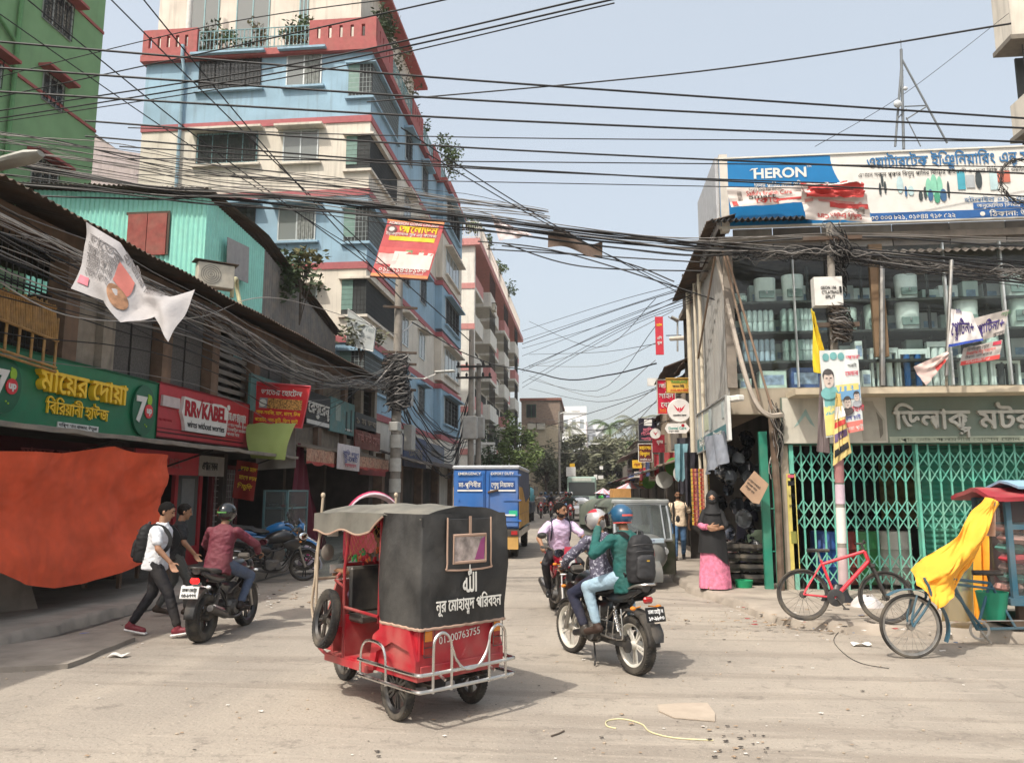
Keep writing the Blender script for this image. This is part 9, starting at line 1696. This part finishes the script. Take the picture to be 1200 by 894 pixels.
P('ink_soft',110,106,106); wbt([('ভাতের',.06,.76,.1,P('ink_soft',110,106,106),.02),('চিকেন বিরিয়ানি',.05,.62,.08,KG,.01,.36),('মাটন কাচ্চি',.05,.5,.08,KG,.01,.34),('তেহারি স্পেশাল',.05,.39,.08,KG,.01,.34),('মোরগ পোলাও',.05,.28,.08,KG,.01,.34),('হাজীর বিরিয়ানি',.3,.9,.1,KG,.03,.6),((.02,.12,.1,.24),P('print_blush',200,110,124)),((.3,.45,.42,.8),P('print_brick',190,110,100))])
K=MB(); K.sheet(lambda u,v:onY(642+64*u,290-17*v+9*u-5*math.sin(u*6),15)+V((0,.08*math.sin(u*7+v*3),0)),20,5,0,.005); o=tag(K.build('brown_banner',P('banner_brown',92,76,66,rough=.8,var=.2)),'small dirty brown banner strip hanging on the cables over the street','banner')
r,fn,N_=banner('cloth_scrap','torn pinkish white cloth caught on the cables before the pink building roof',[onY(585,282,16),onY(625,276,16),onY(592,262,16),onY(575,250,16)],P('scrap_white',214,200,200,var=.15),.1,21)
# cables: each a drooping line between two supports
CBL=mat('cable_black',(.014,.014,.015),.6,var=0); CBG=P('cable_grey',120,116,112,rough=.6); CBP=P('cable_pale',170,164,156,rough=.6)
def cable(pts,r_,m,label,group,n=10,name='overhead_cable',wob=0.):
 q=smooth_path(pts,n)
 if wob:o_=V((r_*999,len(pts)*3.1,pts[0][2]*5)); q=[p+V((wob*NZ.noise(p*.45+o_),wob*NZ.noise(p*.45+o_+V((9,0,0))),wob*NZ.noise(p*.45+o_+V((0,7,0)))))for p in q]
 K=MB(); K.tube(q,r_,5); return tag(K.build(name,m),label,'cable',group)
G1='black power lines crossing the sky over the street'
for i,(a,b,c,Ya_,Yb_,rr)in enumerate((((-30,47),(560,95),(1230,141),10,12.5,.018),((-30,78),(560,118),(1230,152),10,12.5,.018),((-30,106),(560,140),(1230,168),10,12.5,.018),((100,142),(560,174),(1230,205),10.5,12.6,.016),((100,160),(560,196),(1230,232),10.5,12.6,.014),((150,150),(600,162),(1230,166),11,12.8,.01),((150,186),(600,190),(1230,196),11,12.8,.01),((140,172),(600,200),(1000,216),11,12.8,.012),((160,205),(600,214),(1000,222),11,12.6,.008))):
 cable([onY(*a,Ya_),onY(*b,(Ya_+Yb_)/2),onY(*c,Yb_)],rr,CBL,'nearly level black power line crossing the sky over the street',G1)
G2='cables rising to the upper right'
for a,b,c,Ya_,Yb_,rr in(((-20,142),(330,85),(735,-4),12,8,.012),((-20,133),(330,78),(700,-4),12,8,.012),((-20,146),(330,92),(720,4),12,8,.009),((-20,118),(250,60),(540,-4),12,8,.01),((-20,95),(250,30),(500,-6),12,9,.008),((430,120),(820,84),(1185,28),13,9,.013),((640,500),(740,468),(800,440),30,20,.012),((955,172),(1060,110),(1182,16),20,22,.008)):
 cable([onY(*a,Ya_),onY(*b,(Ya_+Yb_)/2),onY(*c,Yb_)],rr,CBL,'cable slanting up to the right across the sky',G2)
G3='cables slanting down to the right across the blue building'
for a,b,rr in(((20,-10),(466,335),.011),((120,-10),(551,400),.011),((160,-10),(470,350),.011),((-10,10),(466,322),.009),((470,150),(812,352),.009),((500,180),(812,345),.008)):cable([onY(*a,9.5),onY((a[0]+b[0])/2,(a[1]+b[1])/2+8,12),onY(*b,15)],rr,CBL,'black cable slanting down to the right in front of the buildings',G3)
# thick sagging bundle from the left pole cluster to the corner building
rn=random.Random(12)
for i in range(16):
 d=rn.gauss(0,9); e=rn.gauss(0,12); f_=rn.gauss(0,12)
 cable([onY(-20,195+d*2,11),onY(170,222+d,11.6),onY(330,232+e*.6,12),onY(600,262+e*.5,12.6),onY(800,288+e*.5,13),onY(975,292+f_,PYp),onY(1230,318+f_*2,12.4)],rn.choice((.006,.009,.012,.016)),(CBL,CBG)[i%3==2],'cable in the thick bundle sagging across the whole street','thick cable bundle across the street',8,wob=.08)
for i in range(12):
 t=rn.random(); cable([onY(-10,150+60*t+rn.gauss(0,6),11),onY(250,190+60*t,12),onY(470,215+45*t,14),onY(640,245+30*t,14)],rn.choice((.006,.008,.01)),CBG if i%3 else CBL,'thin cable in the loose web before the blue building','loose cable web before the blue building',8,wob=.2)
for i in range(9):t=i/8; cable([onY(812,330+3*i,17),onY(720,356+5*i+rn.gauss(0,3),22),onY(612,388+8*i+rn.gauss(0,4),30)],.012 if i in(2,5)else.008,CBL,'cable fanning out from the corner building down the street','cables fanning out down the street',8)
for i in range(13):y=395+i*11; cable([onY(620,y+rn.gauss(0,14),44),onY(700,y+rn.gauss(8,10),34),onY(775+rn.uniform(-8,20),y-20+rn.gauss(0,26),24)],.011,CBG if i%2 else CBL,'thin cable crossing the gap of sky down the street','thin cables across the sky gap',6)
cable([onY(484,378,26),onY(560,420,30),onY(660,443,26),onY(720,440,23),onY(770,424,21)],.022,CBL,'sagging black cable with a twisted middle across the sky gap',None,8,wob=.12)
for a,b,c in(((590,285),(680,312),(830,318)),((570,292),(700,300),(830,308)),((588,288),(720,305),(790,330)),((560,283),(660,296),(840,352))):cable([onY(*a,15),onY(*b,15),onY(*c,14.5)],.014,CBL,'black cable carrying the brown banner strip towards the corner building','cables by the brown banner strip')
# cables along the left row front
for i in range(27):
 z=rn.triangular(3.5,5.7,5.1); dz=rn.uniform(-.35,.25); off=rn.uniform(0,.55); K0=[V((-7.7+off,3.5,z+.1)),V((-7.62+off+rn.gauss(0,.06),9,z-.12+rn.gauss(0,.1))),V((-7.6+off,14,z+dz*.4+rn.gauss(0,.15))),V((-7.5+off*.8,19.5,z+dz-.2)),V((-7.1,24,5.3+dz*.6+rn.gauss(0,.15))),V((pb2.x+rn.uniform(-.2,.2),pb2.y-.2,5.2+rn.uniform(-.5,1.2)))]
 cable(K0,rn.choice((.004,.006,.008,.01,.013)),(CBL,CBG,CBG,CBL,CBP)[i%5],'drooping cable running along the upper front of the left shop row','cables along the left shop row',7,wob=.14)
for i in range(14):z=rn.uniform(4.2,6.5); cable([V((pb2.x,pb2.y,z)),V((-6.9,31,z-1.2+rn.gauss(0,.2))),V((-6.5,36,z-1.9+rn.gauss(0,.2))),V((Xd-.2,onX(555,600,Xd).y-.3,4.6+rn.uniform(-.5,2.5)))],rn.choice((.015,.02,.03)),CBL,'thick cable hanging from the left utility pole to the double pole','thick cables past the left utility pole',7,wob=.15)
for i in range(2):q=onY(60+i*60,360,11); cable([onY(-10,230+i*3,10.5),onY(60,300,11),onY(100,332,11.2)]if i==0 else[onX(-20,318,-7.3),onX(90,372,-7.1),onX(230,372,-7.3),onX(330,350,-7.4),onX(466,392,XP_)],.01,CBP,'pale slack wire looping below the left shop row eave','pale slack wires on the left shop row')
# tangle wound on the poles and along the corner building
def tangle(name,label,cpts,n,spread,loops,rmin,rmax,seed,mats_):
 rn=random.Random(seed); K=MB(); path=smooth_path(cpts,8)
 for i in range(n):
  pts=[]; a0=rn.uniform(0,6.3); s=rn.uniform(.3,1)*spread; st=rn.randrange(max(1,len(path)//2)); en=min(len(path),st+rn.randint(len(path)//3,len(path)))
  for k in range(st,en):a=a0+loops*k/len(path)*6.3; pts.append(path[k]+V((math.cos(a)*s+rn.gauss(0,spread*.1),math.sin(a)*s*.7+rn.gauss(0,spread*.07),rn.gauss(0,spread*.16))))
  if len(pts)>2:K.tube(smooth_path(pts,3),rn.uniform(rmin,rmax),4,rn.randrange(len(mats_)))
 return tag(K.build(name,mats_),label,'cable tangle',None,'stuff')
tangle('cable_tangle','dense tangle of thin cables coiled on the utility pole below its junction box',[pol(358)+V((0,-.12,0)),pol(375)+V((.03,-.14,0)),pol(392)+V((.08,-.2,0)),pol(408)+V((.06,-.16,0))],70,.17,3,.004,.009,31,[CBL,CBG,RUST])
tangle('cable_tangle','cables bunched around the top of the utility pole before the corner building',[pol(262)+V((0,-.1,0)),pol(300)+V((.1,-.12,0)),pol(318)+V((.12,.12,0)),pol(350)+V((.12,.12,0))],46,.17,2,.004,.009,32,[CBL,CBG])
tangle('cable_tangle','mass of cables strung along the top of the glass front of the corner building',[onY(830,300,15),onY(880,300,13),onY(975,296,PYp),onY(1080,312,12.6),onY(1200,322,12.4),onY(1260,328,12.4)],55,.3,1,.003,.007,33,[CBL,CBG,CBL])
tangle('cable_tangle','ragged mass of cables knotted along the upper front of the left shop row',[V((-7.6,4,5.3)),V((-7.5,9,5.1)),V((-7.5,14,5.2)),V((-7.4,19,4.9)),V((-7.1,24,5.1)),V((pb2.x,pb2.y,5.5))],26,.4,2,.003,.007,34,[CBL,CBG,CBP])
tangle('cable_tangle','knot of cables wound round the left utility pole',[V((pb2.x,pb2.y-.2,4.4)),V((pb2.x+.1,pb2.y-.2,5.0)),V((pb2.x,pb2.y-.2,5.8)),V((pb2.x,pb2.y-.1,6.4))],90,.45,3,.008,.02,35,[CBL,CBG])
tangle('cable_tangle','hanging cables and cords inside the dark corner of the glass front shop',[onY(905,470,GY-.2),onY(912,510,GY-.2),onY(908,560,GY-.1)],24,.12,1,.005,.01,36,[CBL,CBG,CBP])
q=onY(1196,212,12.2); K=MB()
for i in range(11):K.tube([q+V(((.3+rn.gauss(0,.03))*math.cos(a),rn.gauss(0,.03),(.36+rn.gauss(0,.03))*math.sin(a)))for a in[j*.3142 for j in range(20)]],.005,5,0,closed=True)
tag(K.build('cable_coil',P('cable_dark',60,58,56)),'round coil of spare black cable hanging over the right end of the hoarding','cable coil')
cable([onY(840,300,13.6),onY(868,420,13.1),onY(885,470,13.0),onY(900,486,13.0),onY(916,486,13.1)],.045,P('conduit_pale',170,160,148),'thick pale conduit bending down at the corner of the glass front',None,8)
q=onX(30,195,-6.9); r=thing('street_lamp','pale street lamp head reaching in from the left edge before the green building','street lamp',tuple(q)); K=MB(); loft(K,[(onY(x,y,9.0),V((0,.12*k,0)),V((0,0,.06*k)))for x,y,k in((-12,196,.9),(10,190,1.1),(35,184,1.2),(48,180,.6))],12); K.build('lamp_head',P('lamp_head_grey',150,150,142,rough=.5),r,True); K=MB(); K.tube([onY(-12,196,9),onY(-120,215,9),onY(-140,600,9)],.05,8); K.build('arm',STL,r,True)
# ---------------------------------------------------------------- hazy city air
K=MB(); K.mm((-112,-42,-1),(112,302,33)); hb_=K.build('haze',bpy.data.materials.new('haze_air')); tag(hb_,kind='stuff'); hm=bpy.data.materials['haze_air']; hm.use_nodes=True; n=hm.node_tree.nodes; n.remove(n['Principled BSDF']); pv=n.new('ShaderNodeVolumePrincipled'); pv.inputs['Color'].default_value=(.9,.92,.95,1); pv.inputs['Density'].default_value=0.0005; hm.node_tree.links.new(pv.outputs[0],n['Material Output'].inputs['Volume'])
